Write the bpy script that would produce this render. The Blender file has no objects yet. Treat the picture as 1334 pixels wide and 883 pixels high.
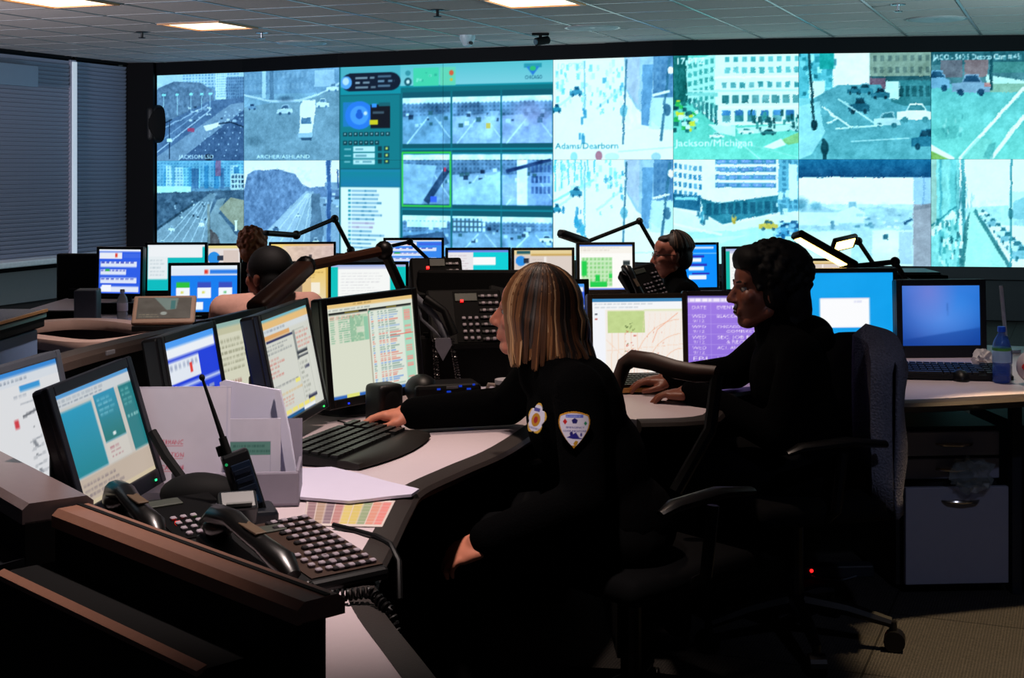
import bpy, bmesh, math, random
import numpy as np
from mathutils import Vector, Matrix, Euler, Quaternion

# ------------------------------------------------------------------ camera, world, light, exposure
scene = bpy.context.scene
COL = scene.collection
F_PX, HORIZON, CX, EYE = 1850.0, 217.0, 667.0, 1.47      # focal length and horizon in pixels, eye height in metres
cam_data = bpy.data.cameras.new('camera')
cam = bpy.data.objects.new('camera', cam_data)
COL.objects.link(cam)
cam.location = (0, 0, EYE)
cam.rotation_euler = (math.pi / 2, 0, 0)
cam_data.sensor_width = 36.0
cam_data.lens = F_PX / 1334.0 * 36.0
cam_data.shift_y = (HORIZON - 441.5) / 1334.0
cam_data.clip_end = 100
scene.camera = cam

world = bpy.data.worlds.new('room_dark')
scene.world = world
world.use_nodes = True
world.node_tree.nodes['Background'].inputs[0].default_value = (0.5, 0.62, 0.9, 1)
world.node_tree.nodes['Background'].inputs[1].default_value = 0.05

vs = scene.view_settings
vs.view_transform = 'Standard'
vs.look = 'None'
vs.gamma = 1.0
vs.exposure = 0.0
vs.use_curve_mapping = False
scene.cycles.max_bounces = 6
scene.cycles.diffuse_bounces = 3
scene.cycles.glossy_bounces = 3
scene.cycles.sample_clamp_indirect = 4.0

CEIL_Z = 2.72
def spot(name, loc, target, energy, color, cone, blend=0.5, r=0.05):
    l = bpy.data.lights.new(name, 'SPOT')
    l.energy, l.color, l.spot_size, l.spot_blend, l.shadow_soft_size = energy, color, cone, blend, r
    o = bpy.data.objects.new(name, l)
    COL.objects.link(o)
    o.location = loc
    o.rotation_euler = (Vector(target) - Vector(loc)).to_track_quat('-Z', 'Y').to_euler()
    return o
# downlights added overhead out of view, without fixtures, for the consoles and the aisle
spot('downlight_console', (-0.25, 2.75, CEIL_Z - 0.03), (-0.45, 3.0, 0.74), 210, (1.0, 0.82, 0.76), math.radians(64), 0.8)
spot('downlight_aisle', (1.75, 3.9, CEIL_Z - 0.03), (1.66, 4.2, 0), 520, (1.0, 0.70, 0.38), math.radians(28), 0.3)
spot('downlight_middle', (-0.1, 4.3, CEIL_Z - 0.03), (0.10, 4.35, 0.8), 100, (1.0, 0.76, 0.62), math.radians(62), 0.9)
spot('downlight_right', (1.5, 5.0, CEIL_Z - 0.03), (1.5, 5.0, 0.7), 60, (1.0, 0.80, 0.66), math.radians(44), 0.9)
spot('downlight_left', (-1.05, 5.75, CEIL_Z - 0.03), (-1.35, 6.0, 0.7), 170, (1.0, 0.80, 0.74), math.radians(78), 0.9)
spot('downlight_rear', (0.4, 8.0, CEIL_Z - 0.03), (0.5, 8.1, 0.7), 85, (1.0, 0.78, 0.66), math.radians(74), 0.9)
spot('fill_back', (1.3, 1.6, CEIL_Z - 0.03), (1.4, 4.85, 0.35), 60, (0.66, 0.72, 1.0), math.radians(34), 0.9)  # added cool fill from behind the camera for the pedestals and chair
# unseen uplights added beside the camera's view to brighten the ceiling
spot('added_uplight_left', (-6.6, 8.2, 1.9), (-3.6, 13.0, 2.75), 1250, (0.92, 0.90, 1.0), math.radians(120), 1.0, 0.15)
spot('added_uplight_right', (5.6, 8.0, 1.7), (1.5, 13.0, 2.75), 640, (0.58, 0.92, 1.0), math.radians(120), 1.0, 0.15)

# ------------------------------------------------------------------ helpers
R = math.radians
def P(px, py, Y):
    """photo pixel at distance Y -> point in the room"""
    return Vector(((px - CX) / F_PX * Y, Y, EYE - (py - HORIZON) / F_PX * Y))
def lin(c):
    c = np.asarray(c, float)
    return np.where(c <= 0.04045, c / 12.92, ((c + 0.055) / 1.055) ** 2.4)
def hexc(s):
    return tuple(int(s[i:i + 2], 16) / 255 for i in (0, 2, 4))
def rgba(c):
    if isinstance(c, str): c = hexc(c)
    v = lin(c)
    return (float(v[0]), float(v[1]), float(v[2]), 1.0)

_M = {}
def mat(name, col, rough=0.6, metal=0.0, var=0.15, scale=30.0, bump=0.0, spec=0.4, emit=None, strength=1.0, trans=0.0, alpha=1.0, coat=0.0, stretch=None):
    if name in _M: return _M[name]
    m = bpy.data.materials.new(name)
    m.use_nodes = True
    nt = m.node_tree
    b = nt.nodes['Principled BSDF']
    b.inputs['Roughness'].default_value = rough
    b.inputs['Metallic'].default_value = metal
    b.inputs['Specular IOR Level'].default_value = spec
    if coat: b.inputs['Coat Weight'].default_value = coat
    if trans: b.inputs['Transmission Weight'].default_value = trans
    if alpha < 1: b.inputs['Alpha'].default_value = alpha
    base = rgba(col)
    tc = nt.nodes.new('ShaderNodeTexCoord')
    mp = nt.nodes.new('ShaderNodeMapping')
    if stretch: mp.inputs['Scale'].default_value = stretch
    nz = nt.nodes.new('ShaderNodeTexNoise')
    nz.inputs['Scale'].default_value = scale
    nz.inputs['Detail'].default_value = 4
    nt.links.new(tc.outputs['Object'], mp.inputs['Vector'])
    nt.links.new(mp.outputs['Vector'], nz.inputs['Vector'])
    mix = nt.nodes.new('ShaderNodeMix')
    mix.data_type = 'RGBA'
    nt.links.new(nz.outputs['Fac'], mix.inputs['Factor'])
    mix.inputs['A'].default_value = tuple(base[i] * (1 - var) for i in range(3)) + (1,)
    mix.inputs['B'].default_value = tuple(min(1, base[i] * (1 + var)) for i in range(3)) + (1,)
    nt.links.new(mix.outputs['Result'], b.inputs['Base Color'])
    if bump:
        bp = nt.nodes.new('ShaderNodeBump')
        bp.inputs['Strength'].default_value = bump
        bp.inputs['Distance'].default_value = 0.01
        nt.links.new(nz.outputs['Fac'], bp.inputs['Height'])
        nt.links.new(bp.outputs['Normal'], b.inputs['Normal'])
    if emit is not None:
        b.inputs['Emission Color'].default_value = rgba(emit)
        b.inputs['Emission Strength'].default_value = strength
    _M[name] = m
    return m

def attr_mat(name, strength=None, rough=0.45, attr='Col', spec=0.3):
    """material whose colour is the printed / displayed picture stored on the mesh"""
    if name in _M: return _M[name]
    m = bpy.data.materials.new(name)
    m.use_nodes = True
    nt = m.node_tree
    b = nt.nodes['Principled BSDF']
    a = nt.nodes.new('ShaderNodeAttribute')
    a.attribute_name = attr
    b.inputs['Roughness'].default_value = rough
    b.inputs['Specular IOR Level'].default_value = spec
    if strength is None:
        nt.links.new(a.outputs['Color'], b.inputs['Base Color'])
    else:
        b.inputs['Base Color'].default_value = (0.01, 0.01, 0.012, 1)
        nt.links.new(a.outputs['Color'], b.inputs['Emission Color'])
        b.inputs['Emission Strength'].default_value = strength
    _M[name] = m
    return m

def link(o, parent=None):
    COL.objects.link(o)
    if parent is not None: o.parent = parent
    return o
def tag(o, label, cat, group=None, kind=None):
    o['label'] = label
    o['category'] = cat
    if group: o['group'] = group
    if kind: o['kind'] = kind
    return o
def empty(name, loc=(0, 0, 0), rz=0.0):
    o = bpy.data.objects.new(name, None)
    o.empty_display_size = 0.1
    COL.objects.link(o)
    o.location = loc
    o.rotation_euler = (0, 0, rz)
    return o
def thing(name, label, cat, loc=(0, 0, 0), rz=0.0, group=None):
    return tag(empty(name, loc, rz), label, cat, group)

class MB:
    """collects shapes, then builds ONE mesh object"""
    def __init__(s): s.bm = bmesh.new()
    def _xf(s, verts, M): 
        for v in verts: v.co = M @ v.co
    def box(s, c, size, rot=(0, 0, 0), bevel=0.0, seg=2):
        r = bmesh.ops.create_cube(s.bm, size=1.0)
        vs_ = r['verts']
        for v in vs_: v.co = Vector((v.co.x * size[0], v.co.y * size[1], v.co.z * size[2]))
        if bevel:
            eds = list({e for v in vs_ for e in v.link_edges})
            rb = bmesh.ops.bevel(s.bm, geom=eds, offset=bevel, segments=seg, affect='EDGES', profile=0.5)
            vs_ = list({v for f in rb['faces'] for v in f.verts} | {v for v in vs_ if v.is_valid})
        s._xf(vs_, Matrix.Translation(c) @ Euler(rot).to_matrix().to_4x4())
        return s
    def cyl(s, p0, p1, r0, r1=None, n=12):
        p0, p1 = Vector(p0), Vector(p1)
        r1 = r0 if r1 is None else r1
        d = p1 - p0
        L = d.length
        if L < 1e-7: return s
        r = bmesh.ops.create_cone(s.bm, cap_ends=True, segments=n, radius1=max(r0, 1e-5), radius2=max(r1, 1e-5), depth=L)
        s._xf(r['verts'], Matrix.Translation((p0 + p1) / 2) @ d.to_track_quat('Z', 'Y').to_matrix().to_4x4())
        return s
    def ell(s, c, rad, rot=(0, 0, 0), n=16):
        r = bmesh.ops.create_uvsphere(s.bm, u_segments=n, v_segments=max(6, n // 2 + 2), radius=1.0)
        M = rot if isinstance(rot, Matrix) else Euler(rot).to_matrix()
        s._xf(r['verts'], Matrix.Translation(c) @ M.to_4x4() @ Matrix.Diagonal((*rad, 1)))
        return s
    def cap(s, p0, p1, r0, r1, n=12):
        """tapered capsule"""
        s.cyl(p0, p1, r0, r1, n)
        s.ell(p0, (r0,) * 3, n=n); s.ell(p1, (r1,) * 3, n=n)
        return s
    def tube(s, pts, rad, n=8, flat=1.0):
        pts = [Vector(p) for p in pts]
        m = len(pts)
        rads = rad if isinstance(rad, (list, tuple)) else [rad] * m
        rings = []
        up = Vector((0, 0, 1))
        t0 = (pts[1] - pts[0]).normalized()
        if abs(t0.dot(up)) > 0.95: up = Vector((1, 0, 0))
        nrm = (up - t0 * up.dot(t0)).normalized()
        for i in range(m):
            t = (pts[min(i + 1, m - 1)] - pts[max(i - 1, 0)]).normalized()
            nrm = (nrm - t * nrm.dot(t))
            nrm = nrm.normalized() if nrm.length > 1e-6 else t.orthogonal().normalized()
            b = t.cross(nrm)
            rings.append([s.bm.verts.new(pts[i] + (nrm * math.cos(a) * flat + b * math.sin(a)) * rads[i]) for a in [2 * math.pi * k / n for k in range(n)]])
        for i in range(m - 1):
            for k in range(n):
                s.bm.faces.new((rings[i][k], rings[i][(k + 1) % n], rings[i + 1][(k + 1) % n], rings[i + 1][k]))
        s.bm.faces.new(rings[0][::-1]); s.bm.faces.new(rings[-1])
        return s
    def prism(s, poly, z0, z1):
        a = [s.bm.verts.new((p[0], p[1], z0)) for p in poly]
        b = [s.bm.verts.new((p[0], p[1], z1)) for p in poly]
        n = len(poly)
        s.bm.faces.new(a[::-1]); s.bm.faces.new(b)
        for i in range(n): s.bm.faces.new((a[i], a[(i + 1) % n], b[(i + 1) % n], b[i]))
        return s
    def sweep(s, path, prof, closed=False):
        """profile (offset to the left of travel, z) swept along a plan path of (x, y)"""
        m = len(path)
        rings = []
        for i in range(m):
            a = Vector(path[i - 1] if (i or closed) else path[i]); c = Vector(path[(i + 1) % m] if (i < m - 1 or closed) else path[i]); p = Vector(path[i])
            d1 = (p - a).normalized() if (p - a).length > 1e-9 else None
            d2 = (c - p).normalized() if (c - p).length > 1e-9 else None
            d1 = d1 or d2; d2 = d2 or d1
            n1 = Vector((-d1.y, d1.x)); n2 = Vector((-d2.y, d2.x))
            nn = (n1 + n2).normalized(); k = 1 / max(0.4, nn.dot(n1))
            rings.append([s.bm.verts.new((p.x + nn.x * o * k, p.y + nn.y * o * k, z)) for o, z in prof])
        q = len(prof)
        for i in range(m if closed else m - 1):
            for j in range(q):
                s.bm.faces.new((rings[i][j], rings[(i + 1) % m][j], rings[(i + 1) % m][(j + 1) % q], rings[i][(j + 1) % q]))
        if not closed:
            s.bm.faces.new(rings[0][::-1]); s.bm.faces.new(rings[-1])
        return s
    def lathe(s, prof, c=(0, 0, 0), n=20):
        rings = []
        for r, z in prof:
            rings.append([s.bm.verts.new((c[0] + r * math.cos(2 * math.pi * k / n), c[1] + r * math.sin(2 * math.pi * k / n), c[2] + z)) for k in range(n)])
        for i in range(len(prof) - 1):
            for k in range(n): s.bm.faces.new((rings[i][k], rings[i][(k + 1) % n], rings[i + 1][(k + 1) % n], rings[i + 1][k]))
        s.bm.faces.new(rings[0][::-1]); s.bm.faces.new(rings[-1])
        return s
    def mesh(s, name, m, smooth=False):
        bmesh.ops.recalc_face_normals(s.bm, faces=s.bm.faces)
        me = bpy.data.meshes.new(name)
        s.bm.to_mesh(me); s.bm.free()
        if m is not None: me.materials.append(m)
        if smooth:
            for p in me.polygons: p.use_smooth = True
            try: me.set_sharp_from_angle(angle=R(40))
            except Exception: pass
        return me
    def build(s, name, m, parent=None, smooth=False, loc=None, rot=None):
        o = link(bpy.data.objects.new(name, s.mesh(name, m, smooth)), parent)
        if loc is not None: o.location = loc
        if rot is not None: o.rotation_euler = rot
        return o

def put(name, me, parent=None, loc=None, rot=None):
    o = link(bpy.data.objects.new(name, me), parent)
    if loc is not None: o.location = loc
    if rot is not None: o.rotation_euler = rot
    return o
def struct(o): 
    o['kind'] = 'structure'
    return o

def remeshed(mb, name, m, voxel, smooth=3, parent=None, fac=0.5):
    """joins the overlapping shapes of mb into one continuous skin"""
    o = mb.build(name, m)
    md = o.modifiers.new('r', 'REMESH'); md.mode = 'VOXEL'; md.voxel_size = voxel; md.use_smooth_shade = True
    if smooth:
        sm = o.modifiers.new('s', 'SMOOTH'); sm.iterations = smooth; sm.factor = fac
    dg = bpy.context.evaluated_depsgraph_get()
    me = bpy.data.meshes.new_from_object(o.evaluated_get(dg))
    old = o.data
    o.modifiers.clear()
    o.data = me
    bpy.data.meshes.remove(old)
    me.name = name
    if not me.materials: me.materials.append(m)
    for p in me.polygons: p.use_smooth = True
    if parent is not None: o.parent = parent
    return o

# ------------------------------------------------------------------ painter for what the displays and prints show
_TXT = {}
def text_tris(st, font_bold=False):
    if st in _TXT: return _TXT[st]
    cu = bpy.data.curves.new('t', 'FONT'); cu.body = st; cu.resolution_u = 2
    o = bpy.data.objects.new('t', cu); COL.objects.link(o)
    dg = bpy.context.evaluated_depsgraph_get(); dg.update()
    me = o.evaluated_get(dg).to_mesh()
    me.calc_loop_triangles()
    v = np.array([q.co[:2] for q in me.vertices]).reshape(-1, 2)
    t = [tuple(tr.vertices) for tr in me.loop_triangles]
    o.evaluated_get(dg).to_mesh_clear()
    bpy.data.objects.remove(o); bpy.data.curves.remove(cu)
    _TXT[st] = (v, t)
    return _TXT[st]

class Cv:
    def __init__(s, w, h, bg, ss=2, seed=1):
        s.w, s.h, s.ss = w, h, ss
        s.W, s.H = w * ss, h * ss
        s.a = np.empty((s.H, s.W, 3)); s.a[:] = s.c(bg)
        s.rng = np.random.default_rng(seed)
    def c(s, c): return np.array(hexc(c) if isinstance(c, str) else c, float)
    def rect(s, u0, v0, u1, v1, c, al=1.0):
        x0, x1 = sorted((int(round(u0 * s.W)), int(round(u1 * s.W)))); y0, y1 = sorted((int(round(v0 * s.H)), int(round(v1 * s.H))))
        x0, y0 = max(0, x0), max(0, y0); x1, y1 = max(x1, x0 + 1), max(y1, y0 + 1)
        s.a[y0:y1, x0:x1] = s.a[y0:y1, x0:x1] * (1 - al) + s.c(c) * al
        return s
    def frame(s, u0, v0, u1, v1, c, t=0.01, al=1.0):
        ty = t * s.W / s.H
        s.rect(u0, v0, u1, v0 + ty, c, al); s.rect(u0, v1 - ty, u1, v1, c, al); s.rect(u0, v0, u0 + t, v1, c, al); s.rect(u1 - t, v0, u1, v1, c, al)
    def poly(s, pts, c, al=1.0, c2=None):
        """filled polygon; c2: second colour reached at its bottom"""
        p = np.array(pts, float) * (s.W, s.H)
        x0, y0 = np.floor(p.min(0)).astype(int); x1, y1 = np.ceil(p.max(0)).astype(int) + 1
        x0, y0, x1, y1 = max(0, x0), max(0, y0), min(s.W, x1), min(s.H, y1)
        if x1 <= x0 or y1 <= y0: return s
        X, Y = np.meshgrid(np.arange(x0, x1) + 0.5, np.arange(y0, y1) + 0.5)
        ins = np.zeros(X.shape, bool)
        n = len(p)
        for i in range(n):
            (ax, ay), (bx, by) = p[i], p[(i + 1) % n]
            if ay == by: continue
            cr = ((ay > Y) != (by > Y)) & (X < (bx - ax) * (Y - ay) / (by - ay) + ax)
            ins ^= cr
        sub = s.a[y0:y1, x0:x1]
        col = s.c(c)
        if c2 is not None:
            t = ((Y - p[:, 1].min()) / max(1e-6, np.ptp(p[:, 1])))[..., None]
            col = col * (1 - t) + s.c(c2) * t
            sub[ins] = (sub * (1 - al) + col * al)[ins]
        else: sub[ins] = sub[ins] * (1 - al) + col * al
        return s
    def line(s, pts, wd, c, al=1.0):
        for (a, b) in zip(pts[:-1], pts[1:]):
            A = np.array(a) * (s.W, s.H); B = np.array(b) * (s.W, s.H)
            d = B - A; L = np.hypot(*d)
            if L < 1e-6: continue
            nn = np.array((-d[1], d[0])) / L * wd * s.W / 2
            s.poly([tuple((q) / (s.W, s.H)) for q in (A + nn, B + nn, B - nn, A - nn)], c, al)
        return s
    def ell(s, u, v, ru, rv, c, al=1.0, soft=0.0):
        X, Y = np.meshgrid((np.arange(s.W) + 0.5) / s.W, (np.arange(s.H) + 0.5) / s.H)
        d = np.sqrt(((X - u) / ru) ** 2 + ((Y - v) / rv) ** 2)
        k = (np.clip((1 + soft - d) / (2 * soft), 0, 1) if soft else (d <= 1).astype(float))[..., None] * al
        s.a = s.a * (1 - k) + s.c(c) * k
        return s
    def grad(s, u0, v0, u1, v1, c0, c1, al=1.0, horiz=False):
        x0, x1, y0, y1 = int(u0 * s.W), int(u1 * s.W), int(v0 * s.H), int(v1 * s.H)
        if horiz: t = np.linspace(0, 1, x1 - x0)[None, :, None]
        else: t = np.linspace(0, 1, y1 - y0)[:, None, None]
        col = s.c(c0) * (1 - t) + s.c(c1) * t
        s.a[y0:y1, x0:x1] = s.a[y0:y1, x0:x1] * (1 - al) + col * al
        return s
    def noise(s, nu, nv, amp, u0=0, v0=0, u1=1, v1=1, tint=(1, 1, 1), octaves=3):
        x0, x1, y0, y1 = int(u0 * s.W), int(u1 * s.W), int(v0 * s.H), int(v1 * s.H)
        w, h = x1 - x0, y1 - y0
        acc = np.zeros((h, w)); am = 1.0; tot = 0
        for o in range(octaves):
            gx, gy = max(2, int(nu * 2 ** o)), max(2, int(nv * 2 ** o))
            g = s.rng.random((gy + 1, gx + 1))
            xs = np.linspace(0, gx - 1e-6, w); ys = np.linspace(0, gy - 1e-6, h)
            xi, yi = xs.astype(int), ys.astype(int); fx, fy = xs - xi, ys - yi
            fx = fx * fx * (3 - 2 * fx); fy = fy * fy * (3 - 2 * fy)
            a = g[yi][:, xi]; b = g[yi][:, xi + 1]; c = g[yi + 1][:, xi]; d = g[yi + 1][:, xi + 1]
            acc += am * ((a * (1 - fx) + b * fx) * (1 - fy)[:, None] + (c * (1 - fx) + d * fx) * fy[:, None])
            tot += am; am *= 0.6
        acc = (acc / tot - 0.5) * 2 * amp
        s.a[y0:y1, x0:x1] += acc[..., None] * np.array(tint)
        return s
    def specks(s, n, u0, v0, u1, v1, ru, rv, cols, al=0.8):
        for i in range(n):
            u, v = s.rng.uniform(u0, u1), s.rng.uniform(v0, v1)
            k = s.rng.uniform(0.5, 1.2)
            s.rect(u - ru * k, v - rv * k, u + ru * k, v + rv * k, cols[int(s.rng.integers(len(cols)))], al)
        return s
    def lines(s, u0, v0, u1, v1, n, c, fill=0.8, th=0.45, al=0.7):
        """blocks of small illegible text"""
        dv = (v1 - v0) / n
        for i in range(n):
            u = u0
            end = u0 + (u1 - u0) * (fill + s.rng.uniform(-0.25, 0.15))
            while u < min(end, u1):
                L = s.rng.uniform(0.02, 0.07)
                s.rect(u, v0 + i * dv + dv * (0.5 - th / 2), min(u + L, u1), v0 + i * dv + dv * (0.5 + th / 2), c, al * s.rng.uniform(0.6, 1))
                u += L + s.rng.uniform(0.008, 0.02)
        return s
    def text(s, st, u, v, hgt, c, al=1.0, wid=None):
        """text with its baseline at v, cap height hgt (share of the height)"""
        vv, tr = text_tris(st)
        if not len(vv): return s
        sc = hgt / 0.7
        ku = sc * s.H / s.W
        if wid is not None: ku = wid / max(1e-6, np.ptp(vv[:, 0]))
        q = np.stack([u + (vv[:, 0]) * ku, v - vv[:, 1] * sc], 1)
        for t in tr: s.poly([tuple(q[i]) for i in t], c, al)
        return s
    def car(s, u, v, L, Hh, c, dark='203040', al=0.95):
        s.poly([(u - L / 2, v), (u - L / 2, v - Hh * .5), (u - L * .25, v - Hh * .55), (u - L * .15, v - Hh), (u + L * .2, v - Hh), (u + L * .32, v - Hh * .55), (u + L / 2, v - Hh * .45), (u + L / 2, v)], c, al)
        s.poly([(u - L * .22, v - Hh * .58), (u - L * .13, v - Hh * .92), (u + L * .18, v - Hh * .92), (u + L * .28, v - Hh * .58)], dark, al)
        s.ell(u - L * .28, v, L * .09, Hh * .2, dark, al); s.ell(u + L * .28, v, L * .09, Hh * .2, dark, al)
    def blur(s, n=1):
        for _ in range(n):
            p = np.pad(s.a, ((1, 1), (1, 1), (0, 0)), mode='edge')
            s.a = (p[:-2, 1:-1] + p[2:, 1:-1] + p[1:-1, :-2] + p[1:-1, 2:] + 2 * s.a) / 6
        return s
    def out(s):
        a = np.clip(s.a, 0, 1).reshape(s.h, s.ss, s.w, s.ss, 3).mean((1, 3))
        return a

def picture_mesh(name, img, w, h, m, corners=None):
    """upright grid (x right, z up, facing -y, centred) that carries the picture as vertex colours.
    corners: optional (bottom-left, bottom-right, top-right, top-left) points instead"""
    H, W = img.shape[:2]
    us, vs_ = np.linspace(0, 1, W), np.linspace(0, 1, H)
    U, V = np.meshgrid(us, vs_)
    if corners is None:
        co = np.stack([(U - .5) * w, np.zeros_like(U), (.5 - V) * h], -1)
    else:
        bl, br, tr, tl = [np.array(c, float) for c in corners]
        co = (tl * ((1 - U) * (1 - V))[..., None] + tr * (U * (1 - V))[..., None] + bl * ((1 - U) * V)[..., None] + br * (U * V)[..., None])
    idx = np.arange(W * H).reshape(H, W)
    q = np.stack([idx[1:, :-1], idx[1:, 1:], idx[:-1, 1:], idx[:-1, :-1]], -1).reshape(-1, 4)
    me = bpy.data.meshes.new(name)
    me.vertices.add(W * H); me.vertices.foreach_set('co', co.reshape(-1).astype(np.float32))
    me.loops.add(q.size); me.loops.foreach_set('vertex_index', q.reshape(-1).astype(np.int32))
    me.polygons.add(len(q)); me.polygons.foreach_set('loop_start', np.arange(0, q.size, 4, dtype=np.int32))
    me.update(calc_edges=True)
    at = me.color_attributes.new('Col', 'FLOAT_COLOR', 'POINT')
    col = np.ones((W * H, 4), np.float32); col[:, :3] = lin(img.reshape(-1, 3))
    at.data.foreach_set('color', col.reshape(-1))
    me.materials.append(m)
    return me
SCREEN = attr_mat('lit_display', 1.0, 0.35)
WALLSCREEN = attr_mat('lit_video_wall', 1.0, 0.8, spec=0.02)
PRINT = attr_mat('printed_paper', None, 0.7)
BLACK = mat('black_plastic', (0.028, 0.028, 0.032), 0.45, spec=0.3)
BLACKM = mat('matte_black', (0.02, 0.02, 0.024), 0.75, spec=0.2)
DESKTOP = mat('desk_laminate', (0.80, 0.74, 0.76), 0.4, var=0.03, scale=90)
BULL = mat('desk_bullnose', (0.15, 0.12, 0.11), 0.55, bump=0.1, scale=300)
CLOTH = mat('black_cloth', (0.012, 0.012, 0.015), 0.95, spec=0.04, bump=0.3, scale=200)
# ------------------------------------------------------------------ the room
def ribbed_carpet():
    m = bpy.data.materials.new('carpet'); m.use_nodes = True
    nt = m.node_tree; b = nt.nodes['Principled BSDF']
    b.inputs['Roughness'].default_value = 0.95; b.inputs['Specular IOR Level'].default_value = 0.1
    tc = nt.nodes.new('ShaderNodeTexCoord'); mp = nt.nodes.new('ShaderNodeMapping'); mp.inputs['Rotation'].default_value = (0, 0, R(22))
    wv = nt.nodes.new('ShaderNodeTexWave'); wv.inputs['Scale'].default_value = 34; wv.inputs['Distortion'].default_value = 6.0; wv.inputs['Detail'].default_value = 3; wv.inputs['Detail Scale'].default_value = 6
    ck = nt.nodes.new('ShaderNodeTexNoise'); ck.inputs['Scale'].default_value = 160
    br = nt.nodes.new('ShaderNodeTexBrick'); br.offset = 0.0; br.inputs['Scale'].default_value = 1.0; br.inputs['Brick Width'].default_value = 0.6; br.inputs['Row Height'].default_value = 0.6; br.inputs['Mortar Size'].default_value = 0.004
    br.inputs['Color1'].default_value = (1, 1, 1, 1); br.inputs['Color2'].default_value = (0.85, 0.85, 0.85, 1); br.inputs['Mortar'].default_value = (0.35, 0.35, 0.35, 1)
    nt.links.new(tc.outputs['Object'], mp.inputs['Vector'])
    for n in (wv, ck, br): nt.links.new(mp.outputs['Vector'], n.inputs['Vector'])
    mx = nt.nodes.new('ShaderNodeMix'); mx.data_type = 'RGBA'
    mx.inputs['A'].default_value = (0.022, 0.021, 0.021, 1); mx.inputs['B'].default_value = (0.075, 0.07, 0.065, 1)
    ad = nt.nodes.new('ShaderNodeMath'); ad.operation = 'MULTIPLY'
    nt.links.new(wv.outputs['Fac'], ad.inputs[0]); nt.links.new(ck.outputs['Fac'], ad.inputs[1])
    nt.links.new(ad.outputs[0], mx.inputs['Factor'])
    ml = nt.nodes.new('ShaderNodeMix'); ml.data_type = 'RGBA'; ml.blend_type = 'MULTIPLY'; ml.inputs['Factor'].default_value = 1
    nt.links.new(mx.outputs['Result'], ml.inputs['A']); nt.links.new(br.outputs['Color'], ml.inputs['B'])
    nt.links.new(ml.outputs['Result'], b.inputs['Base Color'])
    bp = nt.nodes.new('ShaderNodeBump'); bp.inputs['Strength'].default_value = 0.6; bp.inputs['Distance'].default_value = 0.006
    nt.links.new(ad.outputs[0], bp.inputs['Height']); nt.links.new(bp.outputs['Normal'], b.inputs['Normal'])
    return m
struct(MB().box((0, 7, -0.05), (24, 26, 0.1)).build('floor', ribbed_carpet()))

E1 = Vector((0.3665, 0.930, 0)); E2 = Vector((0.930, -0.3665, 0))      # the room's own axes
# ---- back wall under and above the video wall
VW = [(-4.25, 17.0), (-3.10, 16.42), (-1.897, 15.60), (-0.73, 15.02), (0.42, 14.51), (1.586, 13.97), (2.77, 13.72), (3.99, 13.52), (5.22, 13.34)]
Z0, Z1, Z2 = 0.52, 1.54, 2.56
WALLDARK = mat('charcoal_wall', (0.14, 0.145, 0.16), 0.8, var=0.08)
HEAD = mat('black_header', (0.025, 0.04, 0.06), 0.7, spec=0.15)
LW0 = Vector((-5.38, 14.9, 0)); LWD = Vector((0.348, 0.937, 0)).normalized()
corner = LW0 + LWD * 2.75
back_path = [(corner.x, corner.y), (-4.25, 17.0)] + VW[1:] + [(8.3, 12.9)]
back_path = [tuple(Vector(p)) for p in back_path]
wb = struct(MB().sweep([(p[0], p[1] + 0.16) for p in back_path], [(0, 0), (0.12, 0), (0.12, 2.9), (0, 2.9)]).build('wall_back', WALLDARK))
MB().sweep([(p[0], p[1]) for p in back_path[1:]], [(-0.03, 2.565), (0.13, 2.565), (0.13, CEIL_Z + 0.05), (-0.03, CEIL_Z + 0.05)]).build('header', HEAD, wb)
MB().sweep([(p[0], p[1]) for p in back_path[1:]], [(0.0, 0.40), (0.13, 0.40), (0.13, 0.513), (0.0, 0.513)]).build('sill_rail', WALLDARK, wb)
for i in range(len(VW) - 1):   # dark wall panels under the screens, one per column
    a, b = Vector((*VW[i], 0)), Vector((*VW[i + 1], 0))
    d = (b - a).normalized(); n = Vector((d.y, -d.x, 0))
    c = (a + b) / 2 + n * -0.08
    MB().box((0, 0, 0), ((b - a).length - 0.012, 0.05, 0.385), bevel=0.004).build('panel', WALLDARK, wb, loc=(c.x, c.y, 0.2), rot=(0, 0, math.atan2(d.y, d.x)))
DARKCOL = mat('dark_column', (0.04, 0.04, 0.05), 0.8, spec=0.15)
wl_end = LW0 + LWD * 2.22
MB().prism([(wl_end.x, wl_end.y), (wl_end.x + 0.12, wl_end.y - 0.03), (-4.27, 16.9), (-4.27, 17.15), (corner.x, corner.y + 0.1)], 0, CEIL_Z).build('column', DARKCOL, wb)

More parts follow.
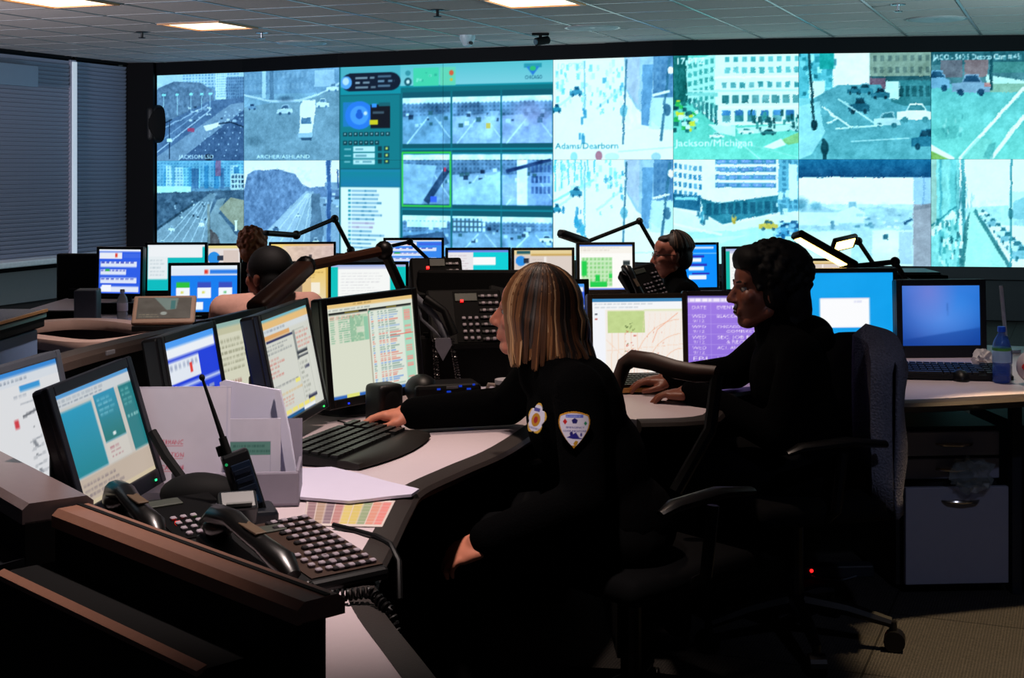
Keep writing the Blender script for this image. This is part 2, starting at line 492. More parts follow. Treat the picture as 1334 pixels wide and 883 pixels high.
# ---- left wall with its blinds
def lw(t, off=0.0, z=0.0):
    p = LW0 + LWD * t + Vector((LWD.y, -LWD.x, 0)) * off
    return Vector((p.x, p.y, z))
lwang = math.atan2(LWD.y, LWD.x)
WALLGREY = mat('grey_wall', (0.62, 0.58, 0.58), 0.8, var=0.05)
wl = struct(MB().box((0, 0, 0), (13, 0.12, 2.9)).build('wall_left', WALLGREY, loc=lw(-3.6, -0.14, 1.45), rot=(0, 0, lwang)))
SLAT = mat('blind_slat', (0.60, 0.59, 0.66), 0.5, var=0.05)
struct(MB().box((0, 0, 0), (5.6, 0.01, 2.2)).build('blind_backing', mat('gap_shade', (0.03, 0.035, 0.05), 0.3), loc=lw(-0.65, -0.07, 1.6), rot=(0, 0, lwang)))  # dark sheet added behind the slats as the shade in their gaps
def blind(t0, t1, label):
    z0, z1, pitch = 0.50, 2.70, 0.046
    rt = thing('window_blind', label, 'blind', lw((t0 + t1) / 2, 0.0, z0), lwang, 'closed blinds on the left wall')
    L = t1 - t0
    me = MB().box((0, 0, 0), (L, 0.004, 0.048), (R(30), 0, 0)).mesh('slat', SLAT)
    for k in range(int((z1 - z0) / pitch)):
        put('slat', me, rt, (0, 0, 0.02 + k * pitch))
    MB().box((0, 0, z1 - z0 - 0.0), (L, 0.05, 0.04), bevel=0.006).build('head_rail', DARKCOL, rt)
    MB().box((0, 0, -0.02), (L, 0.03, 0.025), bevel=0.006).build('bottom_rail', SLAT, rt)
    return rt
blind(-3.2, 1.155, 'wide closed grey slatted blind left of the bright window gap')
blind(1.235, 2.2, 'narrow closed slatted blind between the bright gap and the dark corner')
wn = struct(MB().box((0, 0, 0), (0.075, 0.012, 2.16)).build('window_1', mat('daylight_gap', (0.7, 0.75, 0.8), 0.5, emit=(0.72, 0.76, 0.80), strength=0.75), loc=lw(1.195, 0.035, 1.57), rot=(0, 0, lwang)))
MB().box((0, 0.03, 0), (0.10, 0.03, 2.2)).build('mullion', SLAT, wn)
struct(MB().box((0, 0, 0), (5.6, 0.34, 0.06), bevel=0.012).build('trim_1', mat('white_sill', (0.92, 0.92, 0.92), 0.35), loc=lw(-0.55, 0.14, 0.455), rot=(0, 0, lwang)))
struct(MB().box((0, 0, 0), (5.6, 0.06, 0.07), bevel=0.004).build('trim_2', DARKCOL, loc=lw(-0.55, 0.03, 0.39), rot=(0, 0, lwang)))
tag(MB().box((0, 0, 0), (1.0, 0.05, 0.23), bevel=0.008).build('reflection_board', mat('pale_reflection', (0.55, 0.60, 0.68), 0.35, var=0.06, scale=4), loc=lw(-0.02, 0.09, 2.44), rot=(0, 0, lwang)),
    'pale blank board standing in for a window reflection, high before the wide blind at left', 'panel')  # board added in place of a pale reflection in the window
# wall loudspeaker in the corner
sp = thing('wall_speaker', 'black wall loudspeaker mounted in the dark corner beside the video wall', 'speaker', lw(2.42, 0.32, 1.98), R(20))
MB().box((0, 0, 0), (0.34, 0.26, 0.46), bevel=0.07, seg=4).build('cabinet', mat('speaker_black', (0.03, 0.03, 0.035), 0.5), sp, smooth=True)
MB().ell((0, -0.12, 0), (0.14, 0.03, 0.2)).build('grille', BLACKM, sp, smooth=True)
MB().cyl((0, 0.1, 0), (-0.05, 0.36, 0.02), 0.03).build('bracket', BLACKM, sp)

struct(MB().box((0, 0, 0), (11, 0.12, 2.9)).build('wall_right', WALLDARK, loc=(6.35, 7.9, 1.45), rot=(0, 0, math.atan2(0.93, 0.3665))))

# ---- suspended ceiling
PITCH = 0.66
def tile_mat():
    m = mat('ceiling_tile', (0.84, 0.79, 0.77), 0.9, var=0.10, scale=60, spec=0.1, bump=0.15)
    return m
TILE = tile_mat()
TBAR = mat('ceiling_tbar', (0.62, 0.62, 0.62), 0.25, var=0.03, spec=0.6)
ORG = Vector((-2.67, 12.48, 0))
def cell(i, j): return ORG + E1 * (i * PITCH) + E2 * (j * PITCH)
ce = struct(MB().box((0, 7, CEIL_Z + 0.08), (24, 26, 0.1)).build('ceiling', mat('ceiling_slab', (0.5, 0.47, 0.45), 0.9)))
LIGHTS = {(0, 0): 'bright square ceiling light panel above the left screens', (-1, 5): 'bright square ceiling light panel cut by the top edge at centre', (-3, 0): 'bright square ceiling light panel cut by the top left corner'}
MORE_LIGHTS = [(-8, 1), (-8, 7), (-13, -1), (-13, 6)]
tile_me = MB().box((0, 0, 0), (PITCH - 0.02, PITCH - 0.02, 0.02), bevel=0.004, seg=1).mesh('ceiling_tile', TILE)
ang = math.atan2(E2.y, E2.x)
from_out = []
def inside_room(c): 
    if (c - lw(0)).dot(Vector((LWD.y, -LWD.x, 0))) < -0.1: return False
    for k in range(len(back_path) - 1):
        x0, y0 = back_path[k]; x1, y1 = back_path[k + 1]
        if x0 <= c.x <= x1: return c.y < y0 + (y1 - y0) * (c.x - x0) / (x1 - x0) + 0.35
    return c.x > back_path[0][0] or c.y < 17.2
rest = MB(); nr = 0
imin, jmin, imax, jmax = 99, 99, -99, -99
for i in range(-20, 12):
    for j in range(-12, 22):
        c = cell(i, j)
        if not (-9 < c.x < 9 and -1 < c.y < 18.2) or not inside_room(c): continue
        if (i, j) in LIGHTS or (i, j) in MORE_LIGHTS: continue
        imin, imax, jmin, jmax = min(imin, i), max(imax, i), min(jmin, j), max(jmax, j)
        px = CX + F_PX * c.x / max(c.y, 0.1)
        if c.y > 10.2 and -120 < px < 1450:
            put('ceiling_tile', tile_me, ce, (c.x, c.y, CEIL_Z), (0, 0, ang))
        else:
            rest.box((c.x, c.y, CEIL_Z), (PITCH - 0.02, PITCH - 0.02, 0.02), (0, 0, ang)); nr += 1
ro = rest.build('ceiling_tile_field', TILE, ce); ro['kind'] = 'stuff'
for i in range(imin, imax + 2):
    a = cell(i - 0.5, jmin - 0.5); b = cell(i - 0.5, jmax + 0.5); mid = (a + b) / 2
    MB().box((0, 0, 0), ((b - a).length, 0.022, 0.012)).build('grid_bar', TBAR, ce, loc=(mid.x, mid.y, CEIL_Z - 0.007), rot=(0, 0, ang))
for j in range(jmin, jmax + 2):
    a = cell(imin - 0.5, j - 0.5); b = cell(imax + 0.5, j - 0.5); mid = (a + b) / 2
    MB().box((0, 0, 0), ((b - a).length, 0.022, 0.012)).build('grid_bar', TBAR, ce, loc=(mid.x, mid.y, CEIL_Z - 0.008), rot=(0, 0, ang + math.pi / 2))
LAMPW = mat('lamp_diffuser', (0.9, 0.85, 0.75), 0.5, emit=(1.0, 0.90, 0.74), strength=3.2)
LFRAME = mat('lamp_frame', (0.72, 0.52, 0.36), 0.45)
def ceiling_light(i, j, label):
    c = cell(i, j)
    rt = thing('ceiling_light', label, 'ceiling light', (c.x, c.y, CEIL_Z - 0.012), ang, 'square ceiling light panels')
    s = PITCH - 0.03
    MB().box((0, 0, 0.004), (s - 0.06, s - 0.06, 0.008)).build('diffuser', LAMPW, rt)
    fr = MB()
    for k in (-1, 1):
        fr.box((k * (s / 2 - 0.016), 0, 0), (0.032, s, 0.024)); fr.box((0, k * (s / 2 - 0.016), 0), (s - 0.064, 0.032, 0.024))
    fr.build('frame', LFRAME, rt)
for (i, j), lab in LIGHTS.items(): ceiling_light(i, j, lab)
for k, (x, y) in enumerate([(P(393, 54, 14.2).x, 14.2), (0.717, 12.64), (3.56, 11.9)]):
    rt = thing('ceiling_speaker', ['round white ceiling loudspeaker nearest the left light panel', 'round white ceiling loudspeaker in the middle of the ceiling', 'round teal-lit ceiling loudspeaker above the right screens'][k], 'ceiling speaker', (x, y, CEIL_Z - 0.014), 0, 'round ceiling loudspeakers')
    MB().lathe([(0.0, 0.0), (0.16, -0.012), (0.21, -0.010), (0.235, 0.0), (0.235, 0.01), (0, 0.01)], n=28).build('grille', mat('speaker_grille', (0.72, 0.75, 0.76), 0.6), rt, smooth=True)
    MB().lathe([(0.235, -0.002), (0.25, -0.004), (0.25, 0.01), (0.235, 0.01)], n=28).build('rim', TBAR, rt, smooth=True)
for k, (px, py) in enumerate([(185, 40), (341, 41), (570, 11), (1170, 4)]):
    Y = F_PX * (CEIL_Z - EYE) / (HORIZON - py); q = P(px, py, Y)
    rt = thing('sprinkler_head', ['dark sprinkler head beside the left ceiling light', 'small sprinkler head right of the left ceiling light', 'dark sprinkler head left of the centre ceiling light', 'pale sprinkler head in the ceiling above the right screens'][k], 'sprinkler', (q.x, q.y, CEIL_Z - 0.012), 0, 'sprinkler heads')
    sm = mat('sprinkler_dark', (0.08, 0.08, 0.1), 0.4) if k in (0, 2) else mat('sprinkler_chrome', (0.7, 0.72, 0.75), 0.25, 0.9)
    MB().lathe([(0.0, -0.006), (0.055, -0.004), (0.06, 0.005), (0, 0.006)], n=16).build('escutcheon', sm, rt)
    MB().cyl((0, 0, 0), (0, 0, -0.05), 0.012).cyl((0, 0, -0.05), (0, 0, -0.056), 0.035, 0.03).build('deflector', sm, rt)
# two ceiling cameras in front of the header
q = P(609, 60, 13.4)
rt = thing('security_camera', 'white dome security camera under the header at centre', 'camera', (q.x, q.y, CEIL_Z - 0.01))
MB().lathe([(0.0, 0.0), (0.075, 0.0), (0.075, -0.03), (0.055, -0.07), (0.04, -0.10), (0.0, -0.115)], n=20).build('dome', mat('camera_white', (0.72, 0.8, 0.84), 0.4), rt, smooth=True)
MB().cyl((0.03, -0.045, -0.075), (0.04, -0.066, -0.08), 0.016).build('lens', BLACK, rt)
q = P(704, 62, 13.2)
rt = thing('security_camera', 'black bullet security camera on a bracket under the header', 'camera', (q.x, q.y, CEIL_Z - 0.01))
MB().box((0, 0, -0.01), (0.16, 0.08, 0.02), bevel=0.004).cyl((0, 0, 0), (0, 0, -0.05), 0.015).build('bracket', BLACKM, rt)
MB().cyl((0.07, 0.03, -0.06), (-0.04, -0.05, -0.085), 0.038, n=16).build('camera_body', BLACKM, rt, smooth=True)
MB().cyl((-0.04, -0.05, -0.085), (-0.05, -0.057, -0.088), 0.026, n=16).build('lens_ring', mat('lens_rim', (0.35, 0.45, 0.5), 0.3), rt)

for k, (x, y, z, rz) in enumerate(((-6.62, 8.1, 1.86, lwang), (5.66, 7.95, 1.66, lwang))):  # housings made up for the added uplights, out of view
    rt = thing('added_uplight', ['white housing of the added uplight at the left wall', 'white housing of the added uplight at the right wall'][k], 'lamp', (x, y, z), rz)
    MB().box((0, 0, -0.06), (0.3, 0.12, 0.10), bevel=0.02).build('housing', TBAR, rt)
# ------------------------------------------------------------------ the video wall
TW, TH = 168, 140
def tile(bg, seed): return Cv(TW, TH, bg, 2, seed)
def windows(c, u0, v0, u1, v1, nu, nv, col, gap=0.35, al=1.0, skew=0.0):
    du, dv = (u1 - u0) / nu, (v1 - v0) / nv
    for i in range(nu):
        for j in range(nv):
            a = u0 + i * du; b = v0 + j * dv + skew * (i / nu)
            c.rect(a + du * gap / 2, b + dv * gap / 2, a + du * (1 - gap / 2), b + dv * (1 - gap / 2), col, al * c.rng.uniform(0.6, 1))
def bare_trees(c, n, u0, u1, v0, v1, col, al=0.5):
    for i in range(n):
        u = c.rng.uniform(u0, u1); h_ = c.rng.uniform(0.6, 1) * (v1 - v0)
        for k in range(5):
            c.line([(u, v1), (u + c.rng.uniform(-.05, .05), v1 - h_ * c.rng.uniform(.5, 1))], 0.006, col, al)
def t00():
    c = tile('7f9bb4', 1)
    c.rect(0, 0, 1, .16, 'bcd3e2'); windows(c, .3, 0, .95, .18, 18, 5, '7fa3bd', .4)
    c.rect(.68, 0, .8, .3, 'd6e6ee'); windows(c, .69, 0, .8, .28, 5, 10, '86a8bf', .4); c.rect(.80, .05, 1, .35, '7590aa'); windows(c, .8, .05, 1, .33, 8, 8, '566f8c')
    c.poly([(0, .16), (.2, .08), (.5, .1), (.66, .2), (.66, .36), (.3, .5), (0, .58)], '6c7f94'); c.noise(20, 12, .10, 0, .1, .66, .56)
    c.poly([(0, .6), (.6, .32), (1, .28), (1, 1), (0, 1)], '5d7390')
    c.poly([(.0, .95), (.85, .36), (1, .34), (1, .42), (.25, 1), (0, 1)], '8d9fb0', .8)
    c.poly([(.25, 1), (1, .42), (1, 1)], '4c617f')
    for k in range(5):
        a = .33 + k * .14
        for t in np.linspace(0, 1, 9): c.rect(a + (.95 - a * .75) * 0 + t * (.78 + .05 * k - a), 1 - t * .52, a + t * (.78 + .05 * k - a) + .012, 1.015 - t * .52, 'c9dbe8', .8)
    c.line([(0, .9), (.62, .42)], .01, 'd3e0e8', .8); c.line([(0, .8), (.55, .4)], .006, 'b8cad8', .7); c.line([(0, .66), (.6, .36)], .012, 'aebfd0', .8)
    for u in (.08, .24, .4, .52, .62):
        c.line([(u, .52 - u * .2), (u, .24)], .006, 'b3d4df'); c.rect(u - .02, .22, u + .02, .245, '9fe0e0')
    c.line([(.15, .98), (.15, .52)], .012, '24384e'); c.line([(0, .6), (.18, .52)], .012, '24384e'); c.rect(.12, .74, .18, .78, 'd8f6f6')
    c.poly([(.54, .6), (.72, .56), (.74, .6), (.58, .66)], 'f2f6f8'); c.line([(.72, .58), (.85, .56), (1, .62)], .014, '26384c')
    c.rect(.36, .62, .44, .66, 'b04a66'); c.specks(26, .35, .38, .98, .56, .016, .012, ['dfe9ef', '33475d', '8fa5b6', 'c2d4df'])
    c.ell(.6, .96, .05, .04, '1b2a3c'); c.text('JACKSON/LSD', .26, .975, .045, 'f2ffff', wid=.4)
    return c
def t10():
    c = tile('8aa5b4', 2); c.grad(0, 0, 1, 1, '8fb0c2', '85a0ac')
    c.rect(0, 0, 1, .26, '7d9bb1'); windows(c, 0, 0, .7, .24, 14, 2, '9db6c6', .5, .5); c.rect(.2, 0, .24, .3, 'c2d8e2'); c.rect(.28, 0, .32, .32, '6a869c'); c.rect(.75, .02, .95, .2, 'a8c0cf')
    c.line([(.0, .26), (.3, .34), (.6, .34), (.85, .26), (1, .17)], .02, 'd5e2e8', .8)
    c.poly([(0, .4), (.3, .36), (.62, .36), (1, .2), (1, 1), (0, 1)], '809aa6')
    c.noise(5, 5, .05)
    c.ell(.45, .32, .08, .03, '4a6378', .6, .5)
    c.car(.44, .48, .17, .09, 'cfdde6', '44607a'); c.car(.09, .42, .09, .06, '7794ac', '2b4560'); c.car(.83, .42, .13, .09, 'eaf2f6', '6787a0'); c.car(.93, .25, .12, .08, 'dfe9ee', '5c7b94')
    c.poly([(.60, .40), (.63, .34), (.76, .34), (.75, .5), (.72, .72), (.59, .72)], 'f4f8fa'); c.rect(.61, .53, .71, .6, '5f7f98'); c.rect(.585, .70, .73, .745, 'a8c2d2'); c.poly([(.6, .75), (.73, .75), (.72, .78), (.62, .78)], '3f5c72')
    c.ell(.1, .78, .1, .05, '5c7784', .7, .6)
    c.text('ARCHER/ASHLAND', .14, .975, .04, 'eaffff', wid=.56)
    return c
def t01():
    c = tile('6f93aa', 3)
    c.rect(0, 0, 1, .3, '78b0c6'); 
    for k in range(14):
        u = c.rng.uniform(0, .95); w = c.rng.uniform(.04, .11); c.rect(u, c.rng.uniform(0, .12), u + w, .32, ['5aa4c4', '3f86ad', '8fd0de', 'c9e4ea', '4b6f92'][k % 5], .85)
    windows(c, 0, .02, 1, .3, 26, 8, '2f6a94', .45, .5); c.rect(.68, 0, .74, .18, '8d6f8c'); c.rect(.85, .15, 1, .34, 'c3d8de'); windows(c, .86, .16, 1, .32, 4, 3, '2a4258')
    c.rect(0, .30, .4, .37, 'c4f0f4'); c.poly([(0, .38), (1, .33), (1, 1), (0, 1)], '52687a'); c.noise(16, 10, .10, 0, .33, 1, .75)
    c.poly([(0, 1), (0, .82), (.45, .50), (.62, .38), (.70, .38), (.62, .55), (.58, 1)], '7e929e', 1, '95a6ae')
    for k in range(5): c.line([(.02 + .12 * k, 1), (.5 + .035 * k, .47)], .008, 'd4e2e6', .75)
    c.line([(0, .8), (.42, .5)], .02, '2f4450', .8); c.line([(.61, 1), (.60, .5)], .03, '8d8e84', .8); c.poly([(.63, 1), (.62, .62), (.7, .45), (.8, .42), (.72, .6), (1, .95), (1, 1)], '8c9ba0')
    c.poly([(.72, .55), (.85, .42), (1, .45), (1, .85), (.78, .62)], 'a79f86'); c.poly([(.62, .78), (.7, .85), (.75, 1), (.62, 1)], '665a58'); c.rect(.9, .68, .93, .8, 'f4f8f4')
    c.car(.52, .76, .07, .08, 'f2f8fa', '9fb7c4'); c.car(.17, .82, .08, .06, 'dbe8ee', '7a92a0'); c.car(.06, .99, .1, .06, 'e8f2f4', '7a92a0'); c.specks(20, .2, .45, .6, .7, .012, .012, ['e9f2f4', '2d4150', 'b9cbd2'])
    c.noise(20, 18, .05)
    return c
def t11():
    c = tile('a9bfd0', 4); c.rect(0, 0, 1, .32, 'fafcfe')
    c.poly([(0, .35), (.04, .16), (.12, .11), (.35, .10), (.55, .15), (.62, .26), (.7, .30), (1, .27), (1, .4), (.68, .4), (.4, .8), (0, 1)], '7388a6'); c.noise(22, 18, .13, 0, .08, .72, .9)
    c.poly([(.05, 1), (.66, .34), (.74, .34), (.85, 1)], 'a4b6c2'); c.poly([(.05, 1), (.2, .84), (.6, .44), (.66, .36), (.7, .36), (.45, 1)], 'b4c3ce')
    for k in range(4): c.line([(.2 + .14 * k, 1), (.68 + .012 * k, .36)], .008, 'dde6ec', .8)
    c.poly([(.70, .98), (.72, .36), (.80, .36), (.84, .8), (.8, 1)], '6c8193'); c.poly([(.8, .4), (1, .5), (1, 1), (.86, 1)], '93a7b8'); c.rect(.85, .24, 1, .32, '8ea3b6'); c.specks(8, .85, .3, 1, .5, .02, .015, ['e6eef4', '44586e'])
    c.rect(.865, 0, .915, 1, '4d6a94'); c.rect(.865, 0, .875, 1, '7c96b8'); c.rect(.975, .1, .99, .3, '4d6a94')
    c.car(.35, .78, .07, .05, '55708c', '33485e'); c.car(.76, .92, .08, .08, 'e8f0f4', '4d6474'); c.car(.58, .62, .05, .04, 'dfe8ee', '5d7488')
    return c
def gui():
    c = Cv(TW * 2, TH * 2, '107f8c', 2, 5); T = 'f2ffff'
    c.grad(0, 0, 1, 1, '0a8088', '12708a')
    c.rect(0, 0, 1, .15, '4fb3bd'); c.grad(.3, 0, 1, .12, '5fc4c8', '8ad2d8'); c.rect(0, .11, 1, .15, '0d93a0'); c.rect(.3, .12, 1, .155, '077078')
    c.ell(.06, .085, .05, .048, '0d2038'); c.rect(.05, .035, .25, .132, '0d1a2c'); c.ell(.25, .084, .05, .048, '0d1a2c'); c.ell(.035, .085, .028, .034, '5aa8ee'); c.ell(.033, .078, .016, .02, 'c4e6ff')
    c.lines(.08, .05, .18, .125, 3, 'd6eef8', .8); c.lines(.19, .045, .27, .12, 3, 'a8d4f0', .9); c.ell(.335, .09, .018, .022, '1c5f6a'); c.ell(.335, .09, .008, .01, 'e0fafa'); c.ell(.335, .045, .013, .014, '3a97a0')
    c.rect(.36, .02, .48, .115, '48d8a8'); c.specks(8, .37, .03, .47, .1, .006, .006, ['2fb090', '8ff0d0']); c.rect(.485, .02, .56, .115, '6ad8b0'); c.ell(.54, .05, .011, .014, 'e8603a'); c.ell(.54, .085, .007, .008, 'd6c040')
    c.rect(.87, .015, .95, .035, '2a9aa8'); c.poly([(.88, .03), (.94, .03), (.91, .075)], '2a7ed0'); c.ell(.91, .04, .014, .012, '30c070'); c.text('CHICAGO', .875, .093, .018, '0c4a66', wid=.075)
    c.rect(0, .15, .3, .55, '0f7d86'); c.frame(0, .15, .3, .55, '0b5f6a', .004)
    c.ell(.10, .26, .07, .075, '2a7fe8'); c.rect(.02, .19, .10, .32, '2a7fe8', .6); c.ell(.10, .26, .045, .05, '4aa0ff'); c.ell(.10, .26, .018, .02, '1c62cc'); c.ell(.13, .25, .009, .01, 'd8ecff'); c.ell(.10, .24, .012, .012, '1c62cc')
    c.rect(.155, .205, .25, .33, '10141c'); c.rect(.15, .285, .19, .31, 'e6d21c'); c.rect(.16, .2, .185, .22, '3a9aff'); c.rect(.195, .195, .25, .215, '17616a'); c.lines(.165, .235, .22, .26, 1, '7fa0b0')
    for r_, v in enumerate((.35, .395)):
        for k in range(9 if r_ == 0 else 7): c.rect(.02 + k * .026, v, .04 + k * .026, v + .022, '0a3f48'); c.rect(.026 + k * .026, v + .006, .033 + k * .026, v + .013, 'b8e8ea')
    for k in range(3):
        v = .425 + k * .035; c.rect(.07, v, .175, v + .028, 'c6f2f4'); c.lines(.08, v + .004, .16, v + .026, 1, '3a7f90', .6); c.rect(.19, v, .21, v + .025, '0a3f48'); c.rect(.22, v, .245, v + .025, '0a3f48'); c.rect(.228, v + .006, .238, v + .018, 'd8e86a'); c.lines(.025, v + .006, .06, v + .024, 1, 'a8dee2')
    c.rect(0, .55, .3, .64, '1887a4'); c.grad(0, .565, .3, .64, '128898', '1a7fa6')
    c.rect(0, .645, .3, 1, 'eefcff'); c.rect(.292, .645, .3, 1, '9fd8dc')
    for k in range(17):
        v = .658 + k * .0215; col = '1c76a0' if k not in (8, 9) else 'a088b0'
        c.rect(.045, v, .058, v + .011, '1a98a8' if k not in (8, 9) else 'b0c8d8'); c.rect(.062, v + .001, .062 + c.rng.uniform(.09, .17), v + .011, col, .75); c.lines(.062, v - .002, .25, v + .014, 1, 'eefcff', .9, .8, .45)
    # nine small camera pictures
    c.rect(.305, .155, 1, 1, '0d6f7c')
    for r_, (v0, v1) in enumerate(((.175, .415), (.47, .73), (.79, 1.0))):
        for k, (u0, u1) in enumerate(((.310, .535), (.545, .765), (.772, .995))):
            c.rect(u0, v0 - .03, u1, v1 + .02, '0a5866'); b = ['6f9aac', '92a9bc', '9aa4c4', '7d9cb0', '9fb8cc', '8aa6cc', '6d9ab6', '86a6b4', '7fa4b8'][r_ * 3 + k]
            vm = v0 + (v1 - v0) * .42; c.rect(u0, v0, u1, v1, b); c.rect(u0, v0, u1, v0 + .035, 'd8ecf0'); c.rect(u0, v0 + .03, u1, vm, '5c7f9a', .8); windows(c, u0, v0 + .02, u1, vm, 12, 4, '33566e', .5, .6)
            c.noise(8, 6, .10, u0, v0, u1, v1); c.poly([(u0, vm), (u1, vm - .02), (u1, v1), (u0, v1)], b, .75)
            c.line([(u0 + .02, v1), (u0 + .12, vm)], .006, 'd0e0e8', .7); c.line([(u1, v1 - .03), (u0 + .15, vm)], .005, 'd0e0e8', .6); c.specks(9, u0 + .01, vm - .03, u1 - .01, vm + .05, .010, .010, ['dfeaf0', '27425a', '1f5f70', 'b8ccd8'])
    c.poly([(.31, .52), (.47, .53), (.44, .66), (.40, .73), (.31, .73)], '8fb0bc'); c.line([(.52, .55), (.42, .72)], .03, '1f3f60', .8); c.rect(.44, .69, .47, .72, '3a6aff'); c.rect(.505, .54, .515, .56, 'd03a5a')
    c.poly([(.545, .66), (.765, .56), (.765, .73), (.545, .73)], '9fc0d4'); c.rect(.84, .5, .885, .73, 'e4ecf6'); c.rect(.772, .62, .84, .7, '8fa2d0'); windows(c, .9, .52, .99, .68, 5, 3, '3f5f96'); c.line([(.79, .56), (.99, .5)], .015, '2f4a78')
    c.poly([(.62, .38), (.72, .25), (.76, .25), (.72, .4)], '9fb4c4', .7); c.rect(.70, .31, .72, .34, 'd8d060'); c.ell(.9, .26, .07, .06, '9888a8', .7, .5)
    c.poly([(.31, .98), (.31, .90), (.5, .87), (.53, .93), (.4, 1)], '40607c'); c.rect(.33, .82, .52, .85, 'cfe4ec'); c.rect(.545, .80, .68, .87, '3f6a80'); windows(c, .545, .79, .7, .87, 8, 3, 'cfe4ec'); c.car(.97, .91, .06, .03, 'eef4f8', '33566e')
    for v in (.44, .46, .755): c.rect(.305, v, 1, v + .006, '0a93a2')
    c.frame(.305, .455, .538, .745, '3ad846', .007)
    c.rect(0, 0, .008, 1, '0a6a74'); c.rect(.297, .15, .303, 1, '0a6a74')
    return c
def t40(seed, top):
    c = tile('f4fdff', seed)
    c.specks(60, 0, .05 if top else .0, .6, .45 if top else .3, .012, .03, ['bfeef6', '8fd8ea', 'd8f6fa', '6fc4dc'], .7)
    if not top:
        for k in range(7): c.line([(.02 + .055 * k, 0), (.02 + .055 * k, .32 - .03 * k)], .012, '52bcd4', .8)
        c.line([(0, .42), (.35, .2)], .02, 'a8e6f0')
    c.line([(.03, .48), (.3, .25)], .02, 'bfe6f0', .8); c.car(.2, .36, .1, .09, '3a86a4', '205a78'); c.car(.03, .52, .08, .08, '2f8aa6', '1c5470'); c.line([(.37, .5), (.6, .28)], .02, 'c4dcea', .8)
    v1 = .62 if top else .60
    c.poly([(.60, 0), (1, 0), (1, v1 + .1), (.88, v1 + .06), (.7, .5), (.62, .33)], 'a8c4d8'); c.poly([(.62, .0), (.73, 0), (.72, .48), (.62, .3)], 'b8c2d8'); c.poly([(.75, .08), (.84, .08), (.82, .68), (.74, .66)], '6f9cc4'); c.poly([(.84, 0), (1, 0), (1, .42), (.84, .4)], '5f88ae'); c.noise(14, 8, .08, .6, 0, 1, .7); windows(c, .86, .02, 1, .4, 4, 5, '3f6c98', .5, .6)
    c.poly([(.82, .4), (1, .4), (1, .72), (.8, .7)], 'cfe8f2', .8)
    for (a, b, v, w) in ((.27, .27, .55 if top else .75, .012), (.62, .59, .85, .016), (.97, .90, .82, .022)): c.line([(a, .02), (b, v)], w, '3c6f8a' if w > .012 else '7ab0c4', .85)
    c.ell(.98, .14, .025, .035, 'ffffff'); c.line([(.83, .38), (.97, .34)], .02, 'eafcff'); c.ell(.60, .52, .03, .06, '4f9ab2', .7); c.ell(.95, .52, .03, .06, '2f5f7c', .8)
    c.specks(14, .4, .1, .6, .6, .01, .025, ['4fa2be', '8fd0e0']); c.specks(6, .2, .5, .28, .8, .012, .04, ['3f90b4'])
    c.line([(.55, .92), (1, .88)], .012, 'd0e4ec')
    if top:
        c.text('10 PTZ', .03, .095, .06, 'dff6fc', wid=.22); c.text('10 PTZ', .025, .1, .06, '9ac6d8', .5, wid=.22); c.text('Adams/Dearborn', .02, .89, .06, '2f7f90', wid=.53)
        c.ell(.39, .96, .03, .05, 'c07f90'); c.ell(.18, .97, .03, .05, '8fc8e0', .8); c.ell(.86, .97, .04, .04, '9fc4d4', .8); c.ell(.5, .97, .06, .04, 'cfeaf2')
    else:
        c.ell(.09, .5, .012, .04, '3a88b0'); c.ell(.2, .62, .02, .06, '3a98bc'); c.ell(.25, .7, .02, .06, '58b0cc'); c.text('10 PTZ', .03, .09, .06, '8fd0e0', wid=.2); c.text('Adams', .02, .99, .05, '52b0c4', wid=.2)
    c.blur(1)
    return c
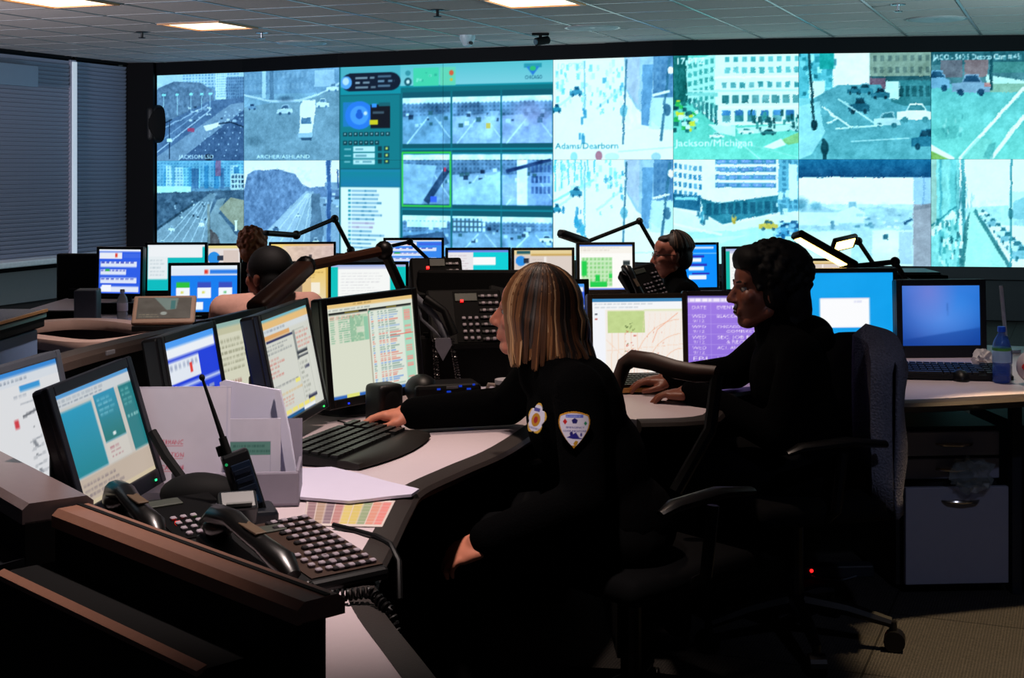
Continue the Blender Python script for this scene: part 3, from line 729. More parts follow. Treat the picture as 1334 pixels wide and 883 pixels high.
def t50():
    c = tile('c9f4ea', 8)
    c.rect(0, 0, 1, 1, '6fc8b8'); c.poly([(.08, .1), (.3, .0), (1, 0), (1, .68), (.36, .68), (.12, .42)], 'e6fbf6')
    c.poly([(0, 0), (.12, 0), (.12, .45), (0, .5)], '17625f'); c.noise(12, 10, .12, 0, 0, .13, .5); c.poly([(.1, .05), (.34, .0), (.34, .62), (.12, .42)], 'b4e4da')
    for r_ in range(6):
        for k in range(5): u = .12 + k * .045; c.rect(u, .08 + r_ * .085 - k * .012, u + .028, .08 + r_ * .085 + .05 - k * .012, '3f9c96', .85)
    windows(c, .40, .0, 1.02, .09, 9, 1, '4aa2a4', .45); windows(c, .40, .10, 1.02, .20, 9, 1, '4aa2a4', .4); windows(c, .38, .24, 1.02, .34, 9, 1, '3f8f94', .45)
    c.rect(.34, .205, 1, .225, 'ffffff'); c.rect(.12, .335, 1, .355, 'c2e6e0'); windows(c, .38, .37, 1.02, .48, 8, 1, '2a6f72', .3); c.rect(.36, .49, 1, .51, 'f6fffd')
    windows(c, .38, .52, .98, .66, 6, 1, '2f7a80', .3)
    for k in range(6): c.rect(.40 + k * .1, .53, .46 + k * .1, .58, ['4a88c0', '3a70a8'][k % 2], .9)
    windows(c, .12, .36, .36, .64, 7, 1, '2b7274', .35, 1, .08); c.poly([(.1, .36), (.36, .36), (.36, .40), (.1, .38)], '8fd0c8')
    c.poly([(0, .48), (.1, .44), (.36, .68), (1, .66), (1, 1), (0, 1)], '5fbfae', 1, '7fd8c4'); c.poly([(.28, .66), (.5, .68), (.5, .78), (.36, .74)], 'cff0e8'); c.poly([(.5, .7), (1, .66), (1, .72), (.55, .76)], 'd8f2ea', .8)
    c.specks(34, 0, .44, .2, .72, .018, .02, ['0f4a4c', 'e6fbf8', '1d6a66', 'e0d430', 'c8ece6', '30b050'], .9); c.car(.35, .79, .12, .05, 'f4fffc', '5fa8a0'); c.car(.58, .75, .12, .05, 'e6f6f2', '2f7a78'); c.car(.76, .76, .12, .05, '2f6f70', '0f3f44'); c.car(.95, .73, .1, .05, 'b8dcd8', '1f5f64')
    c.specks(22, .62, .55, 1, .72, .012, .03, ['1f5a5c', '3a8a84', '15484c'], .9); c.poly([(.85, .82), (1, .74), (1, .84), (.92, .86)], '8fb86a', .8); c.poly([(.72, .88), (.86, .8), (.9, .86), (.8, .9)], 'eefcf6')
    c.line([(.5, .8), (.7, 1)], .008, 'b8ece0'); c.line([(.55, .84), (1, .98)], .006, 'a8e2d4', .7); c.text('17 PTZ', .02, .085, .06, 'f4fffc', wid=.22); c.text('Jackson/Michigan', .02, .87, .065, 'f8fffe', wid=.62)
    c.blur(1)
    return c
def t51():
    c = tile('eefcff', 9)
    c.poly([(.0, 0), (1, 0), (1, .4), (0, .4)], 'f4fcff')
    windows(c, .0, .02, .24, .36, 6, 4, '3f86ac', .4, 1, .04); c.rect(.3, 0, .84, .28, 'f2fbfe')
    for r_ in range(4): c.rect(.34, .0 + r_ * .075, .82, .0 + r_ * .075 + .045, '3f7fa6', .9); windows(c, .34, r_ * .075, .82, r_ * .075 + .045, 5, 1, '8a9ed8', .35, .9); windows(c, .32, r_ * .075 - .01, .86, r_ * .075 + .05, 10, 1, 'cfe4ee', .85, .9)
    c.rect(.84, 0, 1, .5, '6fb0c8'); windows(c, .86, 0, 1, .48, 3, 9, '3a7896', .4, .9); c.rect(.92, .05, .99, .38, 'd8eef6')
    c.poly([(0, .33), (.22, .35), (.22, .5), (0, .46)], '2a6a88'); c.rect(.02, .36, .2, .39, '8fd0e6')
    c.poly([(.22, .37), (.36, .42), (.84, .34), (.84, .50), (.4, .62), (.24, .52)], '357f92'); windows(c, .26, .4, .84, .56, 10, 1, '1f5a70', .3, .9, -.03); c.poly([(.2, .335), (.36, .40), (.84, .32), (.84, .28), (.36, .36), (.2, .3)], 'f4fdff')
    c.poly([(0, .48), (.25, .55), (.42, .64), (1, .48), (1, 1), (0, 1)], 'e2f8fa'); c.poly([(0, .70), (.5, .68), (1, .58), (1, 1), (0, 1)], 'a8dbe2', .8, 'c6ecf0'); c.poly([(0, .78), (.6, .72), (.4, .80), (0, .86)], 'd6f2f4', .8); c.line([(0, .62), (.4, .72)], .02, 'ffffff', .7)
    c.specks(10, .2, .5, .3, .62, .012, .025, ['2f7f98', '1c5a70', '58a8ba']); c.ell(.49, .57, .02, .05, 'd0b050'); c.ell(.49, .54, .012, .02, '2f6f80')
    c.car(.76, .66, .15, .09, 'd8b84a', '3a6a78'); c.car(.92, .73, .18, .13, '3a86b0', '184a70'); c.car(.88, .69, .12, .09, '5aa0c4', '184a70'); c.specks(20, .8, .58, 1, .76, .02, .02, ['2a6fa0', '8fc6e0', '1d4f7c', 'c8e6f2']); c.specks(10, .82, .3, .95, .5, .015, .03, ['d8eef4', '3f8098'])
    c.noise(14, 12, .03); c.blur(1)
    return c
def t60():
    c = tile('5fa4ac', 10); c.rect(0, 0, 1, .5, '7fc2c8'); c.rect(.24, 0, .56, .32, 'f4ffff'); c.rect(0, 0, .26, .42, '5fb4c0'); c.specks(30, 0, 0, .28, .42, .02, .03, ['2f8a96', 'b8ecf0', '1d6a78', '8fd8de']); c.rect(.16, 0, .27, .15, '1f9a94'); c.rect(.08, .26, .2, .42, 'd8f0f2')
    c.rect(.54, 0, 1, .24, '8f9a8a'); windows(c, .55, 0, 1, .22, 8, 2, '5a6a66', .5, .9); c.rect(.54, .22, 1, .28, '2f5a60'); c.rect(.7, .26, 1, .5, '3a7a80'); windows(c, .7, .28, 1, .45, 6, 1, '12484e', .4); c.rect(.54, .24, .66, .34, '7a5a6a'); c.rect(.66, .27, .76, .44, 'cfeaea')
    c.poly([(.12, .42), (.3, .3), (.62, .3), (.7, .46), (1, .58), (1, 1), (0, 1), (0, .9)], '5a99a4', 1, '66aab2'); c.noise(6, 6, .04, 0, .4, 1, 1); c.poly([(0, .5), (.16, .45), (.2, .75), (.1, .95), (0, 1)], 'a8dce0', .8)
    c.car(.46, .55, .16, .13, '1f5a6c', '0c3440'); c.car(.62, .42, .14, .09, '2f6f80', '0c3440'); c.car(.5, .38, .13, .09, '3a8090', '10404c'); c.car(.42, .38, .1, .07, '1f5f70', '0c3440'); c.car(.67, .68, .20, .12, 'c4dcde', '3a7884'); c.car(.88, .63, .27, .15, 'f4fcfc', '3f8088'); c.car(.96, .88, .22, .16, '2a6f86', '0c3a4c')
    c.line([(.18, .5), (.4, .7)], .012, 'e4f8f8'); c.line([(.3, .43), (.6, .68)], .01, 'c4e6ea'); c.line([(.28, .71), (.64, .68)], .012, 'd8f2f4', .9); c.line([(.4, .83), (.84, .80)], .008, 'c4e8ea', .8); c.line([(.22, .66), (.3, .61), (.24, .57)], .012, 'e4f8f8')
    c.line([(.08, 0), (.12, .7)], .02, '1a4a52'); c.ell(.12, .67, .025, .05, '0c3840'); c.ell(.2, .89, .03, .07, '1a4a54'); c.ell(.19, .82, .015, .02, '1a4a54'); c.line([(.2, .92), (.2, 1)], .03, '1a4a54'); c.noise(20, 16, .04)
    return c
def t61():
    c = tile('d8ecf4', 11); c.rect(0, .17, 1, .62, 'fbfeff'); c.rect(0, .42, 1, .8, 'cfe6ef'); c.poly([(0, .5), (.12, .42), (.3, .48), (.6, .44), (.86, .48), (.86, .7), (0, .7)], 'b4d2e0'); c.noise(18, 8, .12, 0, .40, .86, .72)
    c.ell(.13, .44, .04, .04, '5f9ab0', .7, .4); c.ell(.02, .42, .05, .06, '3f8098', .7, .4); c.rect(.38, .40, .44, .46, '8fb6c6'); c.poly([(.3, .5), (.42, .44), (.5, .5), (.5, .6), (.3, .6)], 'dcecf2'); c.rect(.0, .5, .3, .62, 'e0f0f4', .8); c.rect(.24, .58, .27, .66, '6f9aae')
    c.specks(24, .3, .52, .84, .64, .02, .012, ['f4fcff', '6f9cb0', 'a8cad8', '4f8498'], .7); c.poly([(0, .68), (.86, .66), (.86, 1), (0, 1)], 'e2f2f8', .85); c.ell(.66, .78, .12, .12, 'f4fcff', .9, .4); c.rect(.64, .70, .68, .75, '3f7080'); c.rect(.4, .66, .56, 1, 'a8c8d8', .6); c.noise(7, 5, .05, 0, .66, .86, 1)
    c.rect(.865, .16, 1, .42, 'a8c4dc'); c.rect(.865, .42, 1, 1, 'a89fa8'); c.poly([(.865, .44), (1, .41), (1, .45), (.865, .48)], '8d8892'); c.rect(.94, .16, .95, .42, '7fa0c0'); c.line([(.80, .6), (.86, .56)], .02, '2f5a78'); c.rect(.76, .68, .86, .98, 'b8cad8')
    c.rect(0, 0, 1, .17, '17557a'); c.grad(0, 0, 1, .17, '1d6a90', '12486e'); c.blur(2)
    return c
def t70():
    c = tile('78c4bc', 12); c.grad(0, .2, 1, 1, '6ab4b4', '80d0c4'); c.rect(0, 0, 1, .3, '4f7a80'); c.rect(0, 0, 1, .12, '2f5f66'); windows(c, 0, .0, 1, .12, 12, 1, '6fa8ae', .6, .5); c.rect(.1, .08, .34, .24, '6f6a72'); c.rect(.36, .08, .62, .24, '8a6e70'); c.rect(.66, .1, 1, .2, '4a807c'); c.poly([(.6, .22), (1, .27), (1, .38), (.6, .30)], 'c4e4da'); c.rect(.62, .30, 1, .38, '8fb09a')
    c.noise(10, 8, .05); c.line([(.65, 0), (.65, .36)], .03, '14464e')
    c.car(.06, .34, .30, .17, '7fa8c4', '1f4a64'); c.car(.43, .38, .40, .17, '8aa0b8', '1f4460'); c.rect(.57, .29, .63, .33, 'e06a5a', .6)
    c.line([(.30, 1), (1, .34)], .03, 'f4fffa'); c.line([(.64, 1), (1, .60)], .035, 'f4fffa'); c.poly([(.32, .98), (.5, .8), (.66, .82), (.6, 1)], '8fd0c4', .6)
    c.poly([(0, .86), (.25, .98), (.25, 1), (0, 1)], 'f4fff8'); c.poly([(0, .92), (.2, 1), (0, 1)], '8ab05a'); c.poly([(0, .72), (.3, .68), (.28, .8), (.08, .82)], '5aa8a4', .5); c.specks(16, .05, .6, .35, .8, .01, .02, ['4f9a9a', '9fd8d0'], .6); c.poly([(.56, .98), (.62, .86), (.7, .84), (.66, 1)], '4f9a98', .6)
    c.text('JACO - 540 S Desoto Cam # 45', .02, .075, .05, 'f4ffff', wid=.94)
    return c
def t71():
    c = tile('eefbfc', 13); c.rect(0, 0, .3, 1, '8fd0cc'); c.noise(10, 12, .10, 0, 0, .3, 1); c.line([(.1, 0), (.1, .9)], .03, '5aa8b0'); c.rect(.0, 0, .06, .7, 'a8b8a8', .7); c.rect(.2, 0, .27, .5, '6fc0c0', .8); c.line([(.0, .7), (.26, .5)], .05, 'e8fafa'); c.line([(0, .62), (.28, .44)], .015, '2f7f88', .8)
    c.specks(60, .05, .55, .34, 1, .014, .03, ['2a7a80', 'b8ecec', '4fa4a4', 'e8fcfc', '1d5f68'], .8); c.line([(.34, 0), (.36, .9)], .04, '4a9aa0', .9); bare_trees(c, 7, .28, .5, .05, .55, '3a8088', .5)
    c.poly([(.36, .45), (1, .42), (1, .62), (.4, .6)], 'b8dfe4'); c.noise(14, 5, .12, .36, .38, 1, .62); c.rect(.84, .3, 1, .5, 'cfecf0'); c.poly([(.42, .46), (.46, .46), (.82, 1), (.34, 1)], 'b4e6da'); c.poly([(.36, .6), (.42, .48), (.36, 1), (.3, 1)], '2f6f72', .8)
    c.line([(.47, .47), (.85, 1)], .04, '2f7478', .85)
    for k in range(9): t = k / 8; c.car(.56 + .42 * t, .52 + .40 * t, .08 + .14 * t, .06 + .07 * t, ['e8f8fa', 'c2e2e8', '7fb4c0'][k % 3], '2f6f7c')
    c.line([(.86, 0), (.86, 1)], .022, '4a949c'); c.ell(.86, .5, .03, .05, '2f7078', .8); c.poly([(.88, .4), (1, .35), (1, .55), (.88, .55)], '7fbac4', .7); c.blur(1)
    return c
vw = thing('video_wall', 'wide wall of lit projection panels showing street camera views', 'video wall', (0.42, 14.51, 0))
def vloc(p): return Vector(p) - vw.location
g = gui().out()
pics = {(0, 0): t00().out(), (1, 0): t10().out(), (0, 1): t01().out(), (1, 1): t11().out(),
        (2, 0): g[:TH, :TW], (3, 0): g[:TH, TW:], (2, 1): g[TH:, :TW], (3, 1): g[TH:, TW:],
        (4, 0): t40(6, True).out(), (4, 1): t40(7, False).out(), (5, 0): t50().out(), (5, 1): t51().out(), (6, 0): t60().out(), (6, 1): t61().out(), (7, 0): t70().out(), (7, 1): t71().out()}
def fract(h, w, n, seed, octv=5):
    r_ = np.random.default_rng(seed); acc = np.zeros((h, w)); am = 1.0; tot = 0
    for o in range(octv):
        gx, gy = max(2, n * 2 ** o), max(2, int(n * 2 ** o * h / w))
        g_ = r_.random((gy + 1, gx + 1)); xs = np.linspace(0, gx - 1e-6, w); ys = np.linspace(0, gy - 1e-6, h)
        xi, yi = xs.astype(int), ys.astype(int); fx, fy = xs - xi, (ys - yi)[:, None]
        acc += am * ((g_[yi][:, xi] * (1 - fx) + g_[yi][:, xi + 1] * fx) * (1 - fy) + (g_[yi + 1][:, xi] * (1 - fx) + g_[yi + 1][:, xi + 1] * fx) * fy); tot += am; am *= 0.72
    return acc / tot - 0.5
def soft(a, n):
    for _ in range(n):
        p = np.pad(a, ((1, 1), (1, 1), (0, 0)), mode='edge'); a = (p[:-2, 1:-1] + p[2:, 1:-1] + p[1:-1, :-2] + p[1:-1, 2:] + 2 * a) / 6
    return a
def photo_post(im, i, j):
    h, w = im.shape[:2]
    if i in (2, 3):
        a = im.copy(); x0 = int(w * .62) if i == 2 else 0
        n_ = fract(h, w, 9, 100 + i * 2 + j)[..., None]
        dark = (np.abs(a - np.array(hexc('0d6f7c'))).sum(-1) > .25) & (np.arange(w)[None, :] >= x0) & ((np.arange(h)[:, None] > h * .30) | (j == 1))
        dark &= (a.max(-1) - a.min(-1)) < .45
        a = np.where(dark[..., None], a + n_ * .42, a)
        lm = a.mean(-1, keepdims=True)
        a = np.where(dark[..., None], ((lm * np.array((0.82, 1.02, 1.14)) * .45 + a * .55 * np.array((.88, 1, 1.12))) - .5) * 1.45 + .54, a)
        a = soft(a, 1) * np.array((0.90, 1.0, 1.05)) + np.array((0.0, .01, .02))
        return np.clip(a, 0, 1)
    base = soft(im, 1)
    # break the clean shapes up: shift rows and columns by a little noise, add grain at several sizes
    dx = (fract(h, w, 14, 7 + i * 3 + j) * 4.5).round().astype(int); dy = (fract(h, w, 14, 57 + i * 3 + j) * 3.5).round().astype(int)
    Yi, Xi = np.meshgrid(np.arange(h), np.arange(w), indexing='ij')
    keep = (np.arange(h)[:, None] > h * .78) | (np.arange(h)[:, None] < h * .10)
    if j == 1: keep = np.zeros((h, 1), bool)
    warped = base[np.clip(Yi + dy, 0, h - 1), np.clip(Xi + dx, 0, w - 1)]
    a = np.where(keep[..., None], base, warped)
    lum = a.mean(-1, keepdims=True)
    amp = np.clip(1.15 - lum, 0.15, 0.6) * (0.40 if i != 4 else 0.30)
    a = a + fract(h, w, 12, 200 + i * 2 + j)[..., None] * amp + fract(h, w, 40, 300 + i * 2 + j, 3)[..., None] * amp * .5
    tint = np.array((0.84, 1.03, 1.14)) if i < 2 else np.array((0.84, 1.0, 1.04))
    a = a * tint + np.array((-.01, .01, .02)); a = (a - .5) * (1.12 if i < 4 else 1.18) + (.5 if i < 4 else .54)
    a = a + (a - soft(a, 2)) * 0.7
    return np.clip(a, 0, 1)

VIEW = ['boulevard traffic', 'crossing with white truck', 'control menu', 'small camera pictures', 'overexposed pale street', 'corner building', 'crossing with parked cars', 'street with white lines']
def squeeze(im, k=0.68):
    w = im.shape[1]; x = (np.arange(w) / k).astype(int)
    return im[:, np.where(x < w, x, 2 * w - 1 - x).clip(0, w - 1)]
pics[(7, 0)] = squeeze(pics[(7, 0)]); pics[(7, 1)] = squeeze(pics[(7, 1)])
for (i, j), im in pics.items():
    (x0, y0), (x1, y1) = VW[i], VW[i + 1]
    zt, zb = (Z2, Z1) if j == 0 else (Z1, Z0)
    e = 0.0018
    d = Vector((x1 - x0, y1 - y0)).normalized()
    cs = [(x0 + d.x * e, y0 + d.y * e, zb + e / 2), (x1 - d.x * e, y1 - d.y * e, zb + e / 2), (x1 - d.x * e, y1 - d.y * e, zt - e / 2), (x0 + d.x * e, y0 + d.y * e, zt - e / 2)]
    im = photo_post(im, i, j)
    o = put('display_panel', picture_mesh('display_panel', im, 1, 1, WALLSCREEN, [vloc(c) for c in cs]), vw)
MB().sweep([tuple((Vector((*p, 0)) - vw.location).xy) for p in VW], [(0.004, Z0 - 0.01), (0.12, Z0 - 0.01), (0.12, Z2 + 0.01), (0.004, Z2 + 0.01)]).build('backing', BLACKM, vw)
# ------------------------------------------------------------------ consoles and desks
def smooth_path(pts, n=6):
    out = []
    pts = [Vector(p) for p in pts]
    for i in range(len(pts) - 1):
        p0, p1, p2, p3 = pts[max(i - 1, 0)], pts[i], pts[i + 1], pts[min(i + 2, len(pts) - 1)]
        for k in range(n):
            t = k / n
            out.append(0.5 * ((2 * p1) + (p2 - p0) * t + (2 * p0 - 5 * p1 + 4 * p2 - p3) * t * t + (3 * p1 - p0 - 3 * p2 + p3) * t ** 3))
    out.append(pts[-1])
    return [tuple(p) for p in out]
BULLP = [(0, -0.034), (0.035, -0.034), (0.052, -0.022), (0.055, -0.012), (0.048, -0.002), (0.03, 0.002), (0, 0.002)]
def sw_loc(path, org): return [(p[0] - org[0], p[1] - org[1]) for p in path]
def desk(label, inner, outer, z, group=None, side=1, name='console_desk', bull=BULL, legs=(), top=None):
    """inner: edge towards the sitter (gets the rounded edge), outer: far edge"""
    org = inner[0]
    rt = thing(name, label, 'desk', (org[0], org[1], 0), 0, group)
    poly = sw_loc(list(inner) + list(outer)[::-1], org)
    MB().prism(poly, z - 0.03, z).build('desktop', top or DESKTOP, rt)
    MB().sweep(sw_loc(inner, org), [(o * side, z + dz) for o, dz in BULLP]).build('edge', bull, rt, smooth=True)
    for k, (a, b) in enumerate(legs):
        a, b = Vector(a) - Vector(org), Vector(b) - Vector(org)
        d = (b - a); c = (a + b) / 2
        MB().box((0, 0, 0), (d.length, 0.03, z - 0.035)).build('leg_panel', BLACKM, rt, loc=(c.x, c.y, (z - 0.035) / 2), rot=(0, 0, math.atan2(d.y, d.x)))
    return rt
innerA = smooth_path([(0.22, 4.62), (0.10, 4.22), (-0.05, 3.70), (-0.162, 3.445), (-0.250, 3.23), (-0.268, 3.05), (-0.279, 2.80), (-0.290, 2.50), (-0.262, 2.34), (-0.182, 2.10), (-0.10, 1.86)], 5)
outerA = [(0.22, 4.86), (-0.2, 4.86), (-0.68, 4.56), (-0.91, 4.10), (-1.04, 3.65), (-1.10, 3.2), (-1.0, 2.86), (-0.74, 2.50), (-0.245, 1.975), (-0.24, 1.86)]
desk('pale laminate console desk curving around the blonde woman in front', innerA, outerA, 0.74, side=1,
     legs=[((-0.3, 4.8), (0.18, 4.8)), ((-1.0, 3.2), (-1.0, 3.7))])
CAP = mat('console_cap', (0.56, 0.40, 0.33), 0.38, var=0.12, scale=80, spec=0.5)
CAPB = mat('console_cap_blue', (0.46, 0.40, 0.40), 0.35, var=0.1, scale=60, spec=0.5)
def capprof(o0, o1, z, t=0.03):
    return [(o0, z - t), (o1, z - t), (o1, z - 0.010), (o1 - 0.012, z), (o0 + 0.012, z), (o0, z - 0.010)]
pn = [(-0.252, 1.953), (-0.755, 2.48)]
org = pn[0]
rt = thing('console_partition', 'low black console partition with brown top cap, nearest at lower left', 'partition', (org[0], org[1], 0))
L = lambda pts: sw_loc(pts, org)
MB().sweep(L(pn), [(0.005, 0), (0.045, 0), (0.045, 0.852), (0.005, 0.852)]).build('panel', BLACKM, rt)
MB().sweep(L(pn), capprof(-0.028, 0.052, 0.88)).build('cap', CAP, rt, smooth=False)
MB().sweep(L([(-0.254, 1.955), (-0.757, 2.482)]), [(-0.005, 0.878), (0.004, 0.878), (0.004, 0.8815), (-0.005, 0.8815)]).build('cap_groove', BLACKM, rt)
led = [(-0.315, 2.019), (-0.755, 2.48)]
MB().sweep(L(led), [(0.046, 0), (0.15, 0), (0.15, 0.775), (0.14, 0.79), (0.046, 0.79)]).build('lower_body', BLACKM, rt)
MB().sweep(L(led), [(0.136, 0.788), (0.152, 0.782), (0.152, 0.790), (0.136, 0.795)]).build('ledge_strip', CAP, rt)
pn2 = [(-0.762, 2.487), (-1.05, 2.87), (-1.45, 3.35)]
org = pn2[0]
rt = thing('console_partition', 'low black partition with wide blue-sheened cap at the far left edge', 'partition', (org[0], org[1], 0))
MB().sweep(L(pn2), [(0.005, 0), (0.09, 0), (0.09, 0.86), (0.005, 0.86)]).build('panel', BLACKM, rt)
MB().sweep(L(pn2), capprof(-0.03, 0.095, 0.892, 0.035)).build('cap', CAPB, rt)
MB().sweep(L(pn2), [(0.091, 0.60), (0.17, 0.60), (0.17, 0.79), (0.091, 0.80)]).build('lower_body', mat('dark_blue_panel', (0.06, 0.065, 0.09), 0.5), rt)
pb = smooth_path([(-1.27, 2.62), (-1.15, 3.18), (-1.08, 3.65), (-0.95, 4.12), (-0.72, 4.62), (-0.30, 4.92), (0.20, 4.94)], 5)
org = pb[0]
rt = thing('console_partition', 'tall black partition with taupe cap behind the front row of monitors', 'partition', (org[0], org[1], 0))
MB().sweep(L(pb), [(-0.0, 0), (0.04, 0), (0.04, 0.975), (-0.0, 0.975)]).build('panel', BLACKM, rt)
MB().sweep(L(pb), capprof(-0.02, 0.06, 1.0)).build('cap', mat('taupe_cap', (0.40, 0.34, 0.31), 0.4, scale=60), rt)
for px, py in ((128, 459), (205, 448)):
    q = P(px, py, 3.55 if px < 150 else 3.93)
    MB().box((0, 0, 0), (0.04, 0.006, 0.012), bevel=0.002).build('clip', mat('clip_metal', (0.5, 0.5, 0.52), 0.4), rt, loc=(q.x - org[0] + 0.03, q.y - org[1], q.z), rot=(0, 0, R(75)))

innerB = smooth_path([(0.36, 4.10), (0.56, 4.17), (0.62, 4.52), (0.82, 4.72), (1.06, 4.70), (1.15, 4.50), (1.24, 4.44), (1.65, 4.555), (2.3, 4.74)], 5)
outerB = [(0.32, 4.12), (0.29, 5.0), (0.26, 5.95), (1.5, 5.95), (2.3, 5.7)]
desk('pale console desk with dark edge around the dark-haired woman at right', innerB, outerB, 0.74, side=-1,
     legs=[((0.33, 4.25), (0.30, 5.8)), ((0.33, 5.9), (1.5, 5.9))])
def rear_desk(label, x0, x1, y0, y1, z, rot=0.0):
    rt = thing('console_desk', label, 'desk', (x0, y0, 0), rot)
    w, d = x1 - x0, y1 - y0
    MB().box((w / 2, d / 2, z - 0.015), (w, d, 0.03), bevel=0.006).build('desktop', DESKTOP, rt)
    MB().box((w / 2, -0.012, z - 0.015), (w, 0.028, 0.034), bevel=0.01).build('edge', BULL, rt)
    for sx in (0.03, w - 0.03): MB().box((sx, d / 2, (z - 0.03) / 2), (0.03, d - 0.06, z - 0.03)).build('leg_panel', BLACKM, rt)
    MB().box((w / 2, d - 0.03, (z + 0.06) / 2), (w - 0.06, 0.03, z + 0.06)).build('back_panel', BLACKM, rt)
    return rt
ZC = 0.66
rear_desk('rear console desk carrying the middle row of monitors', -0.85, 0.70, 7.65, 8.75, ZC)
rear_desk('rear console desk behind the man with glasses', 1.02, 1.75, 8.75, 9.35, ZC)
rear_desk('rear console desk under the two leftmost monitors', -2.75, -1.80, 8.0, 8.75, ZC)
rear_desk('rear console desk in front of the black-haired worker', -2.32, -1.50, 7.25, 7.85, ZC)
rear_desk('farthest console desk behind the auburn-haired worker', -2.15, -0.95, 9.3, 9.95, ZC)
rear_desk('rear console desk under the teal page monitor', -1.28, -0.42, 6.95, 7.5, ZC)
tag(MB().box((0, 0, 0), (0.43, 0.06, 0.93), bevel=0.01).build('end_panel', BLACKM, loc=(-2.61, 8.83, 0.465)), 'black upright end panel of the leftmost rear console', 'panel')
# curved beige counter loop at the left
loop = [P(px, 0, 0).xy for px in ()]
lp = []
for px, py in [(20, 423), (60, 418), (100, 415.5), (150, 417), (200, 424), (243, 433), (205, 433.5), (165, 440), (110, 444), (50, 438), (15, 432)]:
    Y = F_PX * 0.73 / (py - HORIZON); lp.append(((px - CX) / F_PX * Y, Y))
org = lp[0]
rt = thing('curved_counter', 'pale beige curved counter loop left of the tilted touch panel', 'counter', (org[0], org[1], 0))
lpl = smooth_path(L(lp) + [(0, 0)], 4)[:-1]
MB().sweep(lpl, [(-0.05, 0.695), (0.05, 0.695), (0.055, 0.715), (0.045, 0.74), (-0.045, 0.74), (-0.055, 0.715)], closed=True).build('rim', mat('beige_rim', (0.74, 0.62, 0.57), 0.45, scale=50, var=0.05), rt, smooth=True)
MB().sweep(lpl, [(-0.01, 0.0), (0.01, 0.0), (0.01, 0.694), (-0.01, 0.694)], closed=True).build('skirt', mat('mauve_panel', (0.33, 0.29, 0.33), 0.6), rt)
# side cabinet at the far left
rt = thing('side_cabinet', 'pale blue side cabinet with dark overhanging top at the left edge', 'cabinet', (-2.2, 5.0, 0), R(-2))
MB().box((0, 0, 0.43), (0.82, 0.68, 0.86), bevel=0.005).build('body', mat('pale_blue_panel', (0.55, 0.67, 0.86), 0.5, var=0.05), rt)
MB().box((0.0, 0, 0.895), (0.86, 0.72, 0.055), bevel=0.006).build('counter_slab', BLACKM, rt)
MB().box((0.0, 0, 0.928), (0.87, 0.73, 0.012), bevel=0.004).build('counter_top', mat('counter_top_grey', (0.30, 0.30, 0.32), 0.25, scale=12), rt)
MB().box((0.433, 0, 0.912), (0.006, 0.72, 0.014)).build('edge_strip', mat('teal_edge', (0.25, 0.5, 0.52), 0.35), rt)
MB().box((0.436, 0, 0.930), (0.008, 0.73, 0.010)).build('brass_strip', mat('brass_edge', (0.72, 0.52, 0.28), 0.35, 0.3), rt)

# ---- pedestal drawers on the right
GREYP = mat('grey_pedestal', (0.52, 0.53, 0.60), 0.5, var=0.04)
HANDLE = mat('chrome_handle', (0.75, 0.73, 0.70), 0.22, 0.95)
handle_me = MB().tube([(-0.065, 0, 0), (-0.05, -0.018, 0), (0, -0.026, 0), (0.05, -0.018, 0), (0.065, 0, 0)], [0.004, 0.006, 0.007, 0.006, 0.004], 8).mesh('handle', HANDLE, True)
def pedestal(label, loc, yaw, w, rows):
    rt = thing('drawer_pedestal', label, 'cabinet', loc, yaw, 'grey drawer pedestals under the right desk')
    H = rows[0][1] + 0.012
    MB().box((0, 0.27, H / 2 + 0.01), (w - 0.004, 0.5, H - 0.02)).build('body', mat('pedestal_body', (0.05, 0.05, 0.06), 0.6), rt)
    for z0, z1, out in rows:
        dr = MB().box((0, 0, 0), (w, 0.022, z1 - z0 - 0.008), bevel=0.003).build('drawer', GREYP, rt, loc=(out[0], 0.01 - out[1], (z0 + z1) / 2))
        put('handle', handle_me, dr, (out[2], -0.012, out[3] if len(out) > 3 else 0))
    for sx in (-1, 1):
        for sy in (0.06, 0.46): MB().cyl((sx * (w / 2 - 0.05), sy - 0.012, 0.016), (sx * (w / 2 - 0.05), sy + 0.012, 0.016), 0.016).build('caster', BLACKM, rt)
    return rt
pedestal('grey drawer pedestal with a plastic bag caught in its drawers', (1.512, 4.92, 0), R(4), 0.362, [(0.465, 0.555, (0, 0, 0.02)), (0.385, 0.463, (0, 0, 0.02)), (0.035, 0.375, (0.012, 0.05, 0.01, 0.12))])
pedestal('grey drawer pedestal cut off by the right edge', (1.945, 4.86, 0), R(4), 0.362, [(0.35, 0.565, (0, 0, -0.1)), (0.04, 0.345, (0, 0.03, -0.12, 0.1))])
tag(MB().box((0, 0, 0.35), (0.035, 0.05, 0.70), bevel=0.004).build('desk_post', mat('steel_post', (0.12, 0.14, 0.18), 0.4, 0.3), loc=(1.735, 4.9, 0)), 'slim dark steel desk post between the two drawer pedestals', 'post')
def crumple(label, c, r, m, seed, name='plastic_bag', cat='bag', z=1.0, group=None):
    rnd = random.Random(seed)
    bm = bmesh.new(); bmesh.ops.create_icosphere(bm, subdivisions=3, radius=1)
    for v in bm.verts:
        k = 1 + rnd.uniform(-0.38, 0.30); v.co = Vector((v.co.x * r[0] * k, v.co.y * r[1] * k, v.co.z * r[2] * k))
    me = bpy.data.meshes.new(name); bm.to_mesh(me); bm.free(); me.materials.append(m)
    o = put(name, me, None, c); tag(o, label, cat, group)
    return o
q = P(1270, 620, 4.80)
crumple('crumpled clear plastic bag hanging from the pedestal drawer', (q.x, 4.83, q.z), (0.070, 0.022, 0.058), mat('clear_film', (0.45, 0.50, 0.52), 0.25, alpha=0.35, spec=0.8), 3)

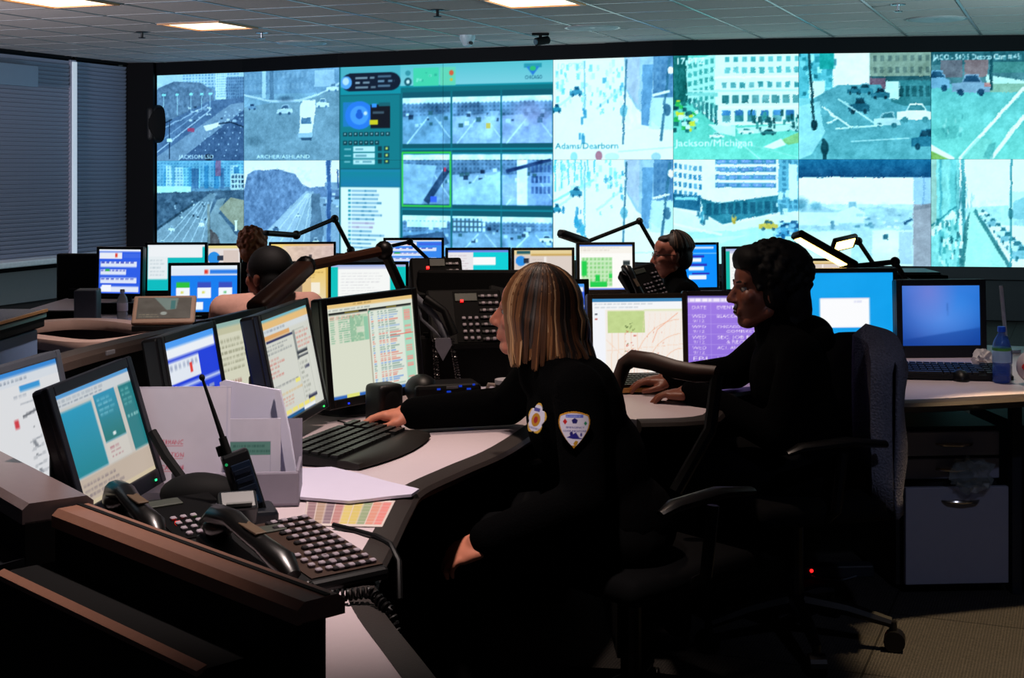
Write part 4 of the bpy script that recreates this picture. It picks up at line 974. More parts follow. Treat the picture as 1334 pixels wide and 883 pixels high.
# ------------------------------------------------------------------ monitors
def page(w, h, bg, seed=1): return Cv(w, h, bg, 2, seed)
BEZ = mat('monitor_bezel', (0.05, 0.05, 0.055), 0.35, spec=0.5)
BEZG = mat('monitor_bezel_grey', (0.30, 0.32, 0.36), 0.4, spec=0.5)
BEZBLUE = mat('monitor_bezel_navy', (0.05, 0.065, 0.10), 0.4)
BEZLIT = mat('monitor_bezel_lamplit', (0.20, 0.165, 0.12), 0.4)  # bezel with the task lamps' warm light put into its colour
LEDM = {}
def led_mat(c, s=2.0):
    k = str(c)
    if k not in LEDM: LEDM[k] = mat('led_' + k, (0.1, 0.1, 0.1), 0.4, emit=c, strength=s)
    return LEDM[k]
def monitor(label, c, yaw, tilt, w, h, img, zdesk, roll=0.0, b=0.018, chin=0.026, bez=None, group=None, stand=True, led=None, depth=0.045):
    bez = bez or BEZ
    yaw, tilt, roll = R(yaw), R(tilt), R(roll)
    n = Vector((math.sin(yaw), -math.cos(yaw), 0))
    basep = Vector((c[0], c[1], 0)) - n * 0.05
    rt = thing('computer_monitor', label, 'monitor', (basep.x, basep.y, zdesk), yaw, group)
    body = MB()
    body.box((0, depth / 2 + 0.003, -(chin - b) / 2), (w + 2 * b, depth, h + b + chin), bevel=0.008)
    body.box((0, depth + 0.02, 0), (w * 0.6, 0.05, h * 0.6), bevel=0.015)
    for s in (-1, 1): body.box((s * (w / 2 + b / 2), 0, -(chin - b) / 2), (b, 0.014, h + b + chin), bevel=0.003)
    body.box((0, 0, h / 2 + b / 2), (w, 0.014, b), bevel=0.003); body.box((0, 0, -h / 2 - chin / 2), (w, 0.014, chin), bevel=0.003)
    ho = body.build('housing', bez, rt, loc=Vector((0, -0.05, c[2] - zdesk)), rot=(-tilt, roll, 0))
    put('screen', picture_mesh('screen', img, w, h, SCREEN), ho, (0, -0.001, 0))
    if led is not None: MB().box((0, 0, 0), (0.006, 0.002, 0.004)).build('power_light', led_mat(led), ho, loc=(w * 0.42 if led[1] > .3 else -w * 0.35, -0.008, -h / 2 - chin * 0.6))
    if stand:
        top = c[2] - zdesk - h * 0.15
        if c[2] - h / 2 - chin - zdesk > 0.012:
            MB().box((0, 0.055, top / 2 + 0.004), (0.055, 0.025, top), bevel=0.006).build('stand_neck', bez, rt)
        else:
            MB().box((0, 0.06, top / 2 + 0.004), (0.055, 0.02, top), bevel=0.006).build('stand_neck', bez, rt)
        MB().lathe([(0.0, 0.0), (0.11, 0.0), (0.11, 0.006), (0.09, 0.012), (0, 0.016)], (0, 0.05, 0), 24).build('stand_base', bez, rt)
    return rt

# front pod pictures
def scr_doc():
    c = page(88, 70, 'e9ebee', 21); c.rect(0, 0, 1, .05, '3a8fe0'); c.rect(0, .05, 1, .13, 'dfe6ee'); c.lines(.05, .06, .9, .12, 1, '6a7a90', .5); c.rect(.45, .14, .72, .19, '3a9fe0'); c.lines(.35, .2, .9, .25, 1, '98a2b0', .5)
    c.line([(.42, .40), (.92, .33)], .018, '4a4f58', .8); c.line([(.42, .30), (.95, .26)], .006, '9aa2ac'); c.rect(.30, .41, .36, .48, 'd8404a'); c.specks(7, .5, .5, .54, .9, .02, .012, ['70767e'])
    for k in range(9): c.rect(.84 + .006 * k, .42 + .055 * k, .87 + .006 * k, .435 + .055 * k, '666c74')
    for k in range(5): c.line([(.45, .62 + .07 * k), (.62, .60 + .07 * k)], .01, 'a8adb4')
    return c.out()
def scr_form():
    c = page(96, 72, 'cfd0cc', 22); c.rect(0, 0, 1, .045, '5aa2dc'); c.rect(0, .045, 1, .13, 'd6dce0'); c.lines(.03, .05, .8, .12, 2, '78889a', .8)
    c.poly([(0, .16), (.42, .16), (.42, .74), (0, .74)], '1796b8'); c.grad(0, .16, .42, .74, '1f9fc6', '0e8a98'); c.rect(.46, .13, .75, .56, '1a8fb0'); c.grad(.46, .13, .75, .56, '2a98be', '107a78'); c.rect(.80, .13, 1, .74, '187f86')
    c.rect(.42, .13, .46, .76, 'd6d2cc'); c.rect(.75, .13, .80, .76, 'd0ccc4'); c.lines(.49, .16, .72, .34, 4, '8fd0e4', .8); c.lines(.83, .16, .98, .34, 4, '8ccfcc', .8); c.lines(.83, .40, .98, .46, 1, 'bfe8e4'); c.rect(.58, .5, .62, .53, 'e4f2f2')
    c.rect(.46, .56, .75, .74, 'd8d4cc'); c.lines(.49, .60, .70, .72, 3, 'b06a78', .7); c.rect(0, .76, 1, 1, 'c9b9a8'); c.lines(.05, .80, .95, .94, 3, '7a6f78', .7); c.rect(0, .96, 1, 1, 'd8c8a8')
    return c.out()
def scr_blue_menu(seed=23, bg='1d3fd8'):
    c = page(84, 66, bg, seed); c.rect(0, 0, 1, .07, '4a9af0'); c.rect(0, .07, .98, .16, 'e8edf4'); c.rect(.02, .19, .62, .38, 'dfe6f0'); c.rect(.64, .19, 1, .38, bg); windows(c, .04, .2, .6, .28, 7, 1, '9aa6c0', .4); c.rect(.42, .24, .47, .33, 'e03a30'); c.rect(.0, .42, 1, .45, 'b8c8f0')
    for k in range(6): c.rect(.03 + k * .14, .50, .14 + k * .14, .62, '2a8a48' if k == 3 else '1a2f90'); c.rect(.03 + k * .14, .50, .14 + k * .14, .53, 'c8d4f0', .6)
    c.rect(.02, .66, .75, .97, 'dfe6f2'); c.lines(.05, .68, .7, .95, 6, '5a6ac0', .7); c.rect(.45, .82, .75, .88, '3a54c8')
    return c.out()
def scr_text(seed=24, bg='d2d2bc'):
    c = page(84, 66, bg, seed); c.rect(0, 0, 1, .05, '8fb0a8'); c.rect(0, .05, 1, .12, 'c0bfa0'); c.lines(.05, .16, .9, .5, 6, '8a8a70', .6); c.lines(.05, .56, .6, .64, 1, '8a3f40', .6); c.rect(.25, .74, .72, .79, '1a7a80'); c.lines(.1, .84, .8, .97, 3, '8a8a70', .5)
    return c.out()
def scr_dispatch():
    c = page(100, 80, 'cdcfc6', 25); c.rect(0, 0, 1, .03, '6ab0c0'); c.rect(0, .03, 1, .10, 'e0b878'); c.rect(0, .10, 1, .155, 'd0d6d8'); c.lines(.02, .10, .7, .15, 1, '8a94a0'); c.rect(0, .165, .55, .205, 'd8a060'); c.rect(.05, .21, .6, .235, '20285c'); c.rect(.6, .2, .65, .5, '3a4048', .5)
    c.lines(.03, .25, .55, .36, 3, '7a8084', .8); c.lines(.03, .38, .5, .58, 5, 'c86a60', .6); c.lines(.66, .22, .98, .40, 4, 'd07a70', .8); c.rect(.62, .42, .85, .45, '1c2434'); c.rect(.62, .47, .85, .49, '1c2434'); c.rect(.72, .58, .83, .605, '1c2048'); c.frame(.60, .2, .86, .92, 'a0a49a', .006); c.lines(.63, .52, .82, .9, 8, '90948a', .6)
    c.lines(.03, .64, .55, .68, 1, '707478', .9); c.rect(.48, .66, .58, .70, 'e6de70'); c.lines(.02, .74, .6, .76, 1, 'd89a3a', .9); c.rect(.03, .76, .12, .78, 'e6de70'); c.lines(.1, .78, .45, .88, 3, 'd07a60', .8); c.rect(.68, .88, .88, .91, '1c2048')
    for k in range(6): c.rect(.05 + k * .13, .915, .16 + k * .13, .95, 'e8dc7a')
    c.rect(0, .965, .8, 1, '1a5a90'); c.rect(.55, .955, .8, .985, 'e8ecee')
    return c.out()
def scr_units():
    c = page(120, 100, 'd9ddca', 26); c.rect(0, 0, 1, .045, 'e6c27e'); c.lines(.3, .005, .7, .04, 1, '9a7a40', .5); c.rect(0, .045, 1, .085, 'dfe3d8'); c.lines(.02, .05, .6, .085, 1, '8a9088'); c.rect(.02, .09, .98, .115, '171c1c'); c.rect(.2, .095, .36, .112, 'b8a030', .7); c.rect(.68, .095, .8, .112, 'b8a030', .7)
    c.rect(.46, .09, .475, .98, 'b4ae9c'); c.rect(.465, .12, .49, .15, '22b08a')
    for u in (.03, .12, .17, .21): c.lines(u, .14, u + .05, .42, 12, '6fae8a', .9, .6, .8)
    c.rect(.25, .14, .45, .42, 'a8cca8', .7); c.lines(.25, .14, .40, .42, 14, '5fa07e', .9, .6, .9); c.rect(.32, .27, .42, .33, 'd9ddca', .8); c.rect(.41, .17, .46, .42, '7fc0a0', .7); c.lines(.03, .13, .45, .17, 2, 'e0766a', .8)
    c.rect(.475, .125, .98, .96, 'dde5d8'); c.rect(.87, .125, .98, .96, 'a8d8be')
    for k in range(34):
        v = .135 + k * .0242; col = ['7f9e92', 'e0766a', '7f9e92', 'e0766a', '6f8f96', '6a94dc'][int(c.rng.integers(6))]
        for u in (.49, .57, .61, .655): c.rect(u, v, u + c.rng.uniform(.02, .035), v + .013, col, .75)
        c.rect(.70, v, .70 + c.rng.uniform(.05, .15), v + .013, col, .8)
        if c.rng.random() < .4: c.rect(.885, v - .002, .96, v + .016, 'f09088', .8)
    c.rect(.70, .41, .98, .42, 'e0685c'); c.rect(0, .965, 1, 1, '2f66b8'); c.rect(.16, .962, .3, 1, 'dfe07a')
    return c.out()
GF = 'monitors on the front console'
monitor('monitor showing a white document, cut by the left edge', (-1.045, 3.085, 0.905), 76, 12, 0.28, 0.255, scr_doc() * 0.93, 0.74, bez=BEZG, group=GF, roll=-2)
m2 = monitor('navy-framed monitor with a teal form beside the paper rack', (-0.839, 2.94, 0.915), 78, 16, 0.304, 0.228, scr_form() * 0.93, 0.74, bez=BEZBLUE, group=GF, led=(0.2, 1.0, 0.6), roll=-3, b=0.022, chin=0.034, depth=0.03)
iv = (Matrix.Translation(m2.location) @ Matrix.Rotation(m2.rotation_euler.z, 4, 'Z')).inverted()
MB().tube([iv @ P(198, 562, 3.06), iv @ P(216, 594, 3.04), iv @ P(240, 626, 3.0)], [0.010, 0.011, 0.010], 8, flat=1.0).build('support_arm', BLACKM, m2, smooth=True)
monitor('monitor with a deep blue menu rising behind the white papers', (-0.785, 3.545, 0.915), 82, 10, 0.338, 0.270, scr_blue_menu(), 0.74, group=GF)
monitor('monitor with a plain cream text page, half hidden by its neighbour', (-0.735, 3.93, 0.915), 76, 10, 0.338, 0.270, scr_text(), 0.74, group=GF)
monitor('monitor with a grey dispatch form left of the largest front monitor', (-0.591, 3.828, 0.943), 78, 11, 0.338, 0.270, scr_dispatch(), 0.74, group=GF, led=(0.2, 1.0, 0.4), roll=-2)
monitor('monitor with a two-column unit list facing the blonde woman', (-0.408, 4.182, 0.942), 48, 5, 0.338, 0.270, scr_units(), 0.74, group=GF, led=(0.1, 0.2, 1.0), roll=-1.5, b=0.020)

def scr_map():
    c = page(100, 80, 'f3f1ef', 31); c.rect(0, 0, 1, .05, '3f86b8'); c.rect(0, .05, 1, .15, 'f4f6f8'); c.lines(.03, .06, .7, .14, 2, 'b8c0c8'); c.rect(0, .15, .14, 1, 'f2f4fa'); c.rect(.03, .2, .06, .22, '303848'); c.rect(.03, .27, .06, .29, 'c04a40'); c.rect(.15, .15, 1, 1, 'f4ece4'); c.rect(.17, .17, .58, .46, 'c2d690'); c.grad(.58, .15, 1, .19, 'dfe6b8', 'f0ece0')
    c.noise(10, 8, .03, .17, .17, .58, .46)
    for k in range(5): c.line([(.22 + .07 * k, .46), (.2 + .07 * k, 1)], .005, 'f2c8a8')
    for k in range(8): c.line([(.5 + .06 * k, 1), (.58 + .06 * k, .2)], .004, 'f6ddca')
    for r_ in (.25, .4, .55):
        pts = [(1.0 - r_ * math.cos(a), 1.0 - r_ * 1.3 * math.sin(a)) for a in np.linspace(0, 1.5, 14)]; c.line(pts, .006, 'f0b898')
    c.line([(.95, .2), (.72, .42), (.66, .6)], .007, 'f0a88a'); c.line([(.15, .7), (1, .62)], .004, 'f2cdb4'); c.line([(.15, .55), (.4, .85), (.6, 1)], .005, 'f2cdb4'); c.specks(26, .36, .4, .48, .75, .007, .008, ['e07a60', 'c84a40', '6a7a40']); c.specks(10, .36, .33, .46, .4, .007, .008, ['4a6030']); c.specks(8, .6, .4, .8, .8, .006, .008, ['e08a70'])
    return c.out()
def scr_purple():
    c = page(100, 80, '9a78e0', 32); c.grad(0, 0, 1, 1, 'a07ce6', '8f6fdc'); W = 'fbeeff'; c.rect(0, 0, 1, .03, '6a5aa8'); c.rect(0, .03, 1, .095, 'cdbff4'); c.lines(.03, .035, .95, .09, 1, 'fff6ff', .95, .7, 1)
    rows = [(.18, 'DATE', None, 'EVENT & LOC', None), (.30, 'WED', '9/12', 'BLACKHAWKS BL', None), (.44, 'WED', '9/12', 'CHICAGO VS MILWAUKE', 'COMISKEY 1'), (.58, 'WED', '9/12', 'SEC. JOB FAIR', '& RECRUIT'), (.72, 'WED', '9/12', 'ACT. ANNOUNCED', None), (.86, 'FRI', '9/14', 'LABOR RALLY', None)]
    for v, a, a2, b, b2 in rows:
        c.text(a, .05, v, .042, W, .9, wid=.15); c.text(b, .32, v, .042, W, .95, wid=min(.62, .036 * len(b)))
        if a2: c.text(a2, .06, v + .062, .042, W, .7, wid=.12)
        if b2: c.text(b2, .42, v + .062, .042, W, .95, wid=.036 * len(b2))
        c.rect(0, v + .075, 1, v + .08, 'c4b0f4', .6)
    c.rect(.25, .1, .255, 1, 'c4b0f4', .5)
    return c.out()
def scr_desktop_blue():
    c = page(80, 64, '12a2ee', 33); c.noise(4, 4, .02); c.rect(0, 0, 1, .01, '0a6ac0'); c.rect(.22, .33, .745, .70, 'fbfcfe'); c.rect(.22, .33, .745, .345, 'd4dcf0'); c.lines(.58, .36, .66, .39, 1, '9aa0d8', .9); c.frame(.22, .33, .745, .70, 'e6ecf4', .006); c.rect(0, .985, 1, 1, 'e8a890')
    return c.out()
def scr_glow():
    c = page(80, 64, '1c56b4', 34); c.grad(0, 0, 1, 1, '2f6fd0', '0f3f98'); c.ell(.45, .2, .35, .7, '7d8ee8', .55, .9); c.ell(.75, .3, .35, .45, '1f86e8', .6, .9); c.ell(.52, .55, .3, .25, '6aa0f4', .5, .9); c.ell(.35, .1, .2, .3, '8a80d0', .5, .9); c.poly([(.0, .9), (1, .7), (1, 1), (0, 1)], '0c3a90', .5); c.line([(.58, .3), (.585, .5)], .01, '2a5cb0', .8); c.blur(4)
    return c.out()
GR = 'monitors on the right console'
monitor('wide monitor with a street map between the two women', (0.441, 4.98, 0.878), 6, 6, 0.319, 0.258, scr_map(), 0.742, group=GR, bez=BEZLIT, chin=0.012, stand=False)
monitor('monitor with a purple event schedule by the dark-haired woman', (0.785, 5.03, 0.882), 2, 5, 0.325, 0.260, scr_purple(), 0.742, group=GR, bez=BEZLIT, chin=0.012, stand=False)
monitor('small blue-lit monitor edge showing behind the blonde hair', (0.15, 5.25, 0.94), 8, 6, 0.24, 0.19, scr_blue_menu(35, '3a62e0'), 0.742, group=GR, bez=BEZLIT)
monitor('bright blue monitor with one blank white window', (1.305, 5.541, 0.905), 6, 2, 0.376, 0.301, scr_desktop_blue(), 0.74, group=GR)
monitor('navy-framed monitor with a dim blue glowing wallpaper', (1.643, 5.438, 0.900), 4, 3, 0.304, 0.228, scr_glow(), 0.74, group=GR, bez=BEZBLUE, b=0.024, chin=0.05)
# ------------------------------------------------------------------ rear rows of monitors
def scr_app(seed, bg, kind):
    c = page(60, 46, bg, seed)
    if kind == 'buttons':
        c.rect(0, 0, 1, .05, 'e8eef8'); c.rect(.02, .08, .55, .22, 'e8ecf6'); c.rect(.38, .1, .44, .18, 'e04030'); c.rect(.58, .1, 1, .2, '3f6ae8'); 
        for r_ in range(3): c.rect(.04, .28 + r_ * .18, .9 - .25 * (r_ % 2), .40 + r_ * .18, 'dce6fa'); windows(c, .04, .28 + r_ * .18, .85 - .2 * (r_ % 2), .33 + r_ * .18, 7, 1, '4a5ac8', .3)
        c.rect(.16, .45, .26, .5, '30b050'); c.rect(.05, .84, .95, .96, 'dfe8fa'); c.rect(.08, .8, .3, .95, 'f4f8ff')
    elif kind == 'panels':
        c.rect(0, 0, 1, .06, 'e6f0fa'); c.rect(0, .06, 1, .22, 'dfe9f6'); c.rect(.5, .1, .56, .18, 'e04030'); c.rect(.58, .1, 1, .18, '2f7fe8')
        for k in range(3): c.rect(.08 + .32 * k, .36, .28 + .32 * k, .70, 'f2f8ff'); c.rect(.08 + .32 * k, .36, .28 + .32 * k, .48, '30c040' if k == 0 else '3a50c0'); c.rect(.15 + .32 * k, .55, .19 + .32 * k, .6, '5ac070' if k == 2 else 'd8d850')
        c.rect(.34, .78, .48, .95, 'f2f8ff')
    elif kind == 'teal_page':
        c.rect(.0, 0, 1, .06, '9fb0e0'); c.rect(.1, .05, .78, 1, 'f6f8f6'); c.rect(.1, .05, .78, .12, 'c8cce8'); c.lines(.14, .2, .7, .9, 9, 'd0d0d4', .8, .3)
    elif kind == 'teal_split':
        c.rect(0, 0, 1, .07, '6a88e0'); c.rect(0, .07, .42, .7, 'e8e6ea'); c.lines(.03, .12, .38, .6, 7, 'c0a8b0', .8, .3); c.rect(.42, .2, .78, .4, 'fafcfc'); c.rect(.0, .85, .25, 1, 'b8c0d0', .7)
    elif kind == 'teal_window':
        c.rect(0, 0, 1, .05, 'e8eef4'); c.rect(.02, .04, .95, .28, 'eef2f6'); c.rect(.02, .26, .35, .75, 'e6eef2'); c.lines(.05, .3, .3, .7, 5, 'b8c8d0', .8)
    elif kind == 'beige':
        c.rect(0, 0, 1, .12, 'e6d09a'); c.rect(.05, .02, .28, .1, '28606a'); c.ell(.12, .26, .09, .12, '2a90e8'); c.rect(.17, .2, .26, .32, '283040'); c.rect(0, .55, .3, 1, 'f4f2ee'); c.rect(.29, .14, 1, 1, 'dccfc6'); c.rect(.52, .16, .56, .9, 'f2ece8'); c.rect(.29, .10, 1, .14, 'caa458'); c.lines(.32, .2, .5, .9, 12, 'c8b8b0', 1, .3)
    elif kind == 'greenmap':
        c.rect(0, 0, 1, .04, '5a8ae0'); c.rect(0, .04, 1, .2, 'f8f4ec'); c.lines(.03, .05, .8, .15, 2, 'd8d0c4'); c.rect(.04, .28, .62, .92, 'c8ecc0'); windows(c, .04, .28, .62, .92, 8, 7, '7ccc74', .4, .9); c.rect(.04, .36, .14, .68, '22d050'); c.rect(.2, .82, .52, .94, '22d050'); c.rect(.3, .66, .38, .8, '22d050'); c.rect(.55, .64, .62, .74, '30d85a'); c.rect(.82, .36, .95, .46, '303a3c'); c.rect(0, .96, 1, 1, '6a86e0')
    elif kind == 'blue_win':
        c.rect(.05, .05, .9, .1, 'dff0ff'); c.rect(0, .2, 1, .22, '60c0ff'); 
        for k in range(3): c.rect(.1 + .05 * k, .25 + .2 * k, .6 + .08 * k, .30 + .2 * k, '2a30c0'); c.rect(.1, .31 + .2 * k, .5 + .08 * k, .40 + .2 * k, 'f2f8ff')
    elif kind == 'blob':
        c.rect(0, 0, 1, .12, 'e8d890'); c.rect(0, .12, 1, 1, 'e6dedc'); c.ell(.22, .5, .18, .25, '2a90e8'); c.rect(.32, .4, .5, .6, '30384a'); c.rect(.5, .2, .95, .8, 'd8c8c0'); c.lines(.1, .7, .9, .95, 3, 'd09a90', .8)
    elif kind == 'tanmap':
        c.grad(0, 0, 1, 1, 'f0c860', 'd8b0a0', horiz=True); c.rect(.18, .08, 1, .9, 'd8c4c0', .8); c.noise(14, 8, .08, .18, .08, 1, .9); c.rect(.6, .4, .65, .6, '50484c'); c.ell(.1, .4, .12, .4, 'fff0a8', .7, .6)
    elif kind == 'tanform':
        c.grad(0, 0, 1, 1, 'f0c868', 'e8d8b0'); c.rect(.2, .3, .6, .9, 'e0c08a'); c.rect(.1, .55, .4, .75, '6a5a58', .7); c.lines(.2, .2, .9, .4, 3, 'b08a40', .8); c.rect(.6, .5, .8, .8, 'f4ecd8'); c.rect(.93, 0, 1, 1, 'caa048')
    elif kind == 'tab':
        c.rect(0, 0, 1, 1, '6a6258'); c.noise(6, 5, .05); c.poly([(.3, 0), (.75, .05), (.72, .55), (.55, .6)], '9ab8b0', .7); c.rect(.62, .15, .7, .55, '4a8a88'); c.lines(.05, .75, .6, .95, 2, 'b0a488', .8); c.ell(.5, .75, .06, .08, 'cfd8d0', .8)  # teal shape is a reflection painted into the screen picture
    return c.out()
GB = 'monitors on the rear consoles'
def far_mon(label, x0, y0, x1, y1, Y, img, yaw=0, tilt=3, bez=None, zd=ZC, b=0.016, stand=True):
    sc = Y / F_PX
    c = P((x0 + x1) / 2, (y0 + y1) / 2, Y)
    w = (x1 - x0) * sc / max(0.3, math.cos(R(yaw))); h = (y1 - y0) * sc
    ok = stand and c.z - h / 2 - 0.02 > zd
    return monitor(label, c, yaw, tilt, w, h, img, zd if ok else c.z - h / 2 - 0.05, b=b, chin=0.02, bez=bez, group=GB, stand=ok)
far_mon('leftmost rear monitor with a blue button page', 128, 325, 184, 382, 8.25, scr_app(41, '2f5fe8', 'buttons'), -8)
far_mon('rear monitor with a white page on teal, left of the auburn hair', 193, 319, 266, 378, 8.5, scr_app(42, '10bcc0', 'teal_window'), 4)
far_mon('blue monitor with three small panels facing the black-haired worker', 224, 346, 308, 406, 7.55, scr_app(43, '1a7ff0', 'panels'), 6)
far_mon('rear monitor with a blue blob icon behind the auburn-haired worker', 270, 320, 312, 352, 9.55, scr_app(44, 'e6dedc', 'blob'), 6)
far_mon('rear monitor with a tan map glowing yellow at its left', 354, 318, 434, 352, 9.5, scr_app(45, 'd8b0a0', 'tanmap'), 6)
far_mon('amber-lit monitor between the black-haired head and the turquoise page', 372, 344, 427, 392, 7.32, scr_app(46, 'f0c868', 'tanform'), 12, bez=BEZLIT)
far_mon('monitor with a wide white page on turquoise', 432, 345, 528, 392, 7.25, scr_app(47, '10c4c0', 'teal_page'), 6)
far_mon('rear monitor with blue and white tables above the phones', 503, 313, 575, 348, 8.5, scr_app(48, '3a8af0', 'buttons'), 3)
far_mon('rear monitor split between a grey list and turquoise', 584, 326, 662, 374, 8.1, scr_app(49, '10d0d8', 'teal_split'), 4)
far_mon('rear monitor with a beige page and blue dot behind the blonde head', 670, 326, 745, 380, 8.2, scr_app(50, 'dccfc6', 'beige'), 4, bez=BEZLIT)
far_mon('rear monitor with a bright green city map', 755, 319, 824, 377, 8.3, scr_app(51, 'fdfcf8', 'greenmap'), 6, bez=BEZLIT)
far_mon('rear monitor with blue windows to the right of the man', 893, 319, 934, 374, 8.95, scr_app(52, '0a90ff', 'blue_win'), 10)
far_mon('rear monitor with a turquoise page half hidden by curly hair', 945, 324, 1002, 376, 9.0, scr_app(53, '10b8a8', 'teal_page'), 10)
far_mon('distant monitor top showing a beige page above the blue monitor', 1046, 340, 1094, 368, 8.6, scr_app(54, 'd8d0b0', 'beige'), 4, zd=0.6)
# tilted touch panel on the beige counter
q = P(214, 405, 6.35)
rt = thing('touch_panel', 'tilted touch panel console with a tan frame on the beige counter', 'touch panel', (q.x, q.y, 0.742), R(8))
ho = MB().box((0, 0, 0), (0.275, 0.022, 0.165), bevel=0.008).build('frame', mat('tan_frame', (0.55, 0.45, 0.38), 0.4), rt, loc=(0, 0, 0.085), rot=(R(-48), 0, 0))
put('screen', picture_mesh('screen', scr_app(55, '6a6258', 'tab'), 0.235, 0.125, attr_mat('dim_display', 0.55, 0.3)), ho, (0, -0.0125, 0.004))
MB().prism([(-0.13, 0.10), (-0.13, 0.0), (0.13, 0.0), (0.13, 0.10)], 0.0, 0.05).build('base', BLACKM, rt)
MB().box((0, -0.058, 0.012), (0.27, 0.02, 0.024), bevel=0.004).build('front_lip', BLACKM, rt)
q = P(125, 396, 7.5)
tag(MB().box((0, 0, 0.085), (0.115, 0.14, 0.17), bevel=0.008).build('equipment_box', mat('grey_box', (0.34, 0.36, 0.42), 0.5), loc=(q.x - 0.02, 7.42, ZC), rot=(0, R(0), R(6))), 'small grey upright box beside the leftmost rear monitor', 'box')
def bottle(label, loc, s=1.0, cap='2a5ad8', water='5f8fd8', lab='e8f2f8', band=None):
    rt = thing('water_bottle', label, 'bottle', loc)
    rt.scale = (s, s, s)
    MB().lathe([(0.0, 0.0), (0.028, 0.0), (0.032, 0.006), (0.032, 0.06), (0.030, 0.065), (0.032, 0.07), (0.032, 0.135), (0.027, 0.155), (0.013, 0.178), (0.012, 0.188), (0, 0.188)], n=20).build('body', mat('bottle_' + water, water, 0.12, alpha=0.55, spec=0.8), rt, smooth=True)
    MB().lathe([(0.0325, 0.075), (0.033, 0.076), (0.033, 0.122), (0.0325, 0.123)], n=20).build('label_band', mat('bottle_label_' + lab, lab, 0.5), rt, smooth=True)
    if band: MB().lathe([(0.0328, 0.118), (0.0335, 0.118), (0.0335, 0.128), (0.0328, 0.128)], n=20).build('green_band', mat('bottle_green', band, 0.5), rt)
    MB().lathe([(0.0, 0.186), (0.0145, 0.186), (0.015, 0.19), (0.014, 0.205), (0, 0.206)], n=16).build('bottle_cap', mat('bottle_cap_' + cap, cap, 0.4), rt, smooth=True)
    return rt
q = P(169, 392, 7.5)
bottle('small clear water bottle in front of the leftmost rear monitor', (q.x, 7.36, ZC), 0.85, cap='c8ccd8', water='c0c4cc', lab='d8d4e8')

# ------------------------------------------------------------------ input devices
KEYM = mat('key_black', (0.07, 0.068, 0.066), 0.4, spec=0.5)
def keyboard(label, loc, yaw, w=0.45, d=0.17, palm=0.0, legend=True, edge=None, tilt=5):
    rt = thing('keyboard', label, 'keyboard', loc, yaw)
    wedge = MB()
    z0, z1 = 0.018, 0.034
    pts = [(-w / 2, -d / 2), (w / 2, -d / 2), (w / 2, d / 2), (-w / 2, d / 2)]
    v = [wedge.bm.verts.new((x, y, 0.004)) for x, y in pts] + [wedge.bm.verts.new((x, y, z0 if y < 0 else z1)) for x, y in pts]
    for f in ((3, 2, 1, 0), (4, 5, 6, 7), (0, 1, 5, 4), (1, 2, 6, 5), (2, 3, 7, 6), (3, 0, 4, 7)): wedge.bm.faces.new([v[i] for i in f])
    wedge.build('base', BLACK, rt)
    keys = MB(); rows = 6; nu = 18
    sl = (z1 - z0) / d
    for r_ in range(rows):
        y = -d / 2 + 0.018 + r_ * (d - 0.03) / (rows - 1) * 0.98
        ku = (w - 0.03) / nu
        for k in range(nu):
            if r_ == 0 and 3 < k < 9: continue
            if k == 14 and r_ not in (1, 2): continue
            x = -w / 2 + 0.015 + (k + .5) * ku
            wd = ku * 0.84 if not (r_ == 0 and k == 3) else ku * 0.84
            keys.box((x, y, z0 + (y + d / 2) * sl + 0.004), (wd, (d - 0.03) / rows * 0.84, 0.009))
        if r_ == 0: keys.box((-w / 2 + 0.015 + 6.5 * ku, y, z0 + 0.004 + (y + d / 2) * sl), (ku * 4.8, (d - 0.03) / rows * 0.84, 0.009))
    ko = keys.build('keys', KEYM, rt); ko['kind'] = 'stuff'
    if legend:
        lg = MB()
        for k in range(5): lg.box((-w / 2 + 0.10 + k * 0.021, d / 2 - 0.012, z1 + 0.0006), (0.014, 0.006, 0.001))
        lg.build('indicator_row', mat('key_legend', (0.6, 0.6, 0.58), 0.5), rt)
    if palm:
        path = []
        pr = MB(); n = 14; rings = []
        for i in range(n + 1):
            t = i / n; x = -w / 2 * 1.0 + w * t
            dip = 0.030 * (1 - abs(2 * t - 1) ** 2)
            ring = [(x, -d / 2, 0.004), (x, -d / 2, 0.020), (x, -d / 2 - 0.3 * palm, 0.021), (x, -d / 2 - 0.75 * palm - dip * .5, 0.015), (x, -d / 2 - palm * .8 - dip, 0.006), (x, -d / 2 - palm * .7 - dip, 0.0)]
            rings.append([pr.bm.verts.new(p) for p in ring])
        for i in range(n):
            for k in range(6): pr.bm.faces.new((rings[i][k], rings[i + 1][k], rings[i + 1][(k + 1) % 6], rings[i][(k + 1) % 6]))
        pr.bm.faces.new(rings[0]); pr.bm.faces.new(rings[-1][::-1])
        pr.build('palm_rest', mat('palm_rest', (0.105, 0.09, 0.08), 0.42), rt, smooth=True)
    if edge: MB().box((0, -d / 2 - 0.004, 0.012), (w, 0.008, 0.014)).build('front_strip', edge, rt)
    for sx in (-1, 1): MB().box((sx * w * .4, d / 2 - 0.015, 0.008), (0.03, 0.012, 0.016)).build('foot', BLACKM, rt)
    return rt
keyboard('black ergonomic keyboard with palm rest under the blonde woman\'s reach', (-0.425, 3.655, 0.741), R(70), 0.43, 0.165, 0.075)
keyboard('black keyboard in front of the street map monitor', (0.47, 4.66, 0.741), R(14), 0.30, 0.15, edge=mat('brass_edge', (0.72, 0.52, 0.28), 0.35))
keyboard('black keyboard in front of the dim blue monitor', (1.485, 4.93, 0.741), R(-8), 0.46, 0.17)
